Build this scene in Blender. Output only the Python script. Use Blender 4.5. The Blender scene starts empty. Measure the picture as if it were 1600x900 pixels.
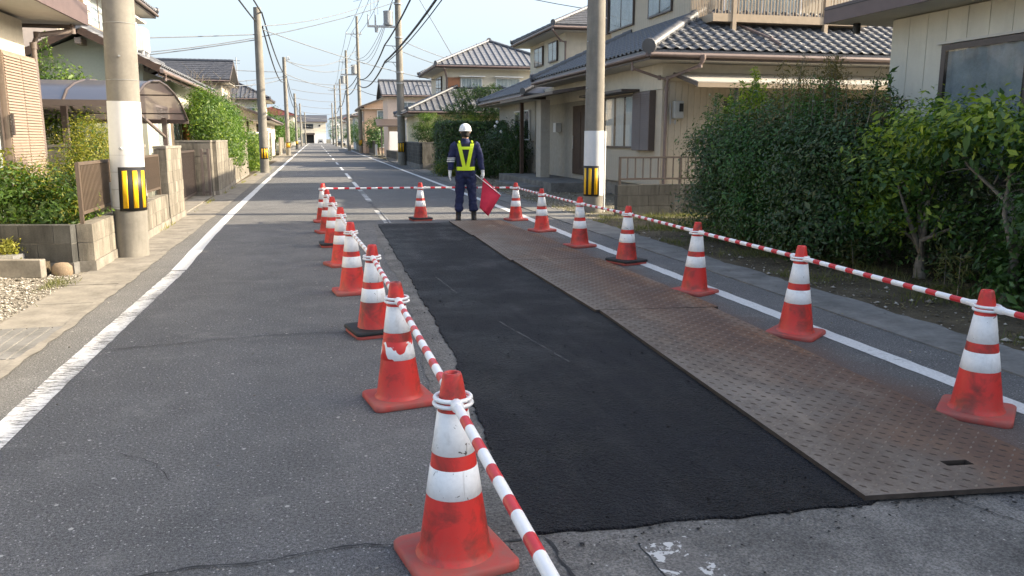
import bpy, bmesh, math, random
import numpy as np
from mathutils import Vector, Matrix
R = math.radians
random.seed(7)
SC = bpy.context.scene
COL = SC.collection

# ---------------------------------------------------------------- camera
PITCH, YAW = 10.5588, 13.4886
cam = bpy.data.cameras.new('camera')
cam.sensor_width = 36; cam.lens = 1250 / 1600 * 36
cam.clip_start = 0.05; cam.clip_end = 6000
camo = bpy.data.objects.new('camera', cam); COL.objects.link(camo)
camo.location = (0, 0, 1.5)
camo.rotation_euler = (R(90 - PITCH), 0, R(-YAW))
SC.camera = camo

# ---------------------------------------------------------------- light
SUN_EL, SUN_AZ = 28.0, 100.0      # azimuth clockwise from +Y (the road's direction)
w = bpy.data.worlds.new('World'); SC.world = w; w.use_nodes = True
nt = w.node_tree
bg = nt.nodes['Background']
sky = nt.nodes.new('ShaderNodeTexSky'); sky.sky_type = 'NISHITA'; sky.sun_disc = False
sky.sun_elevation = R(SUN_EL); sky.sun_rotation = R(SUN_AZ)
sky.air_density = 1.0; sky.dust_density = 3.6; sky.ozone_density = 1.0; sky.altitude = 0
hs = nt.nodes.new('ShaderNodeHueSaturation'); hs.inputs['Saturation'].default_value = .85
nt.links.new(sky.outputs[0], hs.inputs['Color']); 
# pale haze towards the horizon, the same all the way round
tc = nt.nodes.new('ShaderNodeTexCoord'); sx = nt.nodes.new('ShaderNodeSeparateXYZ'); nt.links.new(tc.outputs['Generated'], sx.inputs[0])
mr = nt.nodes.new('ShaderNodeMapRange'); mr.interpolation_type = 'SMOOTHSTEP'; mr.inputs['From Min'].default_value = .26; mr.inputs['From Max'].default_value = .0
nt.links.new(sx.outputs['Z'], mr.inputs['Value'])
mxs = nt.nodes.new('ShaderNodeMix'); mxs.data_type = 'RGBA'; nt.links.new(mr.outputs[0], mxs.inputs[0]); nt.links.new(hs.outputs[0], mxs.inputs[6]); mxs.inputs[7].default_value = (1.75, 2.05, 2.35, 1)
nt.links.new(mxs.outputs[2], bg.inputs[0]); bg.inputs[1].default_value = 0.128
sun = bpy.data.lights.new('sun', 'SUN'); sun.energy = 3.7; sun.angle = R(0.5); sun.color = (1.0, 0.86, 0.66)
suno = bpy.data.objects.new('sun', sun); COL.objects.link(suno)
sd = Vector((math.sin(R(SUN_AZ)) * math.cos(R(SUN_EL)), math.cos(R(SUN_AZ)) * math.cos(R(SUN_EL)), math.sin(R(SUN_EL))))
suno.rotation_euler = sd.to_track_quat('Z', 'Y').to_euler()
suno.location = (30, -10, 30)
SC.view_settings.view_transform = 'Standard'; SC.view_settings.look = 'None'
SC.view_settings.gamma = 1; SC.view_settings.exposure = 1.72
SC.cycles.max_bounces = 6; SC.cycles.transparent_max_bounces = 12

# ---------------------------------------------------------------- naming helpers
def tag(o, label=None, cat=None, group=None, kind=None):
    if label: o['label'] = label
    if cat: o['category'] = cat
    if group: o['group'] = group
    if kind: o['kind'] = kind
    return o
def thing(name, label, cat, loc=(0, 0, 0), rz=0, group=None):
    o = bpy.data.objects.new(name, None); COL.objects.link(o)
    o.empty_display_size = .2
    o.location = loc; o.rotation_euler = (0, 0, rz)
    return tag(o, label, cat, group)
def copy_tree(o, parent=None):
    c = o.copy(); COL.objects.link(c); c.parent = parent
    for ch in o.children: copy_tree(ch, c)
    return c
def abs_origin(p):
    v = Vector((0, 0, 0))
    while p is not None:
        v = v + p.location; p = p.parent
    return v

# ---------------------------------------------------------------- mesh builder (world coordinates)
class MB:
    def __init__(s): s.v = []; s.f = []; s.m = []; s.sm = []
    def add(s, vs, fs, mi=0, smooth=False):
        b = len(s.v); s.v.extend([tuple(map(float, p)) for p in vs])
        for f in fs: s.f.append([b + i for i in f]); s.m.append(mi); s.sm.append(smooth)
        return s
    def box(s, a, b, mi=0):
        x0, y0, z0 = a; x1, y1, z1 = b
        return s.add([(x0,y0,z0),(x1,y0,z0),(x1,y1,z0),(x0,y1,z0),(x0,y0,z1),(x1,y0,z1),(x1,y1,z1),(x0,y1,z1)],
                     [(3,2,1,0),(4,5,6,7),(0,1,5,4),(1,2,6,5),(2,3,7,6),(3,0,4,7)], mi)
    def obox(s, c, ux, uy, h, mi=0, bev=0):
        # oriented box: centre of base c, half vectors ux, uy (2-D), height h
        c = Vector(c); ux = Vector(ux); uy = Vector(uy)
        ux = ux.to_3d() if len(ux) == 2 else ux; uy = uy.to_3d() if len(uy) == 2 else uy
        P = [c-ux-uy, c+ux-uy, c+ux+uy, c-ux+uy]; T = [p + Vector((0,0,h)) for p in P]
        return s.add(P + T, [(3,2,1,0),(4,5,6,7),(0,1,5,4),(1,2,6,5),(2,3,7,6),(3,0,4,7)], mi)
    def beam(s, p, q, w, h, mi=0, up=(0,0,1)):
        p = Vector(p); q = Vector(q); d = (q-p).normalized(); u = Vector(up)
        a = d.cross(u).normalized() * w/2; b = a.normalized().cross(d).normalized() * h/2
        P = [p-a-b, p+a-b, p+a+b, p-a+b]; Q = [x+(q-p) for x in P]
        return s.add(P+Q, [(3,2,1,0),(4,5,6,7),(0,1,5,4),(1,2,6,5),(2,3,7,6),(3,0,4,7)], mi)
    def tube(s, pts, rs, n=8, mi=0, caps=True, smooth=True):
        pts = [Vector(p) for p in pts]
        if not hasattr(rs, '__len__'): rs = [rs]*len(pts)
        t0 = (pts[1]-pts[0]).normalized()
        a = t0.orthogonal().normalized(); vs = []
        for i, p in enumerate(pts):
            t = (pts[min(i+1, len(pts)-1)] - pts[max(i-1, 0)]).normalized()
            a = (a - t*a.dot(t)).normalized(); b = t.cross(a)
            for k in range(n):
                an = 2*math.pi*k/n
                vs.append(p + (a*math.cos(an) + b*math.sin(an))*rs[i])
        fs = []
        for i in range(len(pts)-1):
            for k in range(n):
                k2 = (k+1) % n
                fs.append((i*n+k, i*n+k2, (i+1)*n+k2, (i+1)*n+k))
        s.add(vs, fs, mi, smooth)
        if caps:
            s.add(vs[:n], [tuple(range(n))[::-1]], mi); s.add(vs[-n:], [tuple(range(n))], mi)
        return s
    def lathe(s, c, prof, n=24, mi=0, caps=True, smooth=True, sx=1, sy=1):
        # prof: [(r, z)]
        vs = [(c[0]+r*sx*math.cos(2*math.pi*k/n), c[1]+r*sy*math.sin(2*math.pi*k/n), c[2]+z) for r, z in prof for k in range(n)]
        fs = [(i*n+k, i*n+(k+1)%n, (i+1)*n+(k+1)%n, (i+1)*n+k) for i in range(len(prof)-1) for k in range(n)]
        s.add(vs, fs, mi, smooth)
        if caps:
            s.add(vs[:n], [tuple(range(n))[::-1]], mi); s.add(vs[-n:], [tuple(range(n))], mi)
        return s
    def prism(s, poly, z0, z1, mi=0):
        n = len(poly)
        vs = [(x, y, z0) for x, y in poly] + [(x, y, z1) for x, y in poly]
        return s.add(vs, [tuple(range(n))[::-1], tuple(range(n, 2*n))] + [(i, (i+1)%n, n+(i+1)%n, n+i) for i in range(n)], mi)
    def mesh(s, name, mats, off=(0, 0, 0)):
        me = bpy.data.meshes.new(name)
        if off[0] or off[1] or off[2]: vs = [(a-off[0], b-off[1], c-off[2]) for a, b, c in s.v]
        else: vs = s.v
        me.from_pydata(vs, [], s.f)
        if not isinstance(mats, (list, tuple)): mats = [mats]
        for m in mats: me.materials.append(m)
        me.polygons.foreach_set('material_index', s.m)
        me.polygons.foreach_set('use_smooth', s.sm)
        me.update(); return me
    def build(s, name, mats, parent=None, bevel=0, kind=None, label=None):
        off = abs_origin(parent) if parent is not None else Vector((0, 0, 0))
        me = s.mesh(name, mats, off)
        o = bpy.data.objects.new(name, me); COL.objects.link(o)
        if parent is not None: o.parent = parent
        if bevel:
            md = o.modifiers.new('bevel', 'BEVEL'); md.width = bevel; md.segments = 2; md.limit_method = 'ANGLE'
        if kind: o['kind'] = kind
        if label: o['label'] = label
        return o

def np_mesh(name, V, Fq, mat, parent=None, kind='stuff', attr=None, smooth=False, off=None, mi=None):
    """big meshes from numpy arrays: V (n,3), Fq (m,k)"""
    me = bpy.data.meshes.new(name)
    if off is None: off = abs_origin(parent) if parent is not None else Vector((0, 0, 0))
    V = np.asarray(V, dtype=np.float32) - np.array(off, dtype=np.float32)
    n, k = Fq.shape
    me.vertices.add(len(V)); me.vertices.foreach_set('co', V.ravel())
    me.loops.add(n*k); me.loops.foreach_set('vertex_index', Fq.ravel().astype(np.int32))
    me.polygons.add(n); me.polygons.foreach_set('loop_start', np.arange(0, n*k, k, dtype=np.int32))
    if smooth: me.polygons.foreach_set('use_smooth', np.ones(n, dtype=bool))
    if isinstance(mat, (list, tuple)):
        for q in mat: me.materials.append(q)
    else: me.materials.append(mat)
    if mi is not None: me.polygons.foreach_set('material_index', np.asarray(mi, dtype=np.int32))
    if attr is not None:
        for an, av in attr.items():
            at = me.attributes.new(an, 'FLOAT', 'FACE'); at.data.foreach_set('value', np.asarray(av, dtype=np.float32))
    me.update(calc_edges=True); me.validate()
    o = bpy.data.objects.new(name, me); COL.objects.link(o)
    if parent is not None: o.parent = parent
    if kind: o['kind'] = kind
    return o
def inst(name, me, parent, loc, rot=(0, 0, 0), scale=(1, 1, 1)):
    o = bpy.data.objects.new(name, me); COL.objects.link(o)
    o.parent = parent
    o.location = Vector(loc) - (abs_origin(parent) if parent is not None else Vector((0, 0, 0)))
    o.rotation_euler = rot; o.scale = scale
    return o

# ---------------------------------------------------------------- materials
class NT:
    def __init__(s, name):
        s.m = bpy.data.materials.new(name); s.m.use_nodes = True
        s.t = s.m.node_tree; s.b = s.t.nodes['Principled BSDF']; s._pos = None
    def n(s, t, **kw):
        x = s.t.nodes.new(t)
        for k, v in kw.items():
            if k.startswith('i_'): x.inputs[k[2:].replace('_', ' ')].default_value = v
            else: setattr(x, k, v)
        return x
    def l(s, a, b): s.t.links.new(a, b)
    def pos(s, sc=(1, 1, 1), world=False):
        if world: g = s.n('ShaderNodeNewGeometry').outputs['Position']
        else: g = s.n('ShaderNodeTexCoord').outputs['Object']
        mp = s.n('ShaderNodeMapping'); mp.inputs['Scale'].default_value = sc; s.l(g, mp.inputs[0]); return mp.outputs[0]
    def noise(s, vec, scale, detail=4, rough=.55, dist=0):
        x = s.n('ShaderNodeTexNoise'); x.inputs['Scale'].default_value = scale; x.inputs['Detail'].default_value = detail
        x.inputs['Roughness'].default_value = rough; x.inputs['Distortion'].default_value = dist
        s.l(vec, x.inputs['Vector']); return x.outputs['Fac']
    def vor(s, vec, scale, feature='F1', out='Distance', rnd=1):
        x = s.n('ShaderNodeTexVoronoi', feature=feature); x.inputs['Scale'].default_value = scale
        x.inputs['Randomness'].default_value = rnd
        s.l(vec, x.inputs['Vector']); return x.outputs[out]
    def ramp(s, f, stops, interp='LINEAR'):
        x = s.n('ShaderNodeValToRGB'); x.color_ramp.interpolation = interp
        e = x.color_ramp.elements
        while len(e) < len(stops): e.new(.5)
        for i, (p, c) in enumerate(stops):
            e[i].position = p
            if not hasattr(c, '__len__'): c = (c, c, c)
            e[i].color = (c[0], c[1], c[2], 1)
        s.l(f, x.inputs[0]); return x.outputs[0]
    def mix(s, f, a, b, mode='MIX'):
        x = s.n('ShaderNodeMix', data_type='RGBA', blend_type=mode)
        for sock, v in ((x.inputs[0], f), (x.inputs[6], a), (x.inputs[7], b)):
            if hasattr(v, 'is_linked'): s.l(v, sock)
            elif hasattr(v, '__len__'): sock.default_value = (v[0], v[1], v[2], 1)
            else: sock.default_value = v
        return x.outputs[2]
    def math(s, op, a, b=None, c=None, clamp=False):
        x = s.n('ShaderNodeMath', operation=op, use_clamp=clamp)
        for i, v in enumerate((a, b, c)):
            if v is None: continue
            if hasattr(v, 'is_linked'): s.l(v, x.inputs[i])
            else: x.inputs[i].default_value = v
        return x.outputs[0]
    def sep(s, vec):
        x = s.n('ShaderNodeSeparateXYZ'); s.l(vec, x.inputs[0]); return x.outputs
    def bump(s, h, strength=.5, dist=.01, prev=None):
        x = s.n('ShaderNodeBump'); x.inputs['Strength'].default_value = strength; x.inputs['Distance'].default_value = dist
        s.l(h, x.inputs['Height'])
        if prev is not None: s.l(prev, x.inputs['Normal'])
        return x.outputs[0]
    def rnd(s): return s.n('ShaderNodeObjectInfo').outputs['Random']
    def out(s, col=None, rough=None, nrm=None, metal=None, spec=None):
        for k, v in (('Base Color', col), ('Roughness', rough), ('Normal', nrm), ('Metallic', metal), ('Specular IOR Level', spec)):
            if v is None: continue
            if hasattr(v, 'is_linked'): s.l(v, s.b.inputs[k])
            elif hasattr(v, '__len__'): s.b.inputs[k].default_value = (v[0], v[1], v[2], 1)
            else: s.b.inputs[k].default_value = v
        return s.m
def C_(h, k=1):  # sRGB 0-255 triple to linear
    return tuple((((c/255)/12.92) if c/255 <= .04045 else (((c/255)+.055)/1.055)**2.4)*k for c in h)

def m_plain(name, col, rough=.6, var=.12, scale=6, metal=0, bump=.15, bd=.004, grime=0, spec=.4, world=False):
    t = NT(name); p = t.pos(world=world)
    n1 = t.noise(p, scale, 5); n2 = t.noise(p, scale*9, 3)
    f = t.math('ADD', t.math('MULTIPLY', n1, .7), t.math('MULTIPLY', n2, .3))
    lo = tuple(c*(1-var*1.6) for c in col); hi = tuple(min(1, c*(1+var)) for c in col)
    c = t.ramp(f, [(.32, lo), (.68, hi)])
    if grime:
        ps = t.pos((1, 1, .12), world=world)
        g = t.ramp(t.noise(ps, 5, 6, .65), [(.48, 0), (.72, 1)])
        c = t.mix(t.math('MULTIPLY', g, grime), c, tuple(x*.35 for x in col))
    r = t.math('MULTIPLY_ADD', n2, .25, rough-.12)
    return t.out(c, r, t.bump(f, bump, bd), metal, spec)

def m_asphalt():
    t = NT('asphalt'); p = t.pos(world=True)
    big = t.noise(p, .35, 4, .6); mid = t.noise(p, 2.3, 5, .65); fine = t.noise(p, 210, 2, .6); f2 = t.noise(p, 70, 3, .7)
    base = t.ramp(t.math('ADD', t.math('MULTIPLY', big, .5), t.math('MULTIPLY', mid, .5)), [(.36, (.110,.110,.108)), (.62, (.155,.153,.149))])
    g = t.ramp(t.math('ADD', t.math('MULTIPLY', fine, .55), t.math('MULTIPLY', f2, .45)), [(.36, .30), (.5, .95), (.62, 1.75)])
    c = t.mix(1, base, g, 'MULTIPLY')
    # pale aggregate chips
    v = t.vor(p, 62); ch = t.noise(p, 62*.9, 1)
    chip = t.math('MULTIPLY', t.ramp(v, [(.20, 1), (.30, 0)]), t.ramp(t.vor(p, 62, out='Color'), [(.70, 0), (.76, 1)]))
    c = t.mix(chip, c, (.40, .39, .37))
    v2 = t.math('MULTIPLY', t.ramp(t.vor(p, 17), [(.13, 1), (.2, 0)]), t.ramp(t.vor(p, 17, out='Color'), [(.80, 0), (.86, 1)]))
    c = t.mix(v2, c, (.42, .41, .38))
    # dusty scuffs, stretched
    ps = t.pos((1.3, 1.9, 1), world=True)
    sc = t.math('MULTIPLY', t.ramp(t.noise(ps, 1.1, 5, .6, .6), [(.56, 0), (.76, 1)]), t.ramp(t.noise(p, 9, 4), [(.4, .2), (.62, 1)]))
    c = t.mix(t.math('MULTIPLY', sc, .45), c, (.30, .29, .27))
    dk = t.ramp(t.noise(p, 5.5, 5, .7, 1.0), [(.66, 0), (.74, 1)]); c = t.mix(t.math('MULTIPLY', dk, .5), c, (.06, .058, .055))
    # red-brown dust beside the steel plates
    x, y, z = t.sep(p)
    d = t.math('ABSOLUTE', t.math('SUBTRACT', x, 3.28))
    m1 = t.ramp(t.math('ADD', d, t.math('MULTIPLY', t.noise(p, 2.2, 4), .5)), [(.30, 1), (.62, 0)])
    m2 = t.math('MULTIPLY', t.ramp(y, [(.0, 0), (1, 0)]), 0)
    yy = t.math('MULTIPLY', t.math('GREATER_THAN', y, 2.6), t.math('LESS_THAN', y, 12.5))
    c = t.mix(t.math('MULTIPLY', t.math('MULTIPLY', m1, yy), .6), c, (.15, .085, .055))
    # browner, slightly paler margin at the left edge
    le = t.ramp(t.math('ADD', x, t.math('MULTIPLY', t.noise(p, 1.3, 4), .7)), [(0, 0), (1, 0)])
    lm = t.math('MULTIPLY', t.math('SUBTRACT', -1.35, t.math('ADD', x, t.math('MULTIPLY', t.noise(p, 1.6, 5), .5))), 1.6, clamp=True)
    c = t.mix(t.math('MULTIPLY', lm, .45), c, (.17, .155, .125))
    h = t.math('ADD', t.math('MULTIPLY', fine, .5), t.math('ADD', f2, t.math('MULTIPLY', v, .5)))
    nb = t.bump(h, .9, .010)
    nb = t.bump(mid, .3, .02, nb)
    return t.out(c, .88, nb, spec=.25)
def m_fresh():
    t = NT('fresh_asphalt'); p = t.pos(world=True)
    v = t.vor(p, 115); v2 = t.vor(p, 58); n = t.noise(p, 1.4, 5, .6); f = t.noise(p, 120, 3, .7)
    c = t.ramp(t.math('ADD', t.math('MULTIPLY', n, .6), t.math('MULTIPLY', f, .4)), [(.38, (.0035,.004,.006)), (.52, (.011,.012,.0165)), (.66, (.036,.038,.045))])
    ps = t.pos((2.6, .8, 1), world=True)
    sc = t.math('MULTIPLY', t.ramp(t.noise(ps, 1.3, 6, .6, .4), [(.54, 0), (.70, 1)]), t.ramp(f, [(.4, 0), (.6, 1)]))
    c = t.mix(t.math('MULTIPLY', sc, .6), c, (.085, .085, .085))
    tr = t.noise(t.pos((6, .25, 1), world=True), 1.2, 4, .6); c = t.mix(t.math('MULTIPLY', t.ramp(tr, [(.5, 0), (.7, 1)]), .25), c, (.045, .046, .05))
    chip = t.math('MULTIPLY', t.ramp(t.vor(p, 30), [(.10, 1), (.16, 0)]), t.ramp(t.vor(p, 30, out='Color'), [(.84, 0), (.9, 1)]))
    c = t.mix(t.math('MULTIPLY', chip, .7), c, (.16, .16, .155))
    g2 = t.math('MULTIPLY', t.ramp(t.vor(p, 95), [(.22, 1), (.34, 0)]), t.ramp(t.vor(p, 95, out='Color'), [(.62, 0), (.72, 1)])); c = t.mix(t.math('MULTIPLY', g2, .6), c, (.075, .078, .085))
    nb = t.bump(t.math('ADD', v, t.math('MULTIPLY', v2, 1.4)), 1.0, .022); nb = t.bump(t.noise(p, 9, 4), .6, .02, nb)
    r = t.ramp(n, [(.4, .5), (.65, .8)])
    return t.out(c, r, nb, spec=.22)
def m_oldpatch():
    t = NT('old_patch'); p = t.pos(world=True)
    n = t.noise(p, 2.6, 6, .65); f = t.noise(p, 110, 3, .7); v = t.vor(p, 48)
    c = t.ramp(t.math('ADD', t.math('MULTIPLY', n, .6), t.math('MULTIPLY', f, .4)), [(.36, (.088,.085,.079)), (.50, (.145,.14,.13)), (.66, (.25,.24,.22))])
    chip = t.math('MULTIPLY', t.ramp(t.vor(p, 40), [(.13, 1), (.2, 0)]), t.ramp(t.vor(p, 40, out='Color'), [(.72, 0), (.8, 1)]))
    c = t.mix(chip, c, (.4, .39, .36))
    d2 = t.math('MULTIPLY', t.ramp(t.vor(p, 21), [(.12, 1), (.17, 0)]), t.ramp(t.vor(p, 21, out='Color'), [(.82, 0), (.88, 1)]))
    c = t.mix(d2, c, (.03, .03, .03))
    c = t.mix(1, c, t.ramp(f, [(.36, .7), (.6, 1.15)]), 'MULTIPLY')
    return t.out(c, .9, t.bump(t.math('ADD', v, f), .8, .008), spec=.2)
def m_paint(wear=.5, name='road_paint'):
    t = NT(name); p = t.pos(world=True)
    f = t.noise(p, 60, 4, .7); s1 = t.noise(t.pos((1, 7, 1), world=True), 9, 5, .7); b = t.noise(p, 1.2, 3)
    c = t.ramp(f, [(.3, (.48,.48,.465)), (.7, (.70,.70,.68))])
    k = t.math('ADD', t.math('MULTIPLY', s1, .62), t.math('ADD', t.math('MULTIPLY', f, .2), t.math('MULTIPLY', b, .28)))
    lo = .70 - .2*wear
    worn = t.ramp(k, [(lo, 0), (lo+.05, 1)])
    c = t.mix(worn, c, (.12, .118, .112))
    return t.out(c, .75, t.bump(f, .4, .003), spec=.3)
def m_steel():
    t = NT('rusty_steel'); p = t.pos(world=True)
    n = t.noise(p, .9, 6, .62, .5); f = t.noise(p, 45, 4, .7); ps = t.pos((2.2, .5, 1), world=True); s1 = t.noise(ps, 1.6, 6, .6, .8)
    x, y, z = t.sep(p)
    # worn grey on the traffic side (left), rustier to the right
    k = t.math('ADD', t.math('MULTIPLY', t.math('SUBTRACT', x, 2.7), .42), t.math('ADD', t.math('MULTIPLY', n, .65), t.math('MULTIPLY', s1, .35)))
    c = t.ramp(k, [(.30, (.20,.170,.138)), (.44, (.14,.108,.082)), (.54, (.17,.105,.068)), (.66, (.13,.076,.052)), (.82, (.24,.115,.055))])
    c = t.mix(t.ramp(f, [(.35, .5), (.65, 0)]), c, (.055, .042, .036))
    c = t.mix(t.math('MULTIPLY', t.ramp(s1, [(.54, 0), (.72, 1)]), .6), c, (.27, .225, .175))
    c = t.mix(t.math('MULTIPLY', t.ramp(t.noise(p, 3.3, 5, .65, .8), [(.55, 0), (.7, 1)]), .55), c, (.07, .05, .04))
    return t.out(c, t.ramp(n, [(.35, .62), (.65, .85)]), t.bump(f, .4, .004), 0, .3)
def m_cone(kind):
    t = NT('cone_' + kind); p = t.pos(); r = t.rnd()
    sh = t.n('ShaderNodeVectorMath', operation='ADD'); cb = t.n('ShaderNodeCombineXYZ')
    rr = t.math('MULTIPLY', r, 37); t.l(rr, cb.inputs[0]); t.l(rr, cb.inputs[1]); t.l(p, sh.inputs[0]); t.l(cb.outputs[0], sh.inputs[1]); q = sh.outputs[0]
    n = t.noise(q, 7, 5, .65, .5); f = t.noise(q, 60, 4, .7); m = t.noise(q, 2.2, 3)
    x, y, z = t.sep(p)
    red = t.ramp(m, [(.35, (.58, .022, .018)), (.65, (.74, .042, .032))])
    if kind == 'red':
        c = t.mix(t.ramp(n, [(.47, 0), (.66, .8)]), red, (.12, .030, .022))
        lowm = t.math('MULTIPLY', t.math('SUBTRACT', .16, z), 5, clamp=True)
        d = t.math('MULTIPLY', t.math('ADD', lowm, .12), t.ramp(f, [(.35, .3), (.6, 1)]))
        c = t.mix(t.math('MULTIPLY', d, .5), c, (.30, .13, .09))
        return t.out(c, t.ramp(f, [(.3, .38), (.7, .6)]), t.bump(f, .12, .002), spec=.45)
    if kind == 'base':
        c = t.mix(t.ramp(n, [(.35, .45), (.65, .9)]), red, (.30, .125, .10))
        return t.out(c, .75, t.bump(f, .2, .003), spec=.3)
    # white reflective sleeves, with scuffs; 'peeled' shows the red below
    c = t.ramp(f, [(.3, (.80,.79,.77)), (.7, (.90,.89,.87))])
    st = t.noise(t.pos((14, 14, 2.2)), 1, 5, .7, 1.2)
    stq = t.n('ShaderNodeVectorMath', operation='ADD')
    c = t.mix(t.math('MULTIPLY', t.ramp(n, [(.55, 0), (.8, 1)]), .6), c, (.34, .31, .26))
    lo = {'white': .70, 'scuffed': .655, 'peeled': .69}[kind]
    c = t.mix(t.math('MULTIPLY', t.ramp(st, [(.60, 0), (.68, 1)]), {'white': .15, 'scuffed': .6, 'peeled': .3}[kind]), c, (.25, .22, .17))
    c = t.mix(t.ramp(t.noise(q, 19, 4, .6, 1.5), [(lo, 0), (lo+.02, 1)]), c, (.10, .075, .06))
    if kind == 'peeled':
        pe = t.ramp(t.noise(q, 9.5, 2, .4, .8), [(.50, 0), (.515, 1)])
        c = t.mix(pe, c, (.62, .03, .022))
    return t.out(c, .42, t.bump(f, .1, .002), spec=.5)
def m_glass():
    t = NT('window_glass'); t.t.nodes.remove(t.b)
    g = t.n('ShaderNodeBsdfGlossy'); g.inputs['Roughness'].default_value = .02; g.inputs['Color'].default_value = (1, 1, 1, 1)
    tr = t.n('ShaderNodeBsdfTransparent'); tr.inputs['Color'].default_value = (.82, .85, .86, 1)
    fr = t.n('ShaderNodeFresnel'); fr.inputs['IOR'].default_value = 1.5
    mx = t.n('ShaderNodeMixShader'); bf = t.n('ShaderNodeNewGeometry').outputs['Backfacing']; t.l(t.math('MULTIPLY', fr.outputs[0], t.math('SUBTRACT', 1, bf)), mx.inputs[0]); t.l(tr.outputs[0], mx.inputs[1]); t.l(g.outputs[0], mx.inputs[2])
    t.l(mx.outputs[0], t.t.nodes['Material Output'].inputs[0]); return t.m
def m_leaf(name, cols, trans=.35, rough=.5):
    t = NT(name); a = t.n('ShaderNodeAttribute', attribute_name='rnd').outputs['Fac']; p = t.pos(world=True)
    n = t.noise(p, 1.1, 4, .7)
    k = t.math('ADD', t.math('MULTIPLY', a, .62), t.math('MULTIPLY', n, .38))
    st = [(.12 + .76*i/(len(cols)-1), c) for i, c in enumerate(cols)]
    c = t.ramp(k, st)
    t.out(c, rough, spec=.35)
    tl = t.n('ShaderNodeBsdfTranslucent'); c2 = t.mix(1, c, (1.5, 1.7, .7), 'MULTIPLY'); t.l(c2, tl.inputs[0])
    mx = t.n('ShaderNodeMixShader'); mx.inputs[0].default_value = trans
    t.l(t.b.outputs[0], mx.inputs[1]); t.l(tl.outputs[0], mx.inputs[2]); t.l(mx.outputs[0], t.t.nodes['Material Output'].inputs[0])
    return t.m
def m_stone(name, cols, rough=.9):
    t = NT(name); a = t.n('ShaderNodeAttribute', attribute_name='rnd').outputs['Fac']
    st = [(.05 + .9*i/(len(cols)-1), c) for i, c in enumerate(cols)]
    return t.out(t.ramp(a, st), rough, t.bump(t.noise(t.pos(world=True), 90, 3), .4, .004), spec=.25)
def m_ground(name, cols, scale=2.0, bump=.02):
    t = NT(name); p = t.pos(world=True)
    n = t.noise(p, scale, 6, .65, .4); f = t.noise(p, 60, 4, .75); v = t.vor(p, 34)
    k = t.math('ADD', t.math('MULTIPLY', n, .6), t.math('MULTIPLY', f, .4))
    c = t.ramp(k, [(.33 + .36*i/(len(cols)-1), c) for i, c in enumerate(cols)])
    return t.out(c, .95, t.bump(t.math('ADD', f, t.math('MULTIPLY', v, .8)), .8, bump), spec=.15)
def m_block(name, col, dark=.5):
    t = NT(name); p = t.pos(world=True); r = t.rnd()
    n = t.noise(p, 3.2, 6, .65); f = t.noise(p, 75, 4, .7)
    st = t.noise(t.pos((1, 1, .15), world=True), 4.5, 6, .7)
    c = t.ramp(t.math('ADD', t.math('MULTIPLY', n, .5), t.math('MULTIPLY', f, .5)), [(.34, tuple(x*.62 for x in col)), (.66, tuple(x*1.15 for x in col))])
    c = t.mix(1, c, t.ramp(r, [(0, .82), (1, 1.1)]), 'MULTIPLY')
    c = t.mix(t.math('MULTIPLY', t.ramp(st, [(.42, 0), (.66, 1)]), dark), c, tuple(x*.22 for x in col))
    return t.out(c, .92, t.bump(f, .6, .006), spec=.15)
def m_tile(name, col):
    t = NT(name); p = t.pos(world=True); r = t.rnd(); n = t.noise(p, 5, 4); f = t.noise(p, 1.7, 3)
    c = t.ramp(t.math('ADD', t.math('MULTIPLY', r, .35), t.math('MULTIPLY', n, .65)), [(.25, tuple(x*.65 for x in col)), (.75, tuple(x*1.35 for x in col))])
    return t.out(c, t.ramp(n, [(.3, .42), (.7, .6)]), t.bump(n, .2, .004), 0, .5)
def m_siding(name, col, step, axis, dark=.5, var=.08):
    """vertical board siding on far walls: grooves as relief"""
    t = NT(name); p = t.pos(world=True); x, y, z = t.sep(p)
    a = {'x': x, 'y': y, 'z': z, 'd': t.math('ADD', x, y)}[axis]
    fr = t.math('FRACT', t.math('DIVIDE', a, step))
    g = t.math('LESS_THAN', t.math('ABSOLUTE', t.math('SUBTRACT', fr, .5)), .05)
    n = t.noise(p, 2, 5); st = t.noise(t.pos((1.5, 1.5, .12), world=True), 3, 5, .65)
    c = t.ramp(n, [(.3, tuple(q*(1-var*1.5) for q in col)), (.7, tuple(q*(1+var) for q in col))])
    c = t.mix(t.math('MULTIPLY', t.ramp(st, [(.5, 0), (.75, 1)]), .3), c, tuple(q*.5 for q in col))
    c = t.mix(t.math('MULTIPLY', g, dark), c, tuple(q*.3 for q in col))
    h = t.math('SUBTRACT', 1, g)
    return t.out(c, .6, t.bump(h, .6, .01), spec=.3)

M = {}
M['asphalt'] = m_asphalt(); M['fresh'] = m_fresh(); M['oldpatch'] = m_oldpatch()
M['paint'] = m_paint(.35); M['paint_worn'] = m_paint(.80, 'worn_road_paint'); M['paint_very'] = m_paint(1.0, 'very_worn_paint')
M['seam'] = m_plain('pale_seam', (.10,.10,.10), .9, .5, 60)
M['tread'] = m_plain('worn_tread', (.20,.158,.12), .5, .3, 8, metal=0)
M['tread_shaded'] = m_plain('shaded_tread', (.085,.060,.043), .6, .3, 8, metal=.2)  # darker copy for one tread direction; shading painted into the colour
def m_remnant():
    t = NT('paint_remnant'); p = t.pos(world=True); n = t.noise(p, 9, 5, .6, .6); f = t.noise(p, 90, 3, .7)
    c = t.mix(t.ramp(t.math('ADD', t.math('MULTIPLY', n, .7), t.math('MULTIPLY', t.noise(p, 34, 3, .6), .3)), [(.43, 0), (.45, 1)]), (.52,.52,.50), t.ramp(f, [(.35, (.09,.086,.08)), (.65, (.20,.19,.175))]))
    return t.out(c, .85, t.bump(f, .6, .005), spec=.2)
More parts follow.
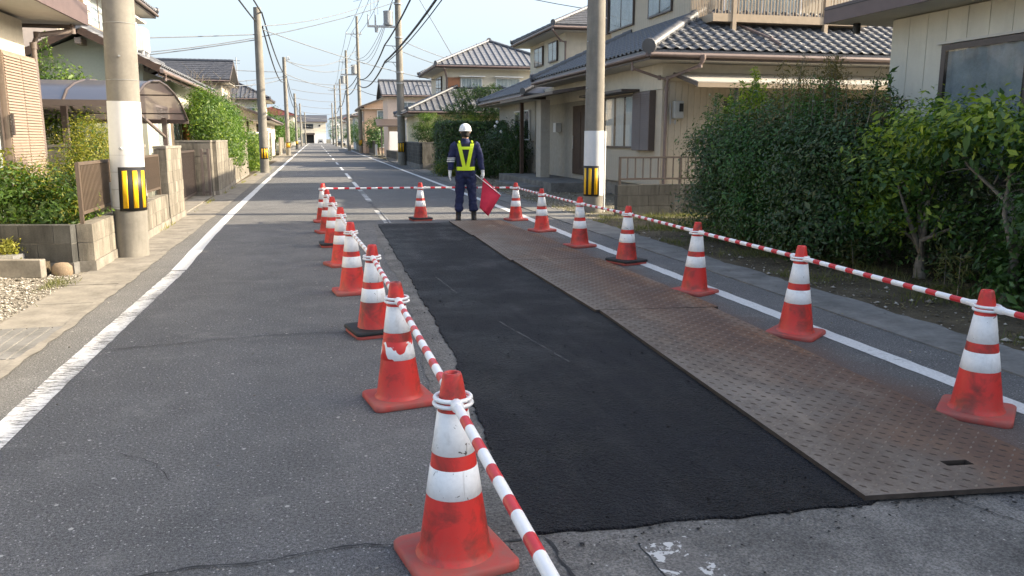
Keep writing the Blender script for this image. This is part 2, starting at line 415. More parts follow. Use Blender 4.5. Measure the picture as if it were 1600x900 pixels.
M['paint_remnant'] = m_remnant()
M['steel'] = m_steel(); M['steel_edge'] = m_plain('steel_edge', (.05,.038,.03), .7, .3, 20)
for k in ('red', 'base', 'white', 'scuffed', 'peeled'): M['cone_'+k] = m_cone(k)
M['rubber'] = m_plain('black_rubber', (.022,.022,.022), .7, .3, 20)
M['bar_white'] = m_plain('bar_white', (.87,.86,.84), .4, .05, 20, spec=.5, bump=.05)
M['bar_red'] = m_plain('bar_red', (.60,.022,.03), .4, .12, 20, spec=.5, bump=.05)
M['bar_faded'] = m_plain('bar_faded', (.66,.50,.46), .5, .25, 60, spec=.4, bump=.05)
M['concrete'] = m_plain('pole_concrete', (.225,.21,.18), .85, .14, 3, bump=.35, bd=.004, grime=.5, spec=.2)
M['gutter'] = m_plain('gutter_concrete', (.24,.22,.185), .92, .25, 4, bump=.6, bd=.008, spec=.15, world=True)
M['gutter_dark'] = m_plain('margin_concrete', (.19,.185,.172), .92, .28, 3, bump=.6, bd=.008, spec=.15, world=True)
M['pale_slot'] = m_plain('pale_slot', (.42,.38,.31), .9, .2, 20)
M['wrap'] = m_plain('white_wrap', (.66,.66,.65), .45, .05, 3, grime=.22, spec=.4)
M['black'] = m_plain('black_sheet', (.018,.018,.018), .5, .2, 10)
M['yellow'] = m_plain('yellow_reflective', (.85,.48,.01), .4, .08, 10)
M['metal'] = m_plain('galvanised', (.42,.42,.41), .45, .1, 10, metal=.6)
M['gear'] = m_plain('pole_gear', (.36,.37,.37), .6, .1, 10)
M['wire'] = m_plain('wire_black', (.045,.05,.055), .6, .1, 10)
M['wire_thin'] = m_plain('wire_grey', (.16,.17,.18), .6, .1, 10)
M['block'] = m_block('concrete_block', (.29,.262,.212), .85); M['block_dark'] = m_block('dark_block', (.105,.104,.096), .75)  # the dark block's colour also carries painted shade for two of the walls
M['mortar'] = m_plain('mortar', (.17,.16,.14), .95, .2, 8)
M['gravel'] = m_stone('gravel_stone', [(.10,.09,.07), (.20,.18,.15), (.33,.305,.26), (.46,.43,.38)])
M['gravel_bed'] = m_ground('gravel_bed', [(.16,.14,.11), (.27,.245,.20), (.36,.33,.27)])
M['soil'] = m_ground('soil', [(.05,.04,.028), (.11,.09,.06), (.19,.16,.11)], 1.7)
M['yard'] = m_ground('yard_ground', [(.12,.105,.075), (.21,.185,.135), (.29,.26,.20)], 1.2)
M['far_ground'] = m_ground('ground', [(.07,.07,.05), (.12,.11,.08), (.17,.16,.12)], .6)
M['glass'] = m_glass()
M['curtain'] = m_plain('curtain', (.74,.74,.71), .9, .06, 4, bump=.1)
M['curtain_dark'] = m_plain('dim_curtain', (.42,.44,.45), .9, .18, 3, bump=.1)
M['dark_room'] = m_plain('dark_room', (.03,.03,.03), .9, .2, 2)
M['brown'] = m_plain('brown_aluminium', (.075,.058,.05), .45, .12, 10, spec=.5)
M['fence_brown'] = m_plain('fence_brown', (.105,.078,.058), .5, .1, 8)
M['brown2'] = m_plain('shutter_brown', (.145,.115,.10), .5, .08, 8, spec=.4)
M['mauve'] = m_plain('mauve_fascia', (.12,.085,.078), .5, .10, 5, grime=.15)
M['tan_metal'] = m_plain('tan_shutter', (.27,.205,.155), .5, .06, 8)
M['rail'] = m_plain('rail_beige', (.42,.33,.23), .5, .08, 8)
M['pipe'] = m_plain('pipe_mauve', (.185,.14,.125), .5, .08, 8)
M['cream'] = m_plain('cream_stucco', (.62,.57,.46), .9, .06, 30, bump=.25, bd=.004, grime=.12, spec=.15)
M['soffit'] = m_plain('soffit', (.52,.50,.45), .8, .05, 8)
M['beige'] = m_plain('beige_board', (.47,.415,.325), .7, .06, 4, grime=.18, spec=.25)
M['panel'] = m_plain('pale_panel', (.56,.54,.46), .65, .05, 4, grime=.15, spec=.25)
M['fascia_board'] = m_plain('cream_fascia', (.55,.50,.40), .7, .06, 5, grime=.15)
M['grey_wall'] = m_plain('grey_stucco', (.40,.37,.31), .9, .08, 8, grime=.15)
M['wood'] = m_plain('dark_wood', (.075,.045,.03), .6, .2, 10, grime=.3)
M['tile_near'] = m_tile('kawara', (.098,.102,.112)); M['tile_far'] = m_tile('kawara_far', (.115,.12,.132))
M['tile_red'] = m_tile('red_roof', (.17,.05,.04)); M['slate'] = m_tile('slate_roof', (.085,.09,.105))
M['bark'] = m_plain('bark', (.19,.165,.13), .95, .3, 25, bump=.7, bd=.01)
M['bark_dark'] = m_plain('dark_bark', (.085,.07,.05), .95, .3, 25, bump=.7, bd=.01)
M['white_paint'] = m_plain('white_paint', (.72,.72,.70), .5, .05, 5, grime=.1)
M['carport'] = None
L = {}
L['dark'] = m_leaf('leaf_dark', [(.014,.034,.011), (.032,.075,.02), (.060,.125,.03), (.11,.18,.04)], .22, .42)
L['darker'] = m_leaf('leaf_blackish', [(.014,.026,.013), (.030,.050,.022), (.055,.078,.03), (.12,.13,.045)], .2, .45)
L['fern'] = m_leaf('leaf_fern', [(.025,.075,.02), (.055,.14,.03), (.10,.20,.045)], .28)
L['rust'] = m_leaf('leaf_rust', [(.06,.065,.022), (.14,.12,.04), (.23,.15,.055)], .25)
L['yellow'] = m_leaf('leaf_yellowgreen', [(.05,.10,.015), (.14,.21,.025), (.27,.33,.04), (.38,.40,.06)], .35)
L['hedge'] = m_leaf('leaf_hedge', [(.035,.075,.012), (.075,.135,.02), (.15,.21,.03)], .35)
L['olive'] = m_leaf('leaf_olive', [(.09,.10,.015), (.20,.20,.025), (.36,.31,.045)], .35)
L['mid'] = m_leaf('leaf_mid', [(.02,.05,.012), (.045,.095,.02), (.09,.15,.03)], .3)
L['pine'] = m_leaf('leaf_pine', [(.03,.06,.018), (.07,.125,.025), (.13,.20,.04)], .2)
L['grass'] = m_leaf('leaf_grass', [(.05,.06,.02), (.11,.12,.035), (.20,.18,.07)], .3)
L['litter'] = m_leaf('leaf_litter', [(.06,.045,.025), (.13,.10,.05), (.24,.20,.10)], .1)
# ================================================================ ground, road
def sheet(name, poly, z, mat, thick=0, kind='structure'):
    mb = MB(); mb.prism(poly, z-thick if thick else z-.003, z); o = mb.build(name, mat); o['kind'] = kind; return o
g = MB(); g.add([(-1500, -300, -.03), (1500, -300, -.03), (1500, 3000, -.03), (-1500, 3000, -.03)], [(0, 1, 2, 3)])
g.build('ground', M['far_ground'], kind='structure')
g = MB(); g.add([(-2.1, -12, 0), (4.35, -12, 0), (4.42, 25, 0), (4.7, 60, 0), (5.0, 150, 0), (5.2, 292, 0), (-3.6, 292, 0), (-3.2, 150, 0), (-2.5, 60, 0), (-2.12, 25, 0)], [tuple(range(10))])
g.build('road', M['asphalt'], kind='structure')
# left line: worn close by, fresh beyond the joint at Y 9.8
def strip(pts, w, z=.004, step=.5):
    mb = MB(); P = []
    for (a, b) in zip(pts[:-1], pts[1:]):
        n = max(1, int((b[1]-a[1])/step))
        n = min(n, 60)
        for i in range(n): P.append((a[0]+(b[0]-a[0])*i/n, a[1]+(b[1]-a[1])*i/n))
    P.append(pts[-1])
    rr = random.Random(3)
    vs = []
    for x, y in P:
        j = rr.uniform(-.006, .006); vs += [(x-w/2+j, y, z), (x+w/2+rr.uniform(-.006, .006), y, z)]
    mb.add(vs, [(2*i, 2*i+1, 2*i+3, 2*i+2) for i in range(len(P)-1)])
    return mb
strip([(-1.66, -4), (-1.65, 6), (-1.62, 9.75)], .155, step=.1).build('edge_line', M['paint_worn'], kind='structure')
strip([(-1.62, 9.81), (-1.70, 13), (-1.76, 17), (-1.82, 26), (-2.0, 64), (-2.35, 170), (-2.6, 285)], .16).build('edge_line', M['paint'], kind='structure')
strip([(3.80, -4), (3.81, 4), (3.82, 12), (3.92, 17), (3.98, 30), (4.1, 60), (4.3, 120), (4.6, 285)], .15, step=.12).build('edge_line', M['paint'], kind='structure')
for a, b, mt in ((14.6, 17.3, 'paint_very'), (19.6, 24.5, 'paint_very'), (25.2, 29.0, 'paint'), (31.5, 36.5, 'paint'), (40, 44.5, 'paint'), (49, 54, 'paint'), (60, 65, 'paint'), (71, 77, 'paint'), (84, 90, 'paint'), (98, 105, 'paint'), (114, 124, 'paint'), (135, 150, 'paint'), (165, 190, 'paint')):
    x = 1.19 - max(0, a-30)*.0016
    strip([(x, a), (x-.004, b)], .12 if a > 22 else .13, .004, .3).build('centre_dash', M[mt], kind='structure')
strip([(1.22, 1.6), (1.21, 2.60)], .20, .009, .05).build('centre_dash', M['paint_remnant'], kind='structure')

def jag(a, b, step, amp, rr):
    a = Vector(a); b = Vector(b); n = max(2, int((b-a).length/step)); d = (b-a).normalized(); q = Vector((-d.y, d.x)); out = []; w_ = 0
    for i in range(n):
        w_ = w_*.7 + rr.uniform(-amp, amp)*.6
        p = a + (b-a)*i/n + q*w_; out.append((p.x, p.y))
    return out
rr = random.Random(5)
# pale older surround of the patch (left strip and the near end)
op = jag((.60, 14.4), (.50, 2.9), .12, .03, rr) + jag((.30, 2.75), (.55, 1.0), .1, .02, rr) + jag((3.1, 1.0), (3.0, 2.74), .1, .03, rr) + jag((3.0, 2.74), (1.0, 2.9), .1, .02, rr) + jag((1.1, 2.9), (1.15, 14.4), .3, .02, rr)
op = jag((.90, 14.4), (.74, 7), .12, .04, rr) + jag((.74, 7), (.50, 2.85), .08, .03, rr) + jag((.34, 2.74), (.45, .6), .1, .02, rr) + jag((2.55, .6), (2.75, 2.7), .1, .05, rr) + jag((2.7, 2.78), (1.3, 3.1), .1, .02, rr) + jag((1.3, 3.1), (1.4, 14.4), .3, .02, rr)
mb = MB(); n = len(op); mb.add([(x, y, .004) for x, y in op], [tuple(range(n))]); mb.build('old_asphalt_patch', M['oldpatch'], kind='structure')
# fresh patch: a thick slab with ragged, slightly rounded edges
fp = jag((.99, 14.3), (.93, 9), .06, .018, rr) + jag((.93, 9), (.885, 5.7), .04, .018, rr) + jag((.885, 5.7), (.71, 2.86), .03, .016, rr) + [(.74, 2.76)] + jag((.76, 2.74), (2.2, 2.66), .025, .014, rr) + jag((2.32, 2.75), (2.62, 14.3), .5, 0, rr) + jag((2.6, 14.32), (1.0, 14.34), .08, .02, rr)
bm = bmesh.new(); vs = [bm.verts.new((x, y, .016)) for x, y in fp]; f = bm.faces.new(vs)
if f.normal.z < 0: f.normal_flip()
bm.normal_update()
r_ = bmesh.ops.extrude_face_region(bm, geom=[f]); top = [e for e in r_['geom'] if isinstance(e, bmesh.types.BMVert)]
for v in bm.verts:
    if v not in top:
        v.co.z = .001
me = bpy.data.meshes.new('fresh_asphalt')
bmesh.ops.recalc_face_normals(bm, faces=bm.faces); bm.to_mesh(me); bm.free(); me.materials.append(M['fresh'])
o = bpy.data.objects.new('fresh_asphalt', me); COL.objects.link(o); o['kind'] = 'structure'
md = o.modifiers.new('b', 'BEVEL'); md.width = .009; md.segments = 2; md.limit_method = 'ANGLE'; md.angle_limit = R(50)

# cracks: thin dark ragged lines
def crack(pts, w0, rr, name='crack'):
    mb = MB(); P = []
    for a, b in zip(pts[:-1], pts[1:]): P += jag(a, b, .035, .02, rr)
    P.append(pts[-1]); vs = []
    for i, (x, y) in enumerate(P):
        d = Vector(P[min(i+1, len(P)-1)]) - Vector(P[max(0, i-1)]); q = Vector((-d.y, d.x)).normalized()
        w_ = w0*rr.uniform(.25, 1.2)*(1 if .02 < i/len(P) < .98 else .2)
        vs += [(x+q.x*w_/2, y+q.y*w_/2, .0085), (x-q.x*w_/2, y-q.y*w_/2, .0085)]
    mb.add(vs, [(2*i, 2*i+1, 2*i+3, 2*i+2) for i in range(len(P)-1)])
    return mb.build(name, M['rubber'], kind='structure')
crack([(-1.0, 2.72), (-.4, 2.80), (.22, 2.80), (.45, 2.74), (.78, 2.72)], .012, rr)
crack([(.78, 2.72), (.80, 2.45), (.83, 2.0)], .012, rr)
crack([(-1.55, 6.1), (-.9, 6.22), (-.3, 6.3), (.35, 6.25)], .012, rr)
crack([(2.55, 2.68), (2.6, 2.5), (2.75, 2.2)], .007, rr)
crack([(-1.62, 9.78), (-.9, 9.75), (.1, 10.3)], .006, rr)
crack([(1.2, 14.5), (1.23, 17.0), (1.18, 18.2), (1.17, 19.6)], .03, rr)
crack([(-1.0, 4.0), (-.8, 3.8), (-.7, 3.6)], .006, rr)
strip([(1.60, 5.0), (1.40, 6.3)], .010, .0172, .05).build('pale_seam', M['seam'], kind='structure')
strip([(1.27, 7.6), (1.20, 8.6)], .012, .0172, .05).build('pale_seam', M['seam'], kind='structure')

# left gutter of concrete slabs, flush with the road; joints between slabs are real gaps
for i in range(64):
    y0 = -6 + i*1.0 + .004; y1 = y0 + .992
    if y0 > 58: break
    x0 = -2.60 - .0075*max(0, y0-8); x1 = -2.05 - .006*max(0, y0-10)
    gz = .006 + rr.uniform(-.003, .003)
    if 6 <= y0+.01 < 7: 
        continue
    mb = MB(); mb.add([(x0,y0,gz-.09),(x1,y0,gz-.09),(x1,y1,gz-.09),(x0,y1,gz-.09),(x0,y0,gz),(x1,y0,gz),(x1,y1,gz),(x0,y1,gz)], [(3,2,1,0),(4,5,6,7),(0,1,5,4),(1,2,6,5),(2,3,7,6),(3,0,4,7)])
    mb.build('gutter_slab', M['gutter'], kind='structure')
mb = MB(); mb.prism([(-2.66, -8), (-2.03, -8), (-2.03, 30), (-2.9, 60), (-3.4, 60)], -.12, -.012); mb.build('gutter_bed', M['mortar'], kind='structure')
mb = MB(); mb.prism([(-3.3, 58), (-2.48, 58), (-3.1, 150), (-3.5, 290), (-4.6, 290), (-4.2, 150)], -.02, .004); mb.build('gutter', M['gutter'], kind='structure')
# lip of crumbling mortar between gutter and asphalt
mb = MB(); P = jag((-2.05, -5), (-2.02, 11), .12, .02, rr) + jag((-2.03, 11), (-2.15, 26), .2, .02, rr); vs = []
for x, y in P: vs += [(x-.035+rr.uniform(-.015, .01), y, .011), (x+.03+rr.uniform(-.01, .02), y, .010)]
mb.add(vs, [(2*i, 2*i+1, 2*i+3, 2*i+2) for i in range(len(P)-1)]); mb.build('gutter_joint', M['gutter'], kind='structure')
# steel drain grate in the gutter
t = thing('drain_grate', 'flat concrete drain cover with pale slots in the left gutter beside the gravel', 'drain cover', (-2.33, 6.5, 0))
mb = MB(); mb.box((-2.60, 6.002, -.08), (-2.05, 6.996, -.003)); mb.build('pit', M['pale_slot'], t)
for k in range(6):
    x = -2.595 + k*.0925
    mb = MB(); mb.box((x, 6.004, -.02), (x+.074, 6.994, .007)); mb.build('bar', M['gutter_dark'], t)
# right margin: broken dark concrete edging
rg = jag((4.30, -4), (4.34, 12), .2, .015, rr) + jag((4.34, 12), (4.42, 30), .3, .01, rr) + [(4.9, 60), (5.4, 60)] + jag((5.15, 30), (5.0, 15), .3, .05, rr) + jag((4.98, 15), (4.80, 9), .12, .045, rr) + jag((4.80, 9), (4.92, -4), .1, .05, rr)
mb = MB(); n = len(rg); mb.prism(rg, -.05, .012); mb.build('margin', M['gutter_dark'], kind='structure')
# gravel drive (left), soil strip and yard (right)
mb = MB(); mb.add([(-2.58, -8, -.004), (-2.60, 9.95, -.004), (-2.8, 10.6, .0), (-12, 12.5, .06), (-12, -8, .06)], [(0, 1, 2, 3, 4)]); mb.build('gravel_drive', M['gravel_bed'], kind='structure')
mb = MB(); mb.prism([(-14, 10.8), (-2.7, 10.4), (-2.72, 58), (-14, 58)], -.05, .015); mb.build('garden_soil', M['soil'], kind='structure')
mb = MB(); mb.prism([(-4.6, 17.1), (-2.66, 17.1), (-2.74, 22.9), (-4.6, 22.9)], -.05, .024); mb.build('driveway', M['gutter'], kind='structure')
mb = MB(); mb.prism([(-9, 22.5), (-2.9, 22.5), (-2.95, 36), (-9, 36)], -.05, .020); mb.build('garden_soil', M['soil'], kind='structure')
mb = MB(); mb.prism([(4.7, -8), (14, -8), (14, 14.6), (4.85, 14.6)], -.05, .006); mb.build('soil_strip', M['soil'], kind='structure')
mb = MB(); mb.prism([(4.8, 14.2), (16, 14.2), (16, 34), (4.95, 34)], -.05, .010); mb.build('yard_ground', M['yard'], kind='structure')
mb = MB(); mb.prism([(4.95, 34), (20, 34), (20, 130), (5.6, 130)], -.05, .003); mb.build('yard_ground', M['far_ground'], kind='structure')

# ---------------------------------------------------------------- scattered stones / crumbs / weeds
ICO = None
def stones(name, n, area, size, mat, zf=0, seed=1, parent=None, flat=.6, hfun=None):
    rs = np.random.RandomState(seed)
    base = np.array([(0,0,.8),(.9,.1,.1),(.25,.85,.05),(-.75,.55,.1),(-.7,-.55,.05),(.3,-.9,.1),(0,0,-.5)])
    F = np.array([(0,1,2),(0,2,3),(0,3,4),(0,4,5),(0,5,1),(6,2,1),(6,3,2),(6,4,3),(6,5,4),(6,1,5)])
    x0, x1, y0, y1 = area
    P = np.stack([rs.uniform(x0, x1, n), rs.uniform(y0, y1, n)], 1)
    if hfun is not None:
        k = hfun(P[:, 0], P[:, 1], rs); P = P[k]; n = len(P)
    s = size*np.exp(rs.normal(0, .45, n)); a = rs.uniform(0, 6.283, n)
    jit = 1 + rs.uniform(-.25, .25, (n, 7, 3)); B = base[None]*jit*s[:, None, None]*.5
    B[:, :, 2] *= flat
    X = B[:, :, 0]*np.cos(a)[:, None] - B[:, :, 1]*np.sin(a)[:, None]*.75; Y = B[:, :, 0]*np.sin(a)[:, None] + B[:, :, 1]*np.cos(a)[:, None]*.75
    V = np.stack([X+P[:, 0:1], Y+P[:, 1:2], B[:, :, 2]+zf+s[:, None]*.12], 2).reshape(-1, 3)
    FF = (F[None] + (np.arange(n)*7)[:, None, None]).reshape(-1, 3)
    return np_mesh(name, V, FF, mat, parent, 'stuff', {'rnd': np.repeat(rs.uniform(0, 1, n), 10)})
def sel_gravel(x, y, rs):
    return (y < 9.75 - (-2.62-x)*(-.03)) & (rs.uniform(0, 1, len(x)) < np.clip(1.5 - (y-3)*.03, .4, 1)) & (x < -2.60 - .10*rs.uniform(0, 1, len(x))**2)
tag(stones('gravel', 30000, (-5.6, -2.5, 4.2, 9.9), .021, M['gravel'], 0, 2, hfun=sel_gravel), 'pale loose gravel of the drive beside the left gutter', 'gravel')
tag(stones('crumbs', 700, (.35, 1.0, 2.5, 14), .012, M['rubber'], .004, 3, hfun=lambda x, y, rs: rs.uniform(0, 1, len(x)) < np.exp(-np.abs(x-(.70+.02*(y-2.8)))/.08)), 'black asphalt crumbs along the left edge of the fresh patch', 'debris')
def sel_near(x, y, rs): return rs.uniform(0, 1, len(x)) < np.exp(-np.abs(y-2.66)/.09)
tag(stones('crumbs', 900, (.8, 3.1, 1.9, 2.75), .011, M['rubber'], .008, 4, hfun=sel_near), 'black asphalt crumbs along the near edge of the fresh patch', 'debris')
tag(stones('crumbs', 900, (2.2, 3.3, 2.75, 7.2), .012, M['rubber'], .029, 5, hfun=lambda x, y, rs: (rs.uniform(0, 1, len(x)) < np.exp(-((x-2.52)**2/.02 + (y-6.75)**2/.09)) + .25*np.exp(-np.abs(x-(2.25+.045*(y-2.7)))/.03) + .012)), 'dark dirt crumbs lying on the steel plates', 'debris')
tag(stones('pebbles', 1500, (4.85, 6.0, 2.5, 15), .03, M['gravel'], .008, 6, hfun=lambda x, y, rs: rs.uniform(0, 1, len(x)) < np.exp(-(x-4.9)/.35)*(.35+.65*(np.abs(y-6.5) < 2))), 'pebbles along the soil strip under the right bushes', 'gravel')
tag(stones('pebbles', 9000, (4.9, 8.5, 14.6, 31), .03, M['gravel'], .01, 7, hfun=lambda x, y, rs: rs.uniform(0, 1, len(x)) < np.exp(-(x-4.9)/1.6)), 'pale gravel of the yard beyond the right utility pole', 'gravel')
tag(stones('pebbles', 260, (-2.0, 4.3, 1.2, 9), .011, M['gravel'], .0, 8, hfun=lambda x, y, rs: (x < .4) | (x > 3.5)), 'loose grit scattered on the asphalt', 'gravel')

tag(stones('crumbs', 500, (.95, 2.3, 2.8, 9), .010, M['fresh'], .017, 9), 'loose asphalt crumbs scattered on the fresh patch', 'debris')
# ================================================================ steel plates
def plate(c0, c1, c2, c3, label, slot=None, z=.016):
    """corners near-left, near-right, far-right, far-left"""
    c0, c1, c2, c3 = [Vector(c) for c in (c0, c1, c2, c3)]
    t = thing('steel_plate', label, 'steel plate', (c0.x, c0.y, z), group='steel road plates laid along the trench')
    def P(u, v): return (c0*(1-u)+c1*u)*(1-v) + (c3*(1-u)+c2*u)*v
    us = [0, 1]; vs = [0, 1]
    if slot: us = [0, slot[0]-slot[2], slot[0]+slot[2], 1]; vs = [0, slot[1]-slot[3], slot[1]+slot[3], 1]
    H = .022
    mb = MB(); nu, nv = len(us), len(vs)
    idx = {}
    V = []
    for k, zz in ((0, z), (1, z+H)):
        for i, u in enumerate(us):
            for j, v in enumerate(vs):
                p = P(u, v); idx[(i, j, k)] = len(V); V.append((p.x, p.y, zz))
    F = []; mi = []
    hole = (1, 1) if slot else None
    for i in range(nu-1):
        for j in range(nv-1):
            if (i, j) == hole: continue
            F.append([idx[(i,j,1)], idx[(i+1,j,1)], idx[(i+1,j+1,1)], idx[(i,j+1,1)]]); mi.append(0)
            for (a, b, ni, nj) in (((i,j),(i+1,j),i,j-1), ((i+1,j),(i+1,j+1),i+1,j), ((i+1,j+1),(i,j+1),i,j+1), ((i,j+1),(i,j),i-1,j)):
                if not (0 <= ni < nu-1 and 0 <= nj < nv-1) or (ni, nj) == hole:
                    F.append([idx[(*a,0)], idx[(*b,0)], idx[(*b,1)], idx[(*a,1)]]); mi.append(1)
    mb.v = V
    for f, m_ in zip(F, mi): mb.f.append(f); mb.m.append(m_); mb.sm.append(False)
    mb.build('plate', [M['steel'], M['steel_edge']], t)
    # raised treads, alternating directions
    W = (c1-c0).length; Lh = (c3-c0).length; pitch = .057
    nu = int((W-.03)/pitch); nv = int((Lh-.03)/pitch)
    I, J = np.meshgrid(np.arange(nu), np.arange(nv), indexing='ij'); I = I.ravel(); J = J.ravel()
    u = (I+.5+.25)/nu*(1-.02); v = (J+.5)/nv
    if slot:
        k = ~((np.abs(u-slot[0]) < slot[2]+.03) & (np.abs(v-slot[1]) < slot[3]+.01)); I, J, u, v = I[k], J[k], u[k], v[k]
    A = np.array(c0)[:2]; B = np.array(c1)[:2]; C = np.array(c2)[:2]; D = np.array(c3)[:2]
    PP = (A[None]*(1-u)[:, None]+B[None]*u[:, None])*(1-v)[:, None] + (D[None]*(1-u)[:, None]+C[None]*u[:, None])*v[:, None]
    n = len(u); ang = np.where((I+J) % 2 == 0, .62, .62+1.5708)
    l, w_, h = .021, .0060, .0045
    bx = np.array([(-l,0,0),(0,-w_,0),(l,0,0),(0,w_,0),(-l*.5,0,h),(l*.5,0,h)])
    F6 = np.array([(0,1,5),(0,5,4),(1,2,5),(2,3,5),(3,4,5),(3,0,4)])
    X = bx[None,:,0]*np.cos(ang)[:,None]-bx[None,:,1]*np.sin(ang)[:,None]; Y = bx[None,:,0]*np.sin(ang)[:,None]+bx[None,:,1]*np.cos(ang)[:,None]
    V = np.stack([X+PP[:,0:1], Y+PP[:,1:2], np.broadcast_to(bx[None,:,2], X.shape)+z+H-.0002], 2).reshape(-1, 3)
    FF = (F6[None]+(np.arange(n)*6)[:,None,None]).reshape(-1, 3)
    np_mesh('tread', V, FF, [M['tread'], M['tread_shaded']], t, 'stuff', mi=np.repeat(((I+J) % 2).astype(int), 6))  # every second tread takes the darker colour in place of shading
    return t
plate((2.16,2.69), (3.20,2.58), (3.345,6.31), (2.33,6.44), 'nearest rust-brown steel plate with a dark lifting slot at its near edge', (.60, .072, .062, .0075))
plate((2.295,6.455), (3.40,6.33), (3.36,9.38), (2.28,9.44), 'second steel plate from the camera, dusty brown, crumbs of asphalt at its near end')
plate((2.25,9.455), (3.32,9.40), (3.30,12.04), (2.30,12.12), 'third steel plate from the camera, smooth worn brown between two cross joints')
plate((2.275,12.135), (3.26,12.06), (3.22,14.30), (2.27,14.38), 'farthest steel plate, ending at the feet of the traffic guard')

# ================================================================ cones
CH = .70
def cr(z): return .132 + (.034-.132)*(z-.035)/(CH-.035)
def cone_meshes():
    D = {}
    mb = MB(); mb.lathe((0,0,0), [(cr(.035)+.012,.035),(cr(.05)+.002,.05)] + [(cr(z), z) for z in (.06,.12,.2,.28,.36,.44,.52,.575)] + [(cr(.6)+.001,.6),(cr(.66),.66),(.034,.692),(.030,.70),(.020,.70),(.018,.69),(.018,.60)], 36, caps=False)
    D['cone_body'] = mb
    def band(z0, z1):
        mb = MB(); e = .0016
        return mb.lathe((0,0,0), [(cr(z0)+.0002,z0),(cr(z0)+e,z0+.001),(cr((z0+z1)/2)+e,(z0+z1)/2),(cr(z1)+e,z1-.001),(cr(z1)+.0002,z1)], 36, caps=False)
    D['upper'] = band(.416,.565); D['lower'] = band(.262,.366)
    # base: rounded square plate with chamfer
    def rsq(h, r, z, n=5):
        out = []
        for cx, cy, a0 in ((h-r,h-r,0),(-h+r,h-r,90),(-h+r,-h+r,180),(h-r,-h+r,270)):
            for k in range(n+1):
                a = R(a0+90*k/n); out.append((cx+r*math.cos(a), cy+r*math.sin(a), z))
        return out
    def base(h, z0, z1, top_in=.012):
        mb = MB(); rings = [rsq(h-.004, .04, z0), rsq(h, .04, z0+.006), rsq(h, .04, z1-.008), rsq(h-.006, .038, z1-.001), rsq(h-top_in, .036, z1)]
        n = len(rings[0]); V = [p for r_ in rings for p in r_]
        F = [(i*n+k, i*n+(k+1)%n, (i+1)*n+(k+1)%n, (i+1)*n+k) for i in range(len(rings)-1) for k in range(n)]
        mb.add(V, F, 0, True); mb.add(rings[-1], [tuple(range(n))]); mb.add(rings[0], [tuple(range(n))[::-1]])
        return mb
    D['base'] = base(.185, 0, .036); D['weight'] = base(.195, .030, .058, .02)
    return {k: v for k, v in D.items()}
CM = cone_meshes()
CMESH = {}
def cmesh(k, mt):
    if (k, mt) not in CMESH: CMESH[(k, mt)] = CM[k].mesh(k, M[mt])
    return CMESH[(k, mt)]
def cone(x, y, rz, label, up='white', lo='white', weight=False, z=0, tilt=(0, 0)):
    t = thing('traffic_cone', label, 'traffic cone', (x, y, z), R(rz), 'red and white traffic cones around the roadwork')
    t.rotation_euler = (R(tilt[0]), R(tilt[1]), R(rz))
    for nm, me in (('cone_body', cmesh('cone_body', 'cone_red')), ('white_band', cmesh('upper', 'cone_'+up)), ('white_band', cmesh('lower', 'cone_'+lo)), ('base', cmesh('base', 'cone_base'))):
        o = bpy.data.objects.new(nm, me); COL.objects.link(o); o.parent = t
    if weight:
        o = bpy.data.objects.new('weight_ring', cmesh('weight', 'rubber')); COL.objects.link(o); o.parent = t; o['label'] = 'black rubber weight ring on the base'
    return t
LR = [(.425,2.66,12,'nearest cone of all, at the bottom of the photo, with chipped white bands','scuffed','scuffed',0),
      (.405,4.50,10,'second cone of the left row, large red gaps peeled in its lower white band','white','peeled',0),
      (.375,6.20,14,'third cone of the left row, black weight ring on its base and cracked white bands','scuffed','scuffed',1),
      (.285,7.96,8,'fourth cone of the left row, clean bands and a worn pale base','white','white',0),
      (.235,9.78,20,'fifth cone of the left row from the camera, tall between two near neighbours','white','white',0),
      (.170,11.60,5,'sixth cone of the left row from the camera, black weight ring on its base','white','white',1),
      (.115,13.32,15,'seventh cone of the left row, next to the far left corner cone','white','white',0),
      (.060,15.10,3,'cone at the far left corner where the left row meets the back bar','white','white',0)]
BK = [(1.83,14.98,8,'back cone left of the guard, duller red on a black weight ring','white','white',1)]
RRW = [(3.57,14.57,12,'cone just right of the guard and the flag, first of the right row','white','white',0),
      (3.56,12.71,18,'second cone of the right row beyond the plates, right of the corner cone','white','white',0),
      (3.56,10.73,16,'third cone of the right row, in front of the right utility pole','white','white',0),
      (3.63,9.12,22,'right-row cone with dirty streaked bands and black weight ring on its base','scuffed','scuffed',1),
      (3.58,7.17,30,'bright clean cone in the middle of the right row in front of the dark bushes','white','white',0),
      (3.56,5.38,38,'right-row cone with sooty smears on its skirt, next to last towards the camera','white','white',0),
      (3.49,3.52,42,'nearest cone of the right row, at the right edge of the photo beside the plate','scuffed','white',0)]
for c in LR + BK + RRW: cone(c[0], c[1], c[2], c[3], c[4], c[5], c[6], 0, (rr.uniform(-.8, .8), rr.uniform(-1.2, 1.2)))
cone(.44, .75, 10, 'cone holding the near end of the nearest left bar, below the photo')
cone(3.42, 1.60, 20, 'cone holding the near end of the nearest right bar, outside the photo')

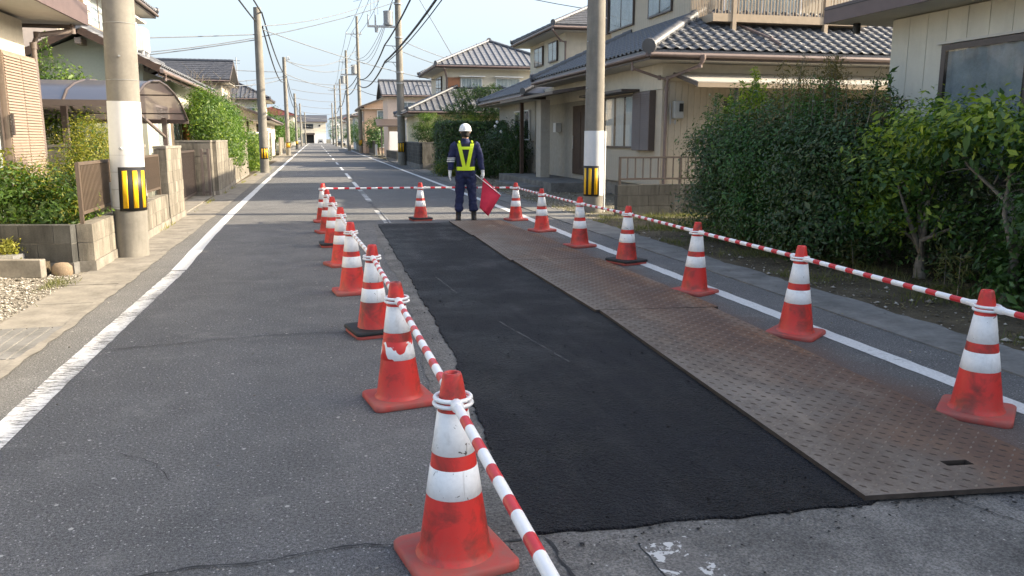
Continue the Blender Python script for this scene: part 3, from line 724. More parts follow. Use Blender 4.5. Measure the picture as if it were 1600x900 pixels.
# ================================================================ bars with rings
def bar(a, b, label, mat='bar_red', first=.10, za=.606, zb=.606):
    A = Vector((a[0], a[1], za)); B = Vector((b[0], b[1], zb)); d = (B-A).normalized()
    t = thing('cone_bar', label, 'barrier bar', tuple(A), group='striped bars linking the cones')
    side = Vector((-d.y, d.x, 0))
    def ring(c, s):
        mb = MB(); pts = []
        n = 20; rr_ = .066
        vs = []
        for i in range(n):
            an = 2*math.pi*i/n; cc = Vector((math.cos(an), math.sin(an), 0)); ce = c + cc*(rr_ if s > 0 else rr_-.003) + Vector((0, 0, -.014 if s > 0 else .006))
            for k in range(6):
                a2 = 2*math.pi*k/6; vs.append(ce + cc*math.cos(a2)*.008 + Vector((0,0,1))*math.sin(a2)*.008)
        fs = [(i*6+k, ((i+1)%n)*6+k, ((i+1)%n)*6+(k+1)%6, i*6+(k+1)%6) for i in range(n) for k in range(6)]
        mb.add(vs, fs, 0, True); return mb
    s0 = A + d*.066; s1 = B - d*.066
    ring(A, 1).build('ring', M['bar_white'], t); ring(B, -1).build('ring', M['bar_white'], t)
    for p, q in ((s0, s0 + d*.05), (s1, s1 - d*.05)):
        mb = MB(); mb.tube([p - (q-p)*.25, p, p+(q-p)*.6, q], [.012, .021, .023, .019], 12); mb.build('end_cap', M['bar_white'], t)
    mb = MB(); Ltot = (s1-s0).length; x = 0; seg = [(.0, first+.03, 0)]; x = first+.03
    while x < Ltot-.1:
        seg.append((x, min(x+.085, Ltot), 1)); x += .085
        if x < Ltot: seg.append((x, min(x+.115, Ltot), 0)); x += .115
    if x < Ltot: seg.append((x, Ltot, 0))
    for u, v, m_ in seg: mb.tube([s0+d*u, s0+d*v], [.017, .017], 14, m_, caps=False)
    mb.build('pole', [M['bar_white'], M[mat]], t)
    return t
lbl = ['bar from the nearest left cone to the second left cone, bold red stripes', 'bar between the second and third left cones, its red stripes worn thin', 'bar between the third and fourth left cones', 'bar between the fourth and fifth left cones, almost white', 'bar between the fifth and sixth left cones', 'bar between the sixth and seventh left cones', 'bar between the seventh left cone and the far left corner cone']
for i in range(7): bar(LR[i], LR[i+1], lbl[i], 'bar_red' if i < 2 else 'bar_faded')
bar((.44, .75), LR[0], 'nearest bar of the left row, running out of the photo at the bottom')
bar(LR[7], BK[0], 'back bar left of the guard, from the corner cone to the dull back cone')
bar(BK[0], RRW[0], 'back bar passing in front of the guard')
lbr = ['bar between the two far right-row cones beside the flag', 'bar between the second and third cones of the right row', 'bar in front of the right utility pole', 'bar in front of the low block wall on the right', 'bar in front of the dark bushes, between the clean cone and the sooty cone', 'bar in front of the right bushes, to the nearest right-row cone']
for i in range(6): bar(RRW[i], RRW[i+1], lbr[i])
bar(RRW[6], (3.42, 1.60), 'nearest bar of the right row, white end leaving the photo at its right edge')

# ================================================================ the guard
G0 = Vector((2.64, 14.66, 0))
per = thing('person', 'guard in white helmet, navy uniform and yellow reflective vest, from behind, holding a red flag', 'person', tuple(G0))
def loft(rings, n=16, cap=True):
    """rings: (x, y, z, rx, ry) in person coordinates; x to the viewer's right, y away from the viewer"""
    mb = MB(); V = []
    for x, y, z, rx, ry in rings:
        for k in range(n):
            a = 2*math.pi*k/n; V.append((x+rx*math.cos(a), y+ry*math.sin(a), z))
    F = [(i*n+k, i*n+(k+1)%n, (i+1)*n+(k+1)%n, (i+1)*n+k) for i in range(len(rings)-1) for k in range(n)]
    mb.add(V, F, 0, True)
    if cap: mb.add(V[:n], [tuple(range(n))[::-1]], 0, True); mb.add(V[-n:], [tuple(range(n))], 0, True)
    return mb
CY = math.cos(R(-8)); SY = math.sin(R(-8))
def pl(mb):  # person coordinates -> world
    mb.v = [(G0.x + x*CY - y*SY, G0.y + x*SY + y*CY, G0.z + z) for x, y, z in mb.v]; return mb
def join(*ms):
    r = MB()
    for m_ in ms:
        b = len(r.v); r.v += m_.v; r.f += [[b+i for i in f] for f in m_.f]; r.m += m_.m; r.sm += m_.sm
    return r
def limb(pts, rs, n=14):
    mb = MB(); mb.tube(pts, rs, n); return mb
def organic(name, mb, mat, voxel=.012, sm=4, bump=0, parent=per):
    o = pl(mb).build(name, mat, parent)
    md = o.modifiers.new('remesh', 'REMESH'); md.mode = 'VOXEL'; md.voxel_size = voxel; md.use_smooth_shade = True
    md = o.modifiers.new('smooth', 'SMOOTH'); md.iterations = sm; md.factor = .5
    if bump:
        tx = bpy.data.textures.new(name+'_folds', 'CLOUDS'); tx.noise_scale = .075
        md = o.modifiers.new('folds', 'DISPLACE'); md.texture = tx; md.strength = bump; md.mid_level = .5; md.texture_coords = 'GLOBAL'
    return o
m_skin = m_plain('skin', (.42,.26,.18), .55, .06, 8); m_navy = m_plain('navy_cloth', (.018,.024,.075), .85, .2, 14, bump=.4, bd=.006)
m_navy2 = m_plain('navy_trousers', (.016,.022,.066), .85, .2, 12, bump=.5, bd=.008); m_boot = m_plain('black_leather', (.012,.012,.013), .4, .2, 20)
m_vest = m_plain('vest_yellow', (.62,.80,.02), .5, .05, 20); m_mesh = m_plain('vest_mesh', (.012,.014,.03), .8, .2, 40); m_helm = m_plain('helmet_white', (.80,.80,.78), .3, .03, 5, bump=0)
m_glove = m_plain('white_glove', (.74,.74,.72), .8, .06, 20); m_hair = m_plain('dark_hair', (.015,.012,.010), .7, .2, 40)
# body (skin): head, neck, torso core, arms, hands inside the gloves
shL, shR = (-.185, 0, 1.40), (.185, 0, 1.40); elL, elR = (-.272, .02, 1.13), (.278, .02, 1.13); wrL, wrR = (-.288, -.03, .90), (.312, -.035, .905)
head = loft([(0,.01,1.43,.055,.06),(0,.01,1.49,.052,.058),(0,.025,1.525,.058,.075),(0,.03,1.56,.070,.088),(0,.025,1.60,.077,.096),(0,.02,1.65,.078,.097),(0,.015,1.70,.068,.085),(0,.01,1.735,.035,.045)])
ears = join(limb([(-.078,.0,1.60),(-.086,-.005,1.625)],[.014,.016],8), limb([(.078,.0,1.60),(.086,-.005,1.625)],[.014,.016],8), limb([(0,.12,1.60),(0,.135,1.585)],[.012,.014],8))
torso = loft([(0,0,.93,.13,.09),(0,0,1.05,.135,.09),(0,0,1.25,.16,.10),(0,0,1.38,.15,.085),(0,0,1.44,.07,.06)])
body = join(head, ears, torso, limb([shL, elL, wrL], [.045,.038,.026]), limb([shR, elR, wrR], [.045,.038,.026]), limb([(-.085,0,.92),(-.112,0,.5),(-.138,0,.12)],[.075,.05,.035]), limb([(.085,0,.92),(.112,0,.5),(.138,0,.12)],[.075,.05,.035]))
organic('body', body, m_skin, .010, 3)
mb = loft([(0,-.006,1.532,.066,.080),(0,-.008,1.560,.076,.090),(0,-.006,1.59,.080,.094),(0,-.004,1.63,.083,.098),(0,0,1.66,.08,.098)]); organic('hair', mb, m_hair, .01, 2)
# jacket
jt = loft([(0,0,.90,.172,.118),(0,0,.96,.176,.122),(0,0,1.03,.168,.118),(0,0,1.12,.178,.122),(0,0,1.24,.196,.128),(0,-.004,1.33,.206,.122),(0,-.004,1.39,.198,.105),(0,0,1.43,.135,.085),(0,0,1.455,.075,.07)])
def sleeve(s, el, wr): return join(limb([(s*.155,0,1.395),(s*.195,0,1.37),(s*.228,.008,1.27),(el[0],el[1],el[2]),(el[0]+s*.004,(el[1]+wr[1])/2,(el[2]+wr[2])/2),(wr[0],wr[1],wr[2]+.03)],[.075,.080,.073,.062,.055,.046]))
collar = loft([(0,.0,1.43,.082,.078),(0,.0,1.505,.070,.074),(0,.0,1.510,.055,.058)])
organic('jacket', join(jt, sleeve(-1, elL, wrL), sleeve(1, elR, wrR), collar), m_navy, .011, 3, .030)
# trousers, bloused at the boots
def leg(s): return limb([(s*.082,0,.93),(s*.088,0,.82),(s*.100,.0,.68),(s*.114,.008,.50),(s*.126,0,.34),(s*.134,-.004,.25),(s*.138,-.004,.205),(s*.140,-.002,.175)],[.098,.105,.094,.080,.074,.080,.085,.060])
hips = loft([(0,0,.80,.15,.10),(0,0,.86,.172,.118),(0,0,.93,.170,.118),(0,0,.99,.155,.108)])
organic('trousers', join(leg(-1), leg(1), hips), m_navy2, .011, 3, .040)
for s in (-1, 1):
    x = s*.142
    bt = join(limb([(x,0,.24),(x,0,.16),(x,-.002,.09)],[.052,.050,.050]), loft([(x+s*.006,.035,.012,.050,.135),(x+s*.006,.035,.03,.052,.138),(x+s*.004,.025,.065,.048,.115),(x,.0,.10,.045,.07)], 14))
    organic('boot', bt, m_boot, .009, 2)
    mb = loft([(x+s*.006,.035,0,.053,.140),(x+s*.006,.035,.016,.053,.140)], 14); pl(mb).build('boot_sole', M['rubber'], per)
# helmet with brim and ridge
H0 = 1.635
hm = loft([(0,.008,H0,.118,.140),(0,.008,H0+.012,.116,.138),(0,.005,H0+.016,.108,.128),(0,.005,H0+.05,.107,.126),(0,.005,H0+.09,.094,.112),(0,.005,H0+.12,.070,.085),(0,.005,H0+.138,.040,.050),(0,.005,H0+.142,.012,.016)], 28)
hm2 = join(hm, loft([(0,.125,H0-.002,.075,.045),(0,.125,H0+.008,.07,.040)], 16), limb([(0,-.108,H0+.06),(0,-.07,H0+.110),(0,0,H0+.134),(0,.08,H0+.110)],[.008,.012,.012,.010],8))
organic('helmet', hm2, m_helm, .008, 2)
mb = join(limb([(-.085,.03,1.64),(-.082,.04,1.56),(-.04,.10,1.515),(0,.115,1.51)],[.006]*4,6), limb([(.085,.03,1.64),(.082,.04,1.56),(.04,.10,1.515),(0,.115,1.51)],[.006]*4,6)); pl(mb).build('chin_strap', m_navy, per)
# gloves with five separate fingers
def glove(s, wr, grip):
    wx, wy, wz = wr; parts = []
    parts.append(loft([(wx,wy,wz+.035,.036,.034),(wx,wy,wz+.0,.031,.028),(wx+s*.002,wy,wz-.03,.030,.040),(wx+s*.004,wy-.002,wz-.07,.026,.045),(wx+s*.004,wy-.002,wz-.090,.018,.040)], 14))
    for i, ln in enumerate((.068,.080,.074,.056)):
        yy = wy + .034 - i*.023
        if grip: pts = [(wx+s*.006,yy,wz-.075),(wx+s*.010,yy,wz-.105),(wx-s*.018,yy,wz-.122),(wx-s*.036,yy,wz-.100)]
        else: pts = [(wx+s*.004,yy,wz-.08),(wx+s*.004,yy-.002*i,wz-.08-ln*.5),(wx-s*.008,yy-.003*i,wz-.08-ln*.85),(wx-s*.016,yy-.003*i,wz-.08-ln)]
        parts.append(limb(pts, [.0115,.0110,.0100,.0080], 8))
    if grip: parts.append(limb([(wx-s*.010,wy+.036,wz-.03),(wx-s*.022,wy+.055,wz-.06),(wx-s*.034,wy+.040,wz-.088)],[.013,.012,.009],8))
    else: parts.append(limb([(wx-s*.008,wy+.036,wz-.028),(wx-s*.016,wy+.058,wz-.055),(wx-s*.020,wy+.062,wz-.085)],[.013,.012,.009],8))
    return join(*parts)
organic('glove', glove(-1, wrL, False), m_glove, .005, 1); organic('glove', glove(1, wrR, True), m_glove, .005, 1)
# arm band: white stripes on the left sleeve
for k in range(3):
    z = 1.155 - k*.030
    f = (1.37-z)/(1.37-1.13); cx = -.228 - .034*max(0, (1.27-z)/.14); mb = loft([(cx,.012,z-.009,.0745,.0745),(cx-.001,.012,z+.009,.0755,.0755)], 20, False); pl(mb).build('sleeve_stripe', m_glove, per)
# vest: dark mesh with yellow V and belt, sitting just proud of the jacket
def back(x, z, off=.0):
    w_ = .176 + .030*min(1, max(0, (z-1.0)/.3)); dd = .121 + .008*min(1, max(0, (z-1.0)/.24)) - max(0, z-1.33)*.35
    q = max(0, 1-(x/(w_*1.02))**2)**.5
    return -(dd*q) - .004 - off
def ribbon(pts, wid, off, name, mat, front=False):
    mb = MB(); V = []; P = []
    for (a, b) in zip(pts[:-1], pts[1:]):
        for i in range(10): P.append((a[0]+(b[0]-a[0])*i/10, a[1]+(b[1]-a[1])*i/10))
    P.append(pts[-1])
    for i, (x, z) in enumerate(P):
        a = P[max(0, i-1)]; b = P[min(len(P)-1, i+1)]; d = Vector((b[0]-a[0], b[1]-a[1])).normalized(); q = Vector((-d.y, d.x))*wid/2
        for k in (-1, -.33, .33, 1):
            xx, zz = x+q.x*k, z+q.y*k; yb = back(xx, zz, off)
            if front: yb = -yb
            V += [(xx, yb, zz)]
        for k in (-1, -.33, .33, 1):
            xx, zz = x+q.x*k, z+q.y*k; yb = back(xx, zz, off-.006)
            if front: yb = -yb
            V += [(xx, yb, zz)]
    n = 8; F = []
    for i in range(len(P)-1):
        for k in range(3): F += [(i*n+k, i*n+k+1, (i+1)*n+k+1, (i+1)*n+k), (i*n+4+k, (i+1)*n+4+k, (i+1)*n+5+k, i*n+5+k)]
        F += [(i*n, (i+1)*n, (i+1)*n+4, i*n+4), (i*n+3, i*n+7, (i+1)*n+7, (i+1)*n+3)]
    F += [(0,4,5,1),(1,5,6,2),(2,6,7,3)]; e = (len(P)-1)*n; F += [(e,e+1,e+5,e+4),(e+1,e+2,e+6,e+5),(e+2,e+3,e+7,e+6)]
    mb.add(V, F, 0, False); return pl(mb).build(name, mat, vest)
vest = None
mbv = MB(); V = []
for j in range(12):
    z = .965 + j*(1.415-.965)/11
    hw = .125 if z < 1.2 else .125 - (z-1.2)*.12
    for i in range(13):
        x = -hw + 2*hw*i/12; V.append((x, back(x, z, .002), z))
mbv.add(V, [(j*13+i, j*13+i+1, (j+1)*13+i+1, (j+1)*13+i) for j in range(11) for i in range(12)], 0, True)
vest = pl(mbv).build('vest', m_mesh, per)
ribbon([(-.165,.965),(.165,.965)], .066, .008, 'belt', m_vest)
ribbon([(-.122,1.42),(-.030,.99)], .066, .006, 'vest_strap', m_vest); ribbon([(.122,1.42),(.030,.99)], .066, .006, 'vest_strap', m_vest)
ribbon([(-.10,1.335),(.10,1.335)], .050, .004, 'vest_strap', m_vest)
for s in (-1, 1):
    mb = limb([(s*.118,-.098,1.425),(s*.116,-.05,1.452),(s*.112,.0,1.455),(s*.11,.06,1.42),(s*.10,.11,1.33),(s*.07,.135,1.15),(s*.06,.13,1.0)],[.02]*7,8)
    pl(mb).build('vest_strap', m_vest, vest)
# flag in the right hand
hx, hy, hz = wrR[0]-.008, wrR[1], wrR[2]-.10
fp0 = G0 + Vector((hx, hy, hz)); 
fl = thing('signal_flag', 'plain red cloth signal flag hanging from its stick in the right hand of the guard', 'flag', tuple(fp0))
m_flag = m_plain('red_cloth', (.66,.035,.075), .8, .08, 10, bump=.3, bd=.01)
mb = MB(); a = Vector((hx-.19, hy-.02, hz+.10)); b = Vector((hx+.345, hy+.03, hz-.33)); mb.tube([a, b], [.0075,.0075], 8); pl(mb).build('stick', M['bar_white'], fl)
mb = MB(); V = []; NU, NV = 14, 12
A0 = Vector((hx+.02, hy, hz+.0)); A1 = b; B0 = Vector((hx-.055, hy-.02, hz-.56)); B1 = Vector((hx+.105, hy-.03, hz-.72))
for i in range(NU+1):
    for j in range(NV+1):
        u = i/NU; v = j/NV; p = (A0*(1-u)+A1*u)*(1-v) + (B0*(1-u)+B1*u)*v
        p = p + Vector((0, .03*math.sin(u*7+v*1.5)*v + .012*math.sin(v*5+u*3), 0)); V.append(tuple(p))
mb.add(V, [(i*(NV+1)+j, i*(NV+1)+j+1, (i+1)*(NV+1)+j+1, (i+1)*(NV+1)+j) for i in range(NU) for j in range(NV)], 0, True)
o = pl(mb).build('cloth', m_flag, fl); md = o.modifiers.new('s', 'SOLIDIFY'); md.thickness = .003

# ================================================================ utility poles
POLES = {}
def util_pole(key, x, y, h, label, r0=.20, lean=(0, 0), wrap=None, band=None, band_dir=(0, -1), arms=(), bolts=0, seg=28):
    t = thing('utility_pole', label, 'utility pole', (x, y, 0), group='concrete utility poles along the street')
    def ax(z): return Vector((x+lean[0]*z, y+lean[1]*z, z))
    def rad(z): return r0 - z*.0062*(r0/.2)
    zs = [0, h*.33, h*.66, h]
    mb = MB(); mb.tube([ax(z) for z in [-.1]+zs[1:]], [rad(0)]+[rad(z) for z in zs[1:]], seg); mb.build('pole', M['concrete'], t)
    if wrap:
        mb = MB(); mb.tube([ax(wrap[0]), ax(wrap[1])], [rad(wrap[0])+.004, rad(wrap[1])+.004], seg); mb.build('white_wrap', M['wrap'], t)
    if band:
        z0, z1 = band; n = 9; a0 = math.atan2(band_dir[1], band_dir[0]); half = R(band[2]) if len(band) > 2 else R(62)
        half = R(54)
        def arc(za, zb, aa, ab, e, k=10):
            mb = MB(); V = []
            for z, rr2 in ((za, rad(za)+e), (zb, rad(zb)+e)):
                for i in range(k+1):
                    an = aa+(ab-aa)*i/k; c = ax(z); V.append((c.x+rr2*math.cos(an), c.y+rr2*math.sin(an), z))
            for z, rr2 in ((za, rad(za)+.002), (zb, rad(zb)+.002)):
                for i in range(k+1):
                    an = aa+(ab-aa)*i/k; c = ax(z); V.append((c.x+rr2*math.cos(an), c.y+rr2*math.sin(an), z))
            n_ = k+1; F = [(i, i+1, n_+i+1, n_+i) for i in range(k)] + [(i, 2*n_+i, 2*n_+i+1, i+1) for i in range(k)] + [(n_+i, n_+i+1, 3*n_+i+1, 3*n_+i) for i in range(k)] + [(0, n_, 3*n_, 2*n_), (k, 2*n_+k, 3*n_+k, n_+k)]
            return mb.add(V, F, 0, True)
        bd = arc(z0, z1, a0-half, a0+half, .012).build('marker_sheet', M['black'], t)
        for k in range(3):
            c = a0 + (k-1)*R(33); arc(z0+.035, z1-.045, c-R(8.2), c+R(8.2), .0155, 4).build('yellow_stripe', M['yellow'], bd)
        for z in (z0+.05, (z0+z1)/2, z1-.06):
            mb = MB(); c = ax(z); n_ = 20; pts = [(c.x+(rad(z)+.006)*math.cos(2*math.pi*i/n_), c.y+(rad(z)+.006)*math.sin(2*math.pi*i/n_), z) for i in range(n_+1)]
            mb.tube(pts, [.004]*len(pts), 5, caps=False); mb.build('strap_wire', M['metal'], t)
    for k in range(bolts):
        z = 2.5 + k*.45; s = 1 if k % 2 else -1; c = ax(z); d = Vector((s, -.35, 0)).normalized() if bolts > 1 else Vector((.1, -1, 0)).normalized()
        mb = MB(); mb.tube([c+d*(rad(z)-.02), c+d*(rad(z)+.03)], [.014,.012], 8); mb.build('step_bolt', M['metal'], t)
    for (z, x0, x1, dy) in arms:      # crossarm with insulators
        c = ax(z); mb = MB(); mb.box((c.x+x0, c.y+dy-.04, z-.04), (c.x+x1, c.y+dy+.04, z+.04)); ar = mb.build('crossarm', M['gear'], t)
        for xx in ((x0+.08, (x0+x1)/2, x1-.08) if x1-x0 > .9 else (x0+.08, x1-.08)):
            if abs(xx) < .2: xx += .3
            mb = MB(); mb.lathe((c.x+xx, c.y+dy, z+.04), [(.02,0),(.05,.04),(.03,.08),(.055,.12),(.03,.18),(.01,.24)], 8); mb.build('insulator', M['gear'], ar)
        mb = MB(); mb.tube([(c.x, c.y+dy, z-.45), (c.x+(x0 if abs(x0) > abs(x1) else x1)*.6, c.y+dy, z-.03)], [.02,.02], 6); mb.build('brace', M['gear'], t)
    POLES[key] = (ax, h)
    return t
NF = (.42, -.91)
util_pole('L1', -2.40, 11.2, 9.6, 'thick concrete pole in the left foreground, white wrapped, with black and yellow marker sheet', .205, (.027, 0), (.62, 1.96), (.60, 1.15), (.55, -.83), bolts=1)
mb = MB(); tt = bpy.data.objects['utility_pole']
util_pole('R1', 5.50, 15.75, 10.5, 'thick concrete pole in front of the right house, white sleeve over yellow-striped marker', .205, (.0, 0), (.36, 1.66), (.35, .96), (-.62, -.78), bolts=5)
util_pole('L2', -2.33, 37.9, 7.1, 'second pole on the left side, yellow-striped marker at its foot, cables at its top', .2, (.006, 0), None, (.62, 1.12), (.2, -.98))
util_pole('L3', -2.58, 77, 8.7, 'third pole on the left side, slim top bracket, beside the far trees', .21, (.002, 0), None, (.7, 1.2), (.2, -.98), arms=((8.5, -.1, .5, 0),), seg=14)
util_pole('L4', -2.85, 122, 7.9, 'fourth pole on the left side of the street', .21, (.0, 0), None, (.7, 1.2), (.2, -.98), seg=12)
util_pole('L5', -3.0, 168, 8.4, 'fifth pole on the left side of the street, far off', .2, seg=10)
util_pole('L6', -2.9, 225, 8.4, 'last pole on the left before the end of the street', .2, seg=10)
util_pole('R2', 4.75, 47, 12.2, 'tall transformer pole on the right behind the guard, two cable brackets reaching left', .235, (-.004, 0), None, (.75, 1.3), (-.35, -.94), arms=((10.5, -.9, .9, 0), (11.6, -.9, .9, 0)), bolts=0)
util_pole('R3', 4.55, 88, 14.0, 'tall slender pole topped by a wide crossarm, middle of the right-hand line', .23, (0, 0), None, (.8, 1.4), (-.3, -.95), arms=((12.2, -1.2, .45, 0),), seg=14)
util_pole('R4', 3.95, 105, 12.3, 'right-hand pole with a small transformer, just left of the wide crossarm pole', .22, (0, 0), None, None, arms=((10.9, -.9, .6, 0),), seg=14)
util_pole('R5', 4.15, 142, 11.4, 'fifth right-hand pole along the street', .21, seg=12, arms=((10.6, -.7, .5, 0),))
util_pole('R6', 3.85, 168, 12.0, 'sixth right-hand pole, crossarm leaning out to the left', .21, seg=10, arms=((11.0, -1.2, .5, 0),))
util_pole('R7', 4.0, 209, 10.3, 'farthest right-hand pole carrying a round hoop of cable', .2, seg=10, arms=((9.6, -.7, .7, 0),))
def part_of(nth, mb, name, mat):
    t = [o for o in bpy.data.objects if o.name.startswith('utility_pole') and o.get('label', '').startswith(nth)][0]
    return mb.build(name, mat, t)
def xf(nth, x, y, z, r=.26, h=.75, side=-1, armlen=1.5):
    mb = MB(); mb.lathe((x, y, z), [(r*.92,0),(r,.04),(r,h-.08),(r*1.05,h-.06),(r*1.05,h)], 16); tr = part_of(nth, mb, 'transformer', M['gear'])
    mb = MB(); mb.box((x-.05, y-r-.03, z+.1), (x+.05, y-r+.02, z+h-.12)); mb.build('fin', M['gear'], tr)
    return tr
xf('tall transformer', 4.16, 47, 7.75)
mb = MB(); mb.box((3.0, 46.9, 7.62), (4.6, 47.1, 7.72)); part_of('tall transformer', mb, 'platform', M['gear'])
for x in (3.05, 3.45):
    mb = MB(); mb.tube([(x, 47, 7.72), (x, 47, 8.3)], [.05,.035], 8); part_of('tall transformer', mb, 'cutout', M['gear'])
mb = MB(); mb.tube([(3.5, 47, 7.35), (3.5, 47, 7.65)], [.09,.11], 10); part_of('tall transformer', mb, 'insulator', M['gear'])
for z, xl in ((6.62, 3.92), (5.74, 3.92)):
    mb = MB(); mb.tube([(4.7, 47, z), (xl, 47, z+.04)], [.025,.02], 6); mb.tube([(4.7, 47, z-.45), (4.35, 47, z)], [.015,.015], 6); part_of('tall transformer', mb, 'bracket', M['metal'])
for z in (2.8, 4.6, 5.2, 7.1, 8.9, 9.6):
    mb = MB(); mb.tube([(4.73, 47, z-.03), (4.73, 47, z+.03)], [.235,.235], 16); part_of('tall transformer', mb, 'clamp', M['metal'])
xf('tall slender', 4.1, 88, 8.2, .3, .9); xf('right-hand pole with', 3.5, 105, 8.3, .3, .9)
mb = MB(); mb.box((2.7, 87.9, 8.05), (4.5, 88.1, 8.18)); part_of('tall slender', mb, 'platform', M['gear'])
# white plate and down-pipe on the foreground poles
mb = MB(); mb.tube([(5.72, 15.72, 0), (5.72, 15.72, 1.66)], [.03,.03], 8); part_of('thick concrete pole in front of the right', mb, 'conduit', M['wrap'])
mb = MB(); mb.box((-2.62, 11.28, 0), (-2.585, 11.32, .95)); part_of('thick concrete pole in the left', mb, 'conduit', M['wrap'])

# ================================================================ overhead wires
WN = [0]
def wire(p, q, sag, r, label, mat='wire', n=14, name='overhead_cable'):
    p = Vector(p); q = Vector(q); pts = []
    for i in range(n+1):
        u = i/n; v = p.lerp(q, u); v.z -= 4*sag*u*(1-u); pts.append(v)
    mb = MB(); mb.tube(pts, [r]*(n+1), 5, caps=False)
    o = mb.build(name, M[mat]); tag(o, label, 'cable', 'overhead wires'); return o
def PT(k, f, dx=0, dy=0):
    ax, h = POLES[k]; c = ax(f); return (c.x+dx, c.y+dy, f)
# left side telephone cables
wire(PT('L2', 6.9, .18), (-3.3, -2, 9.0), .5, .034, 'upper thick cable arriving at the top of the second left pole')
wire(PT('L2', 6.55, -.1), (-3.75, -2, 8.2), .5, .034, 'lower thick cable passing left of the second left pole')
wire(PT('L2', 6.9, .2), PT('L3', 7.0, .2), .6, .036, 'upper thick cable between the second and third left poles')
wire(PT('L2', 6.3, .2), PT('L3', 6.6, -.1), .8, .036, 'lower thick cable between the second and third left poles')
for a, b, z0, z1 in (('L3','L4',7.0,6.6), ('L4','L5',6.6,6.6), ('L5','L6',6.6,6.4)):
    wire(PT(a, z0, .15), PT(b, z1, .15), .6, .04, 'thick cable from left pole %s on along the street' % {'L3': 'three', 'L4': 'four', 'L5': 'five'}[a])
    wire(PT(a, z0-.5, .15), PT(b, z1-.5, .15), 1.0, .035, 'slack lower cable from left pole %s on along the street' % {'L3': 'three', 'L4': 'four', 'L5': 'five'}[a])
# right side thick cables, out of frame over the near right, down to the brackets
wire((3.92, 47, 6.66), (4.0, 12, 9.7), .75, .04, 'upper thick cable rising to the right from the transformer pole bracket')
wire((3.92, 47, 5.78), (5.0, 12, 8.6), .65, .05, 'lower thick bundled cable rising to the right from the transformer pole')
wire((3.95, 47, 5.7), (5.1, 12, 8.5), .75, .022, 'thin wire lashed beside the lower thick cable')
wire((3.92, 47, 6.66), PT('R3', 7.9, -.2), .9, .045, 'upper thick cable between the transformer pole and the next right pole')
wire((3.92, 47, 5.78), PT('R3', 7.3, -.2), .9, .05, 'lower thick cable between the transformer pole and the next right pole')
wire(PT('R3', 7.9, -.2), PT('R4', 7.7, -.2), .3, .045, 'upper thick cable between the two tall right poles')
wire(PT('R3', 7.3, -.2), PT('R4', 7.0, -.2), .5, .05, 'lower thick cable between the two tall right poles')
for a, b, z0, z1 in (('R4','R5',7.4,7.0), ('R5','R6',7.0,7.0), ('R6','R7',7.0,6.6)):
    wire(PT(a, z0, -.2), PT(b, z1, -.2), .8, .05, 'thick cable between far right poles, from the %s one on' % {'R4': 'fourth', 'R5': 'fifth', 'R6': 'sixth'}[a])
# high-voltage lines along the right poles
for i, dx in enumerate((-1.1, -.5, .35)):
    nm = ('left', 'middle', 'right')[i]
    wire(PT('R3', 12.45, dx), PT('R2', 11.9, dx*.8), .5, .020, nm + ' power line between the crossarm pole and the transformer pole', 'wire_thin')
    wire(PT('R2', 11.9, dx*.8), (4.4+dx, -2, 13.5), .6, .016, nm + ' power line from the transformer pole out over the camera', 'wire_thin')
    wire(PT('R3', 12.45, dx), PT('R4', 11.2, dx*.7), .3, .022, nm + ' power line between the two tall right poles', 'wire_thin')
    wire(PT('R4', 11.2, dx*.7), PT('R5', 10.8, dx*.6), .6, .022, nm + ' power line from the fourth to the fifth right pole', 'wire_thin')
    wire(PT('R5', 10.8, dx*.6), PT('R6', 11.2, dx*.8), .6, .024, nm + ' power line from the fifth to the sixth right pole', 'wire_thin')
    wire(PT('R2', 9.2, -.25), PT('R3', 9.9+.25*i, -.3), 1.2+.5*i, .018, nm + ' slack service wire hanging left of the transformer pole', 'wire_thin')
    wire((3.2+.2*i, 47, 8.3), (3.25+.2*i, 47, 11.6), 0, .012, nm + ' dropper above the transformer platform', 'wire_thin', 4)
    wire(PT('R2', 9.6+i*.3, 0), (-1+2.2*i, 58+6*i, 12.6), .2, .018, nm + ' thin span fanning out from the transformer pole top', 'wire_thin')
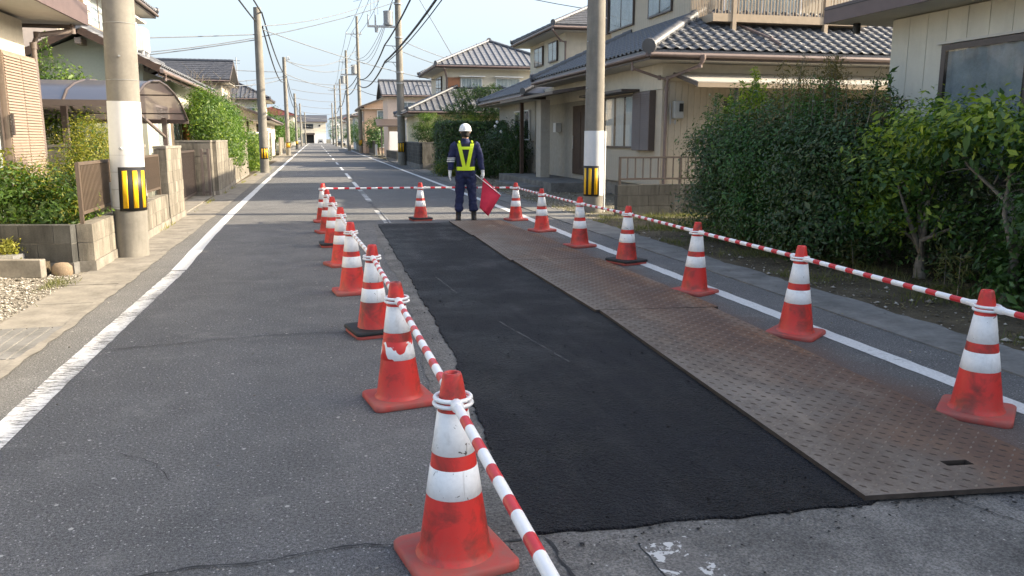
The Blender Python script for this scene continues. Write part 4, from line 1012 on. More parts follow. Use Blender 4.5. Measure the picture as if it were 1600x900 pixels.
# spans across the street
CR = [((-2.2, 38, 6.0), (-13.5, 30, 4.6), .1, 'thin wire dropping from the second left pole to the left house'),
      ((-2.2, 38, 5.8), (-16, 33, 3.7), .3, 'lower thin wire from the second left pole to the far left'),
      ((-2.1, 38, 6.35), (4.6, 47, 9.5), .35, 'upper thin span between the second left pole and the transformer pole'),
      ((-16, 36, 4.6), (4.6, 47, 9.0), 1.1, 'long low span crossing from the left houses to the transformer pole'),
      ((-2.1, 38, 6.2), (13, 60, 5.3), .5, 'thin span from the second left pole to the right houses'),
      ((4.75, 47, 7.0), (9.4, 52, 6.2), .1, 'service wire from the transformer pole to the balcony house'),
      ((4.75, 47, 6.4), (13, 50, 5.2), .4, 'lower service wire right of the transformer pole'),
      ((5.1, 47, 10.5), (8.1, 47, 5.6), -.05, 'steep thin wire from the transformer pole top to the balcony house roof'),
      ((4.9, 47, 11.2), (17.5, 36, 7.0), .6, 'long thin wire falling to the right from the transformer pole'),
      ((4.9, 47, 12.0), (19.5, 38, 10.2), .7, 'highest thin wire running right from the transformer pole'),
      (PT('R3', 7.6, .2), (12.5, 47, 4.6), .3, 'wire falling right from the crossarm pole past the transformer pole'),
      (PT('R3', 6.5, .2), (5.6, 70, 5.0), .1, 'short service wire from the crossarm pole to the gabled house'),
      (PT('L3', 8.4, .2), PT('R3', 10.5, -.2), .9, 'upper span across the street between the third left pole and the crossarm pole'),
      (PT('L3', 8.4, .2), PT('R3', 9.2, -.2), .9, 'second span across the street from the third left pole'),
      (PT('L3', 7.2, .2), PT('R3', 6.6, -.2), .4, 'low span across the street at the third left pole'),
      (PT('L3', 7.0, -.1), (-20, 66, 5.6), .5, 'thin wire from the third left pole to the left roofs'),
      (PT('L3', 7.4, -.1), (-22, 70, 8.5), .4, 'upper thin wire from the third left pole to the left edge'),
      (PT('L3', 6.8, -.1), (-6.0, 58, 5.0), .2, 'short service wire from the third left pole to the dark roofed house')]
for i in range(9):
    z = 8.6 - i*.62; y = 100 + i*9
    CR.append(((-2.9, y, z-.2), (4.2, y+4, z-.5), .25, 'far cross-street span, number %s from the top of the stack' % ('one','two','three','four','five','six','seven','eight','nine')[i]))
for p, q, s, l_ in CR: wire(p, q, s, .021 if p[1] < 60 else .032, l_, 'wire_thin')

wire((13, 12.4, 8.6), (-13, 17.2, 7.6), .5, .05, 'service cable crossing high over the street just behind the top of the photo')

mb = MB(); c_ = POLES['L1'][0](1.38); mb.tube([(c_.x-.02, c_.y-.19, 1.38), (c_.x-.025, c_.y-.235, 1.38)], [.022,.018], 10); part_of('thick concrete pole in the left', mb, 'bolt', M['gear'])
for z_ in (1.30, 2.22, 2.9):
    c_ = POLES['L1'][0](z_); mb = MB(); n_ = 28; rr3 = .205-z_*.00635+.0045
    mb.tube([(c_.x+rr3*math.cos(2*math.pi*i/n_), c_.y+rr3*math.sin(2*math.pi*i/n_), z_) for i in range(n_+1)], [.0022]*(n_+1), 4, caps=False); part_of('thick concrete pole in the left', mb, 'joint_line', M['gear'])
# ================================================================ block walls and fences
def block_wall(p0, p1, h, label, thick=.12, bl=.39, bh=.19, mat='block', z0=0, cap=True, footing=.12, group='concrete block walls', cat='block wall', maxn=280):
    p0 = Vector(p0); p1 = Vector(p1); d = (p1-p0); Lh = d.length; d.normalize(); q = Vector((-d.y, d.x))
    t = thing('block_wall', label, cat, (p0.x, p0.y, z0), group=group)
    ang = math.atan2(d.y, d.x)
    mb = MB(); c = (p0+p1)/2; mb.obox((c.x, c.y, z0-.05), d*(Lh/2-.006), q*(thick/2-.006), h+.045); mb.build('mortar', M['mortar'], t)
    if footing:
        mb = MB(); mb.obox((c.x, c.y, z0-.06), d*(Lh/2+.012), q*(thick/2+.015), footing+.06); mb.build('footing', M['gutter'] if mat == 'block' else M['gutter_dark'], t)
    rows = max(1, int(round((h-footing)/bh))); bh2 = (h-footing)/rows; n = 0
    full = MB(); full.box((.004, -thick/2, .004), (bl-.004, thick/2, bh2-.004)); mf = full.mesh('block', M[mat])
    for r_ in range(rows):
        off = (bl/2 if r_ % 2 else 0); x = -off
        while x < Lh-.02 and n < maxn:
            a = max(0, x); b = min(Lh, x+bl)
            if b-a > .05:
                pr = rr.uniform(-.002, .003)
                o = inst('block', mf, t, (p0.x+d.x*a, p0.y+d.y*a, z0+footing+r_*bh2), (0, 0, ang), ((b-a)/bl, 1+pr*10, 1)); n += 1
            x += bl
    if cap:
        mb = MB(); mb.obox((c.x, c.y, z0+h), d*(Lh/2+.01), q*(thick/2+.01), .045); mb.build('coping', M['gutter'] if mat == 'block' else M['gutter_dark'], t)
    return t
def picket_fence(p0, p1, z0, z1, step, label, mat, slat=(.03, .012), posts=2, name='metal_fence', rails=(.03, .03), group='metal fences on the block walls'):
    p0 = Vector(p0); p1 = Vector(p1); d = p1-p0; Lh = d.length; d.normalize(); q = Vector((-d.y, d.x)); ang = math.atan2(d.y, d.x)
    t = thing(name, label, 'fence', (p0.x, p0.y, z0), group=group)
    for k in range(posts+1 if posts else 0):
        u = Lh*k/posts; mb = MB(); mb.obox((p0.x+d.x*u, p0.y+d.y*u, z0-.09), d*.02, q*.02, z1-z0+.09); mb.build('post', M[mat], t)
    for nm, z in (('top_rail', z1-.035), ('bottom_rail', z0+.01)):
        mb = MB(); c = (p0+p1)/2; mb.obox((c.x, c.y, z), d*Lh/2, q*.022, .035); mb.build(nm, M[mat], t)
    mb = MB(); mb.box((-slat[0]/2, -slat[1]/2, 0), (slat[0]/2, slat[1]/2, z1-z0-.075)); me = mb.mesh('slat', M[mat])
    n = int(Lh/step)
    for i in range(1, n):
        u = Lh*i/n; inst('slat', me, t, (p0.x+d.x*u, p0.y+d.y*u, z0+.042), (0, 0, ang))
    return t
# left garden wall
block_wall((-2.62, 9.97), (-2.66, 15.1), .55, 'low block wall with brown slat fence running along the left gutter', thick=.16, cap=False)
block_wall((-2.72, 9.93), (-5.6, 10.62), .55, 'low garden wall facing the camera behind the narrow planter kerb', thick=.14, cap=False, mat='block_dark')  # dark block here stands in for shade on this face
picket_fence((-2.64, 10.0), (-2.67, 11.5), .64, 1.24, .062, 'brown slat fence panel left of the foreground pole', 'fence_brown', (.020, .03), 1)
picket_fence((-2.675, 11.6), (-2.69, 15.0), .64, 1.24, .062, 'brown slat fence panel right of the foreground pole, behind a white board', 'fence_brown', (.020, .03), 2)
t = thing('notice_board', 'small blank white board leaning on the slat fence behind the foreground pole', 'board', (-2.55, 13.0, .62))
mb = MB(); mb.obox((-2.57, 13.0, .64), (0, .27), (.006, 0), .62); mb.build('board', M['white_paint'], t)
mb = MB(); mb.obox((-2.56, 13.0, .60), (0, .02), (.012, 0), .66); mb.build('stay', M['metal'], t)
block_wall((-2.68, 15.2), (-2.70, 17.0), 1.33, 'tall block pillar wall with a stone coping left of the open gate', thick=.20, cap=True)
block_wall((-2.9, 15.12), (-5.0, 15.2), 1.36, 'rough block wall behind the slat fence, facing the camera', thick=.14, cap=True)
block_wall((-2.70, 22.9), (-2.76, 26.4), 1.42, 'block wall stretch beyond the gate, full height', thick=.16)
block_wall((-2.72, 22.78), (-3.6, 22.8), 1.42, 'wide block gate pillar facing the camera, right of the open gate', thick=.40)
block_wall((-2.76, 26.6), (-2.86, 31.0), .85, 'lower block wall under the overhanging hedge', thick=.14)
block_wall((-2.86, 31.1), (-2.95, 36.0), 1.40, 'last block wall before the second left pole', thick=.16, bl=.45)
# gate leaf standing open
t = thing('sliding_gate', 'dark slatted metal gate standing between the two block pillars', 'gate', (-3.0, 18.0, 0))
for x0, y0, x1, y1 in ((-3.05, 17.1, -3.15, 22.6),):
    d = Vector((x1-x0, y1-y0)); n = 40; u_ = d.normalized(); q_ = Vector((-u_.y, u_.x))
    c = Vector((x0, y0)) + d/2
    for nm, z in (('top_rail', 1.17), ('bottom_rail', .08)):
        mb = MB(); mb.obox((c.x, c.y, z), u_*(d.length/2), q_*.02, .05); mb.build(nm, M['brown'], t)
    mb = MB(); mb.box((-.016, -.010, 0), (.016, .010, 1.05)); me = mb.mesh('slat', M['brown'])
    for i in range(n+1): inst('slat', me, t, (x0+d.x*i/n, y0+d.y*i/n, .125), (0, 0, math.atan2(u_.y, u_.x)))
t = thing('gate_leaf', 'narrow brown gate leaf swung open beside the right gate pillar', 'gate', (-2.78, 22.2, 0))
for dx in (0, .16):
    mb = MB(); mb.box((-2.80-dx, 22.30, .04), (-2.74-dx, 22.38, 1.25)); mb.build('stile', M['brown2'], t)
for z in (.1, 1.1):
    mb = MB(); mb.box((-2.93, 22.31, z), (-2.80, 22.37, z+.06)); mb.build('rail', M['brown2'], t)
# planter kerb and odds and ends on the gravel
t = thing('planter_kerb', 'low concrete kerb of a narrow planter at the foot of the garden wall', 'kerb', (-3.0, 9.65, 0))
mb = MB(); mb.obox((-3.95, 9.86, 0), Vector((-.97, .215))*1.0, Vector((.215, .97)).normalized()*.055, .20); mb.build('kerb', M['gutter'], t, bevel=.008)
mb = MB(); mb.obox((-3.5, 9.93, .06), Vector((-.97, .215))*.22, Vector((.215, .97)).normalized()*.12, .17); mb.build('meter_lid', M['metal'], t)
mb = MB(); mb.obox((-3.95, 9.98, 0), Vector((-.97, .215))*.98, Vector((.215, .97)).normalized()*.10, .15); mb.build('earth', M['soil'], t)
t = thing('rock', 'rounded tan stone between the planter kerb and the wall corner', 'stone', (-2.83, 9.76, 0))
mb = MB(); mb.lathe((-2.83, 9.76, 0), [(.085,-.02),(.105,.03),(.10,.10),(.07,.135),(.02,.145)], 9, sx=1.05, sy=.9); o = mb.build('stone', m_block('tan_stone', (.33,.25,.17), .3), t)
# right low wall with railing
block_wall((5.62, 14.75), (11.6, 15.0), .62, 'weathered grey block wall carrying a railing, right of the utility pole', thick=.15, mat='block_dark', cap=False, footing=.0, bl=.44, bh=.21)  # stained grey, darkened further to put the bush's shade into the colour
picket_fence((5.70, 14.78), (9.6, 14.93), .70, 1.16, .162, 'thin brown railing on the low block wall before the right house', 'brown', (.020, .020), 3, 'metal_railing')
# right topiary wall
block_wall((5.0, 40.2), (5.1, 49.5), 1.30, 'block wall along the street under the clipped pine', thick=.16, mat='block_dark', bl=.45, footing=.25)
block_wall((5.08, 40.1), (8.6, 40.0), 1.30, 'block wall end facing the camera beside the tall dark hedge', thick=.16, mat='block', bl=.42, footing=.30)

# ================================================================ houses
def wall(t, x0, y0, x1, y1, z0, z1, mat, name='wall'):
    mb = MB(); mb.box((x0, y0, z0), (x1, y1, z1)); return mb.build(name, M[mat] if isinstance(mat, str) else mat, t)
def window(t, axis, c, a0, a1, z0, z1, out, frame='brown', curtain='curtain', n=2, fw=.045, name='window', hood=None):
    """axis 'X': window in plane x=c spanning y a0..a1; out = outward sign"""
    def bx(mb, a, b, za, zb, d0, d1, mi=0):
        lo, hi = sorted((c+out*d0, c+out*d1))
        if axis == 'X': mb.box((lo, a, za), (hi, b, zb), mi)
        else: mb.box((a, lo, za), (b, hi, zb), mi)
        return mb
    f = MB(); bx(f, a0, a1, z0, z0+fw, .003, .075); bx(f, a0, a1, z1-fw, z1, .003, .07); bx(f, a0, a0+fw, z0+fw, z1-fw, .003, .068); bx(f, a1-fw, a1, z0+fw, z1-fw, .003, .068)
    W = f.build(name, M[frame], t)
    m_ = (a1-a0-2*fw)/n
    for k in range(1, n):
        a = a0+fw+m_*k; bx(MB(), a-fw*.4, a+fw*.4, z0+fw, z1-fw, .02, .062).build('mullion', M[frame], W)
    for k in range(n):
        a = a0+fw+m_*k
        g_ = MB(); dd = .053 + .010*(k % 2)
        bx(g_, a+.002, a+m_-.002, z0+fw, z1-fw, dd, dd+.004); g_.build('pane', M['glass'], W)
    # curtain in soft folds just behind the glass
    mb = MB(); NN = max(10, int((a1-a0)/.035)); V = []
    for i in range(NN+1):
        a = a0+fw+(a1-a0-2*fw)*i/NN; dd = .029 + .015*math.sin(i*1.15) + .007*math.sin(i*.43)
        for z in (z0+fw, z1-fw): V.append((c+out*dd, a, z) if axis == 'X' else (a, c+out*dd, z))
    mb.add(V, [(2*i, 2*i+2, 2*i+3, 2*i+1) for i in range(NN)], 0, True); mb.build('curtain', M[curtain], W)
    if hood:
        h = MB(); bx(h, a0-.12, a1+.12, z1+.03, z1+.08, 0, hood); h.build('hood', M[frame], W)
    return W
def louvre(t, axis, c, a0, a1, z0, z1, out, mat, step=.045, name='shutter', depth=.14, frame='brown'):
    """shutter box with horizontal louvres; frame first, louvres as one joined part"""
    def bx(mb, a, b, za, zb, d0, d1):
        lo, hi = sorted((c+out*d0, c+out*d1))
        if axis == 'X': mb.box((lo, a, za), (hi, b, zb))
        else: mb.box((a, lo, za), (b, hi, zb))
        return mb
    S = bx(MB(), a0, a1, z0, z1, .002, depth-.02).build(name, M[frame], t)
    npn = 2; w_ = (a1-a0)/npn
    for k in range(npn):
        mb = MB(); a = a0+w_*k+.012; b = a0+w_*(k+1)-.012; n = int((z1-z0-.04)/step)
        for i in range(n):
            z = z0+.02+i*step; lo = c+out*(depth-.02); hi = c+out*(depth+.004)
            if axis == 'X': mb.add([(lo,a,z),(lo,b,z),(hi,b,z),(hi,a,z),(lo,a,z+step*.95),(lo,b,z+step*.95),(c+out*(depth-.016),b,z+step*.95),(c+out*(depth-.016),a,z+step*.95)], [(0,1,2,3),(3,2,6,7),(4,7,6,5),(0,3,7,4),(1,5,6,2)])
            else: mb.add([(a,lo,z),(b,lo,z),(b,hi,z),(a,hi,z),(a,lo,z+step*.95),(b,lo,z+step*.95),(b,c+out*(depth-.016),z+step*.95),(a,c+out*(depth-.016),z+step*.95)], [(0,1,2,3),(3,2,6,7),(4,7,6,5),(0,3,7,4),(1,5,6,2)])
        mb.build('louvre', M[mat], S, kind='stuff')
    return S
TP = [(0,.006),(.10,.034),(.22,.050),(.36,.044),(.50,.014),(.74,.002),(1.0,.008)]
def roof(t, x0, y0, x1, y1, ze, pitch, kind, mat, style='tile', excl=None, indiv=(), gut='pipe', soff='soffit', fmat='brown', pu=.27, pv=.24, sides='SNWE', ridge=True, fh=.16, wallrect=None, hr=.085):
    m_ = M[mat]; dx, dy = x1-x0, y1-y0
    S = {'S': ((x0,y0),(1,0),(0,1),dx,dy), 'N': ((x1,y1),(-1,0),(0,-1),dx,dy), 'W': ((x0,y1),(0,-1),(1,0),dy,dx), 'E': ((x1,y0),(0,1),(-1,0),dy,dx)}
    if kind == 'gx': act = 'SN'; d = dy/2
    elif kind == 'gy': act = 'WE'; d = dx/2
    else: act = 'SNWE'; d = min(dx, dy)/2
    up = lambda p, h: (p[0], p[1], ze+h)
    deck = MB(); cs = 1/math.sqrt(1+pitch*pitch)
    for s in act:
        A, U, V_, Lu, Dp = S[s]; pt = lambda u, v: (A[0]+U[0]*u+V_[0]*v, A[1]+U[1]*u+V_[1]*v, ze+pitch*v)
        if kind == 'hip': P = [pt(0,0), pt(Lu,0), pt(Lu-d,d), pt(d,d)]
        else: P = [pt(0,0), pt(Lu,0), pt(Lu,d), pt(0,d)]
        if (Vector(P[2])-Vector(P[3])).length < .01: P = P[:3]
        Q = [(p[0], p[1], p[2]-.055) for p in P]; n = len(P)
        deck.add(P+Q, [tuple(range(n)), tuple(range(n, 2*n))[::-1]] + [(i, n+i, n+(i+1)%n, (i+1)%n) for i in range(n)])
    R0 = deck.build('roof', m_, t)
    for s in act:
        if s not in sides: continue
        A, U, V_, Lu, Dp = S[s]
        nu = max(1, round(Lu/pu)); pu_ = Lu/nu; nv = max(1, round(d/(pv*cs))); pvp = d/nv
        Ud = np.array([U[0], U[1], 0.]); Vd = np.array([V_[0]*cs, V_[1]*cs, pitch*cs]); Nd = np.cross(Ud, Vd)
        Ls = pvp/cs
        if style == 'rib': prof = [(0,.0),(.10,.055),(.20,.0),(1,.0)]
        elif style == 'flat': prof = [(0.01,.006),(.99,.006)]
        else: prof = TP
        k = len(prof); rear = 1.08
        fr_ = .006 if style == 'rib' else .040
        loc = [(p*pu_, -.015, h+fr_) for p, h in prof] + [(p*pu_, Ls*rear, h+.004) for p, h in prof] + [(p*pu_, -.015, h+.012) for p, h in prof]
        loc = np.array(loc); W3 = loc[:, 0:1]*Ud + loc[:, 1:2]*Vd + loc[:, 2:3]*Nd
        F = [(i, i+1, k+i+1, k+i) for i in range(k-1)] + [(2*k+i, 2*k+i+1, i+1, i) for i in range(k-1)]
        O = []
        for j in range(nv):
            for i in range(nu):
                uc, vc = (i+.5)*pu_, (j+.5)*pvp
                if kind == 'hip' and (vc > uc+pu_*.3 or vc > Lu-uc+pu_*.3): continue
                px, py = A[0]+U[0]*uc+V_[0]*vc, A[1]+U[1]*uc+V_[1]*vc
                if excl and excl[0]+.12 < px < excl[2]-.12 and excl[1]+.12 < py < excl[3]-.12: continue
                u, v = i*pu_, j*pvp
                O.append((A[0]+U[0]*u+V_[0]*v, A[1]+U[1]*u+V_[1]*v, ze+pitch*v))
        ind = []
        if s in indiv: ind = O[:290]; O = O[290:]
        if ind:
            mb = MB(); mb.add([tuple(p) for p in W3], F, 0, style == 'tile'); me = mb.mesh('roof_tile', m_)
            for p in ind: inst('roof_tile', me, R0, p)
        if O:
            O = np.array(O); Vv = (O[:, None, :] + W3[None]).reshape(-1, 3)
            Fq = (np.array(F)[None] + (np.arange(len(O))*len(loc))[:, None, None]).reshape(-1, 4)
            np_mesh('roof_tiles', Vv, Fq, m_, R0, 'stuff', smooth=(style == 'tile'))
    # ridges and hips
    if ridge:
        def rl(a, b, r=.085):
            a = Vector(a); b = Vector(b); n = max(2, int((b-a).length/.28)); pts = []; rs = []
            for i in range(n):
                for f, q in ((0, 1.0), (.85, .86)):
                    pts.append(a.lerp(b, (i+f)/n)); rs.append(r*q)
            pts.append(b); rs.append(r*.9)
            mb = MB(); mb.tube([p+Vector((0,0,.06)) for p in pts], rs, 8)
            e = (a-b).normalized()
            mb.tube([a+Vector((0,0,.06))-e*.0, a+Vector((0,0,.07))+e*.06], [r*1.35, r*1.3], 12)
            return mb.build('ridge', m_, R0)
        zt = ze+pitch*d
        if kind == 'hip':
            if dx >= dy: a, b = (x0+d, (y0+y1)/2, zt), (x1-d, (y0+y1)/2, zt); ends = ((a, (x0,y0)), (a, (x0,y1)), (b, (x1,y0)), (b, (x1,y1)))
            else: a, b = ((x0+x1)/2, y0+d, zt), ((x0+x1)/2, y1-d, zt); ends = ((a, (x0,y0)), (a, (x1,y0)), (b, (x0,y1)), (b, (x1,y1)))
            if (Vector(a)-Vector(b)).length > .3: rl(a, b, .12); 
            for p, c in ends:
                if excl:
                    p2 = Vector((c[0], c[1], ze)); pp = Vector(p); 
                    # stop the hip at the upper storey
                    best = 1
                    for k in range(1, 100):
                        q = p2.lerp(pp, k/100)
                        if excl[0] < q.x < excl[2] and excl[1] < q.y < excl[3]: best = k/100; break
                    pp = p2.lerp(pp, best)
                    rl((c[0], c[1], ze+.01), tuple(pp), hr)
                else: rl((c[0], c[1], ze+.01), p)
        elif kind == 'gx':
            rl((x0, (y0+y1)/2, zt), (x1, (y0+y1)/2, zt), .12)
        else: rl(((x0+x1)/2, y0, zt), ((x0+x1)/2, y1, zt), .12)
        if kind != 'hip':   # verge boards
            for c in ((x0, x1) if kind == 'gx' else (y0, y1)):
                mb = MB()
                for s_ in (0, 1):
                    if kind == 'gx': a = (c, (y0, y1)[s_], ze-.06); b = (c, (y0+y1)/2, zt-.06)
                    else: a = ((x0, x1)[s_], c, ze-.06); b = ((x0+x1)/2, c, zt-.06)
                    mb.beam(a, b, .04, .17)
                mb.build('verge_board', M[fmat], R0)
    # fascia, gutter, soffit
    eav = act if kind != 'hip' else 'SNWE'
    fb = MB(); 
    for s in eav:
        A, U, V_, Lu, Dp = S[s]
        P0 = Vector((A[0]+V_[0]*.03, A[1]+V_[1]*.03, ze-.05-fh/2)); P1 = P0 + Vector((U[0]*Lu, U[1]*Lu, 0)); e = Vector((U[0], U[1], 0))*.012
        fb.beam(P0+e, P1-e, .035, fh)
        if s in sides:
            mb = MB(); g0 = P0 - Vector((V_[0]*.075, V_[1]*.075, 0)) + Vector((0,0,.02)); g1 = P1 - Vector((V_[0]*.075, V_[1]*.075, 0)) + Vector((0,0,.02))
            mb.tube([g0, g1], [.052, .052], 8); mb.build('gutter', M[gut], t)
    fb.build('fascia', M[fmat], t)
    if soff:
        mb = MB(); mb.box((x0+.06, y0+.06, ze-.05-fh), (x1-.06, y1-.06, ze-.05-fh+.02)); mb.build('soffit', M[soff], t)
    return R0
def pipe(t, pts, r=.038, mat='pipe', name='downpipe'):
    mb = MB(); mb.tube(pts, [r]*len(pts), 10)
    for p in pts[1:-1]: mb.tube([Vector(p)-Vector((0,0,.05)), Vector(p)+Vector((0,0,.05))], [r*1.25]*2, 10)
    return mb.build(name, M[mat], t)
def boards(t, axis, c, a0, a1, z0, z1, out, step, mat, name='board', gap=.008, depth=.02, limit=290):
    """siding boards one by one over a wall face (alike boards share one mesh)"""
    n = max(1, int(round((a1-a0)/step))); st = (a1-a0)/n
    mb = MB()
    if axis == 'X': lo, hi = sorted((0, out*depth)); mb.box((lo, gap/2, 0), (hi, st-gap/2, z1-z0))
    else: lo, hi = sorted((0, out*depth)); mb.box((gap/2, lo, 0), (st-gap/2, hi, z1-z0))
    me = mb.mesh(name, M[mat])
    for i in range(n):
        a = a0+i*st
        inst(name, me, t, (c, a, z0) if axis == 'X' else (a, c, z0))

# ---- house A: two storeys, kawara roofs, right of centre
A = thing('house', 'two-storey beige board house with grey tiled roofs behind the right utility pole', 'house', (7.8, 17.6, 0))
wall(A, 7.80, 17.62, 16.3, 21.6, .38, 3.2, 'beige'); wall(A, 7.9, 21.6, 16.3, 28.0, .05, 3.2, 'grey_wall')
wall(A, 7.86, 17.68, 16.25, 21.5, -.05, .38, 'gutter', 'foundation')
boards(A, 'Y', 17.62, 7.80, 13.6, .40, 2.80, -1, .155, 'beige')
boards(A, 'X', 7.80, 17.60, 21.5, .40, 2.62, -1, .155, 'beige')
mb = MB(); mb.box((7.76, 17.57, 2.81), (16.3, 17.60, 3.2)); mb.build('frieze', M['fascia_board'], A)
mb = MB(); mb.box((7.755, 17.575, 2.63), (7.79, 28.0, 3.2)); mb.build('frieze', M['fascia_board'], A)
roof(A, 7.12, 16.85, 17.2, 26.6, 3.42, .5, 'hip', 'tile_near', 'tile', excl=(9.6, 19.35, 14.8, 26.2), indiv=('S',), gut='pipe', fmat='brown', sides='SWE', hr=.125)
wall(A, 9.6, 19.35, 14.8, 25.9, 3.4, 6.72, 'beige', 'upper_wall')
boards(A, 'X', 9.6, 19.35, 25.9, 4.3, 6.7, -1, .155, 'beige'); boards(A, 'Y', 19.35, 9.6, 14.8, 4.3, 6.7, -1, .155, 'beige')
roof(A, 8.9, 18.6, 15.5, 26.7, 6.7, .45, 'hip', 'tile_near', 'tile', sides='SW', gut='pipe')
window(A, 'X', 7.78, 19.05, 21.3, 1.27, 2.60, -1, 'brown', 'curtain', 3)
mb = MB(); mb.box((7.28, 18.9, 2.64), (7.76, 22.2, 2.70)); mb.build('window_hood', M['brown'], A)
louvre(A, 'X', 7.78, 17.95, 19.02, 1.22, 2.62, -1, 'brown2', .05, depth=.17)
window(A, 'X', 9.58, 21.15, 22.75, 4.93, 6.2, -1, 'brown', 'curtain_dark', 2); window(A, 'X', 9.58, 23.9, 26.0, 4.93, 6.2, -1, 'brown', 'curtain_dark', 2)
louvre(A, 'X', 9.58, 26.0, 26.7, 4.9, 6.2, -1, 'brown2', .05, depth=.12)
# entrance: recessed door, pillar, post, canopy, step
mb = MB(); mb.box((7.84, 22.85, .42), (7.89, 24.5, 2.5)); dr = mb.build('door', M['wood'], A)
for y in (23.0, 23.7): 
    mb = MB(); mb.box((7.825, y, .6), (7.838, y+.62, 2.3)); mb.build('door_panel', M['wood'], dr)
mb = MB(); mb.tube([(7.80, 24.35, 1.2), (7.80, 24.35, 1.6)], [.015, .015], 6); mb.build('handle', M['metal'], dr)
mb = MB(); mb.box((6.95, 25.05, .25), (7.25, 25.6, 2.72)); mb.build('pillar', M['grey_wall'], A)
mb = MB(); mb.box((7.0, 27.9, .25), (7.12, 28.02, 2.75)); mb.build('porch_post', M['wood'], A)
mb = MB(); mb.add([(6.35,21.7,2.72),(7.85,21.7,2.95),(7.85,28.3,2.95),(6.35,28.3,2.72),(6.35,21.7,2.80),(7.85,21.7,3.03),(7.85,28.3,3.03),(6.35,28.3,2.80)], [(3,2,1,0),(4,5,6,7),(0,1,5,4),(1,2,6,5),(2,3,7,6),(3,0,4,7)]); mb.build('porch_canopy', M['brown'], A)
mb = MB(); mb.box((6.35, 21.8, -.05), (7.86, 28.5, .28)); mb.build('porch_step', M['gutter_dark'], A, bevel=.01)
mb = MB(); mb.box((5.75, 22.6, -.05), (6.35, 26.4, .13)); mb.build('porch_step', M['gutter_dark'], A, bevel=.01)
mb = MB(); mb.box((7.70, 25.9, 1.72), (7.89, 26.2, 2.02)); mb.build('intercom', M['white_paint'], A)
# awning over the garden side
mb = MB(); mb.add([(8.05,16.35,2.70),(16.2,16.35,2.70),(16.2,17.58,2.98),(8.05,17.58,2.98),(8.05,16.35,2.725),(16.2,16.35,2.725),(16.2,17.58,3.01),(8.05,17.58,3.01)], [(3,2,1,0),(4,5,6,7),(0,1,5,4),(1,2,6,5),(2,3,7,6),(3,0,4,7)])
aw = mb.build('awning', m_plain('awning_sheet', (.45,.42,.36), .5, .08, 6), A)
mb = MB(); mb.box((8.03, 16.30, 2.60), (16.2, 16.35, 2.69)); mb.build('awning_beam', M['rail'], aw)
mb = MB(); mb.beam((8.04, 16.33, 2.66), (8.04, 17.56, 2.96), .04, .08); mb.build('awning_beam', M['brown'], aw)
mb = MB(); mb.tube([(9.0, 16.4, .1), (9.0, 16.4, 2.6)], [.035,.035], 6); mb.build('awning_post', M['brown'], aw)
window(A, 'Y', 17.60, 9.35, 11.1, .75, 2.45, -1, 'brown', 'curtain_dark', 2); window(A, 'Y', 17.60, 11.5, 14.0, .6, 2.45, -1, 'brown', 'dark_room', 2)
# electricity meter
mb = MB(); mb.box((8.02, 17.43, 1.96), (8.26, 17.57, 2.36)); mt_ = mb.build('meter_box', m_plain('meter_grey', (.33,.34,.33), .5, .05, 8), A, bevel=.02)
mb = MB(); mb.box((8.14, 17.412, 2.12), (8.235, 17.428, 2.30)); mb.build('dial_window', M['black'], mt_)
pipe(A, [(8.10, 17.5, 1.96), (8.08, 17.5, 1.88), (7.97, 17.52, 1.88), (7.95, 17.53, 2.3)], .012, 'gear', 'cable')
# downpipes: two arms meeting at the corner
pipe(A, [(8.35, 16.78, 3.22), (8.33, 16.85, 3.10), (7.86, 17.50, 2.86), (7.85, 17.53, 2.62), (7.85, 17.53, .1)])
pipe(A, [(7.06, 17.7, 3.22), (7.08, 17.7, 3.08), (7.70, 17.62, 2.88), (7.84, 17.53, 2.84)], .03)
mb = MB(); mb.lathe((8.35, 16.78, 3.14), [(.03,0),(.04,.05),(.07,.09),(.07,.18)], 10); mb.build('rain_head', M['pipe'], A)
# balcony
B_ = MB(); B_.box((9.15, 17.95, 4.22), (13.3, 19.33, 4.40)); bal = B_.build('balcony', M['rail'], A)
for x in (9.7, 12.15):
    mb = MB(); mb.box((x-.05, 17.93, 3.82), (x+.05, 18.03, 5.4)); mb.build('balcony_post', M['rail'], bal)
mb = MB(); mb.box((9.13, 17.93, 5.32), (13.3, 17.99, 5.38)); mb.box((9.13, 17.99, 5.32), (9.19, 19.3, 5.38)); mb.build('handrail', M['rail'], bal)
mb = MB(); mb.box((0, 0, 0), (.022, .022, .92)); me = mb.mesh('baluster', M['rail'])
x = 9.2
while x < 13.2: inst('baluster', me, bal, (x, 17.95, 4.40)); x += .085
y = 18.05
while y < 19.2: inst('baluster', me, bal, (9.15, y, 4.40)); y += .085
window(A, 'Y', 19.33, 10.1, 12.3, 4.42, 6.2, -1, 'white_paint', 'curtain', 2)
pipe(A, [(9.5, 19.2, 6.5), (9.5, 19.25, 4.75), (9.62, 19.15, 4.62), (10.3, 17.3, 3.78), (10.38, 17.0, 3.62)], .03)

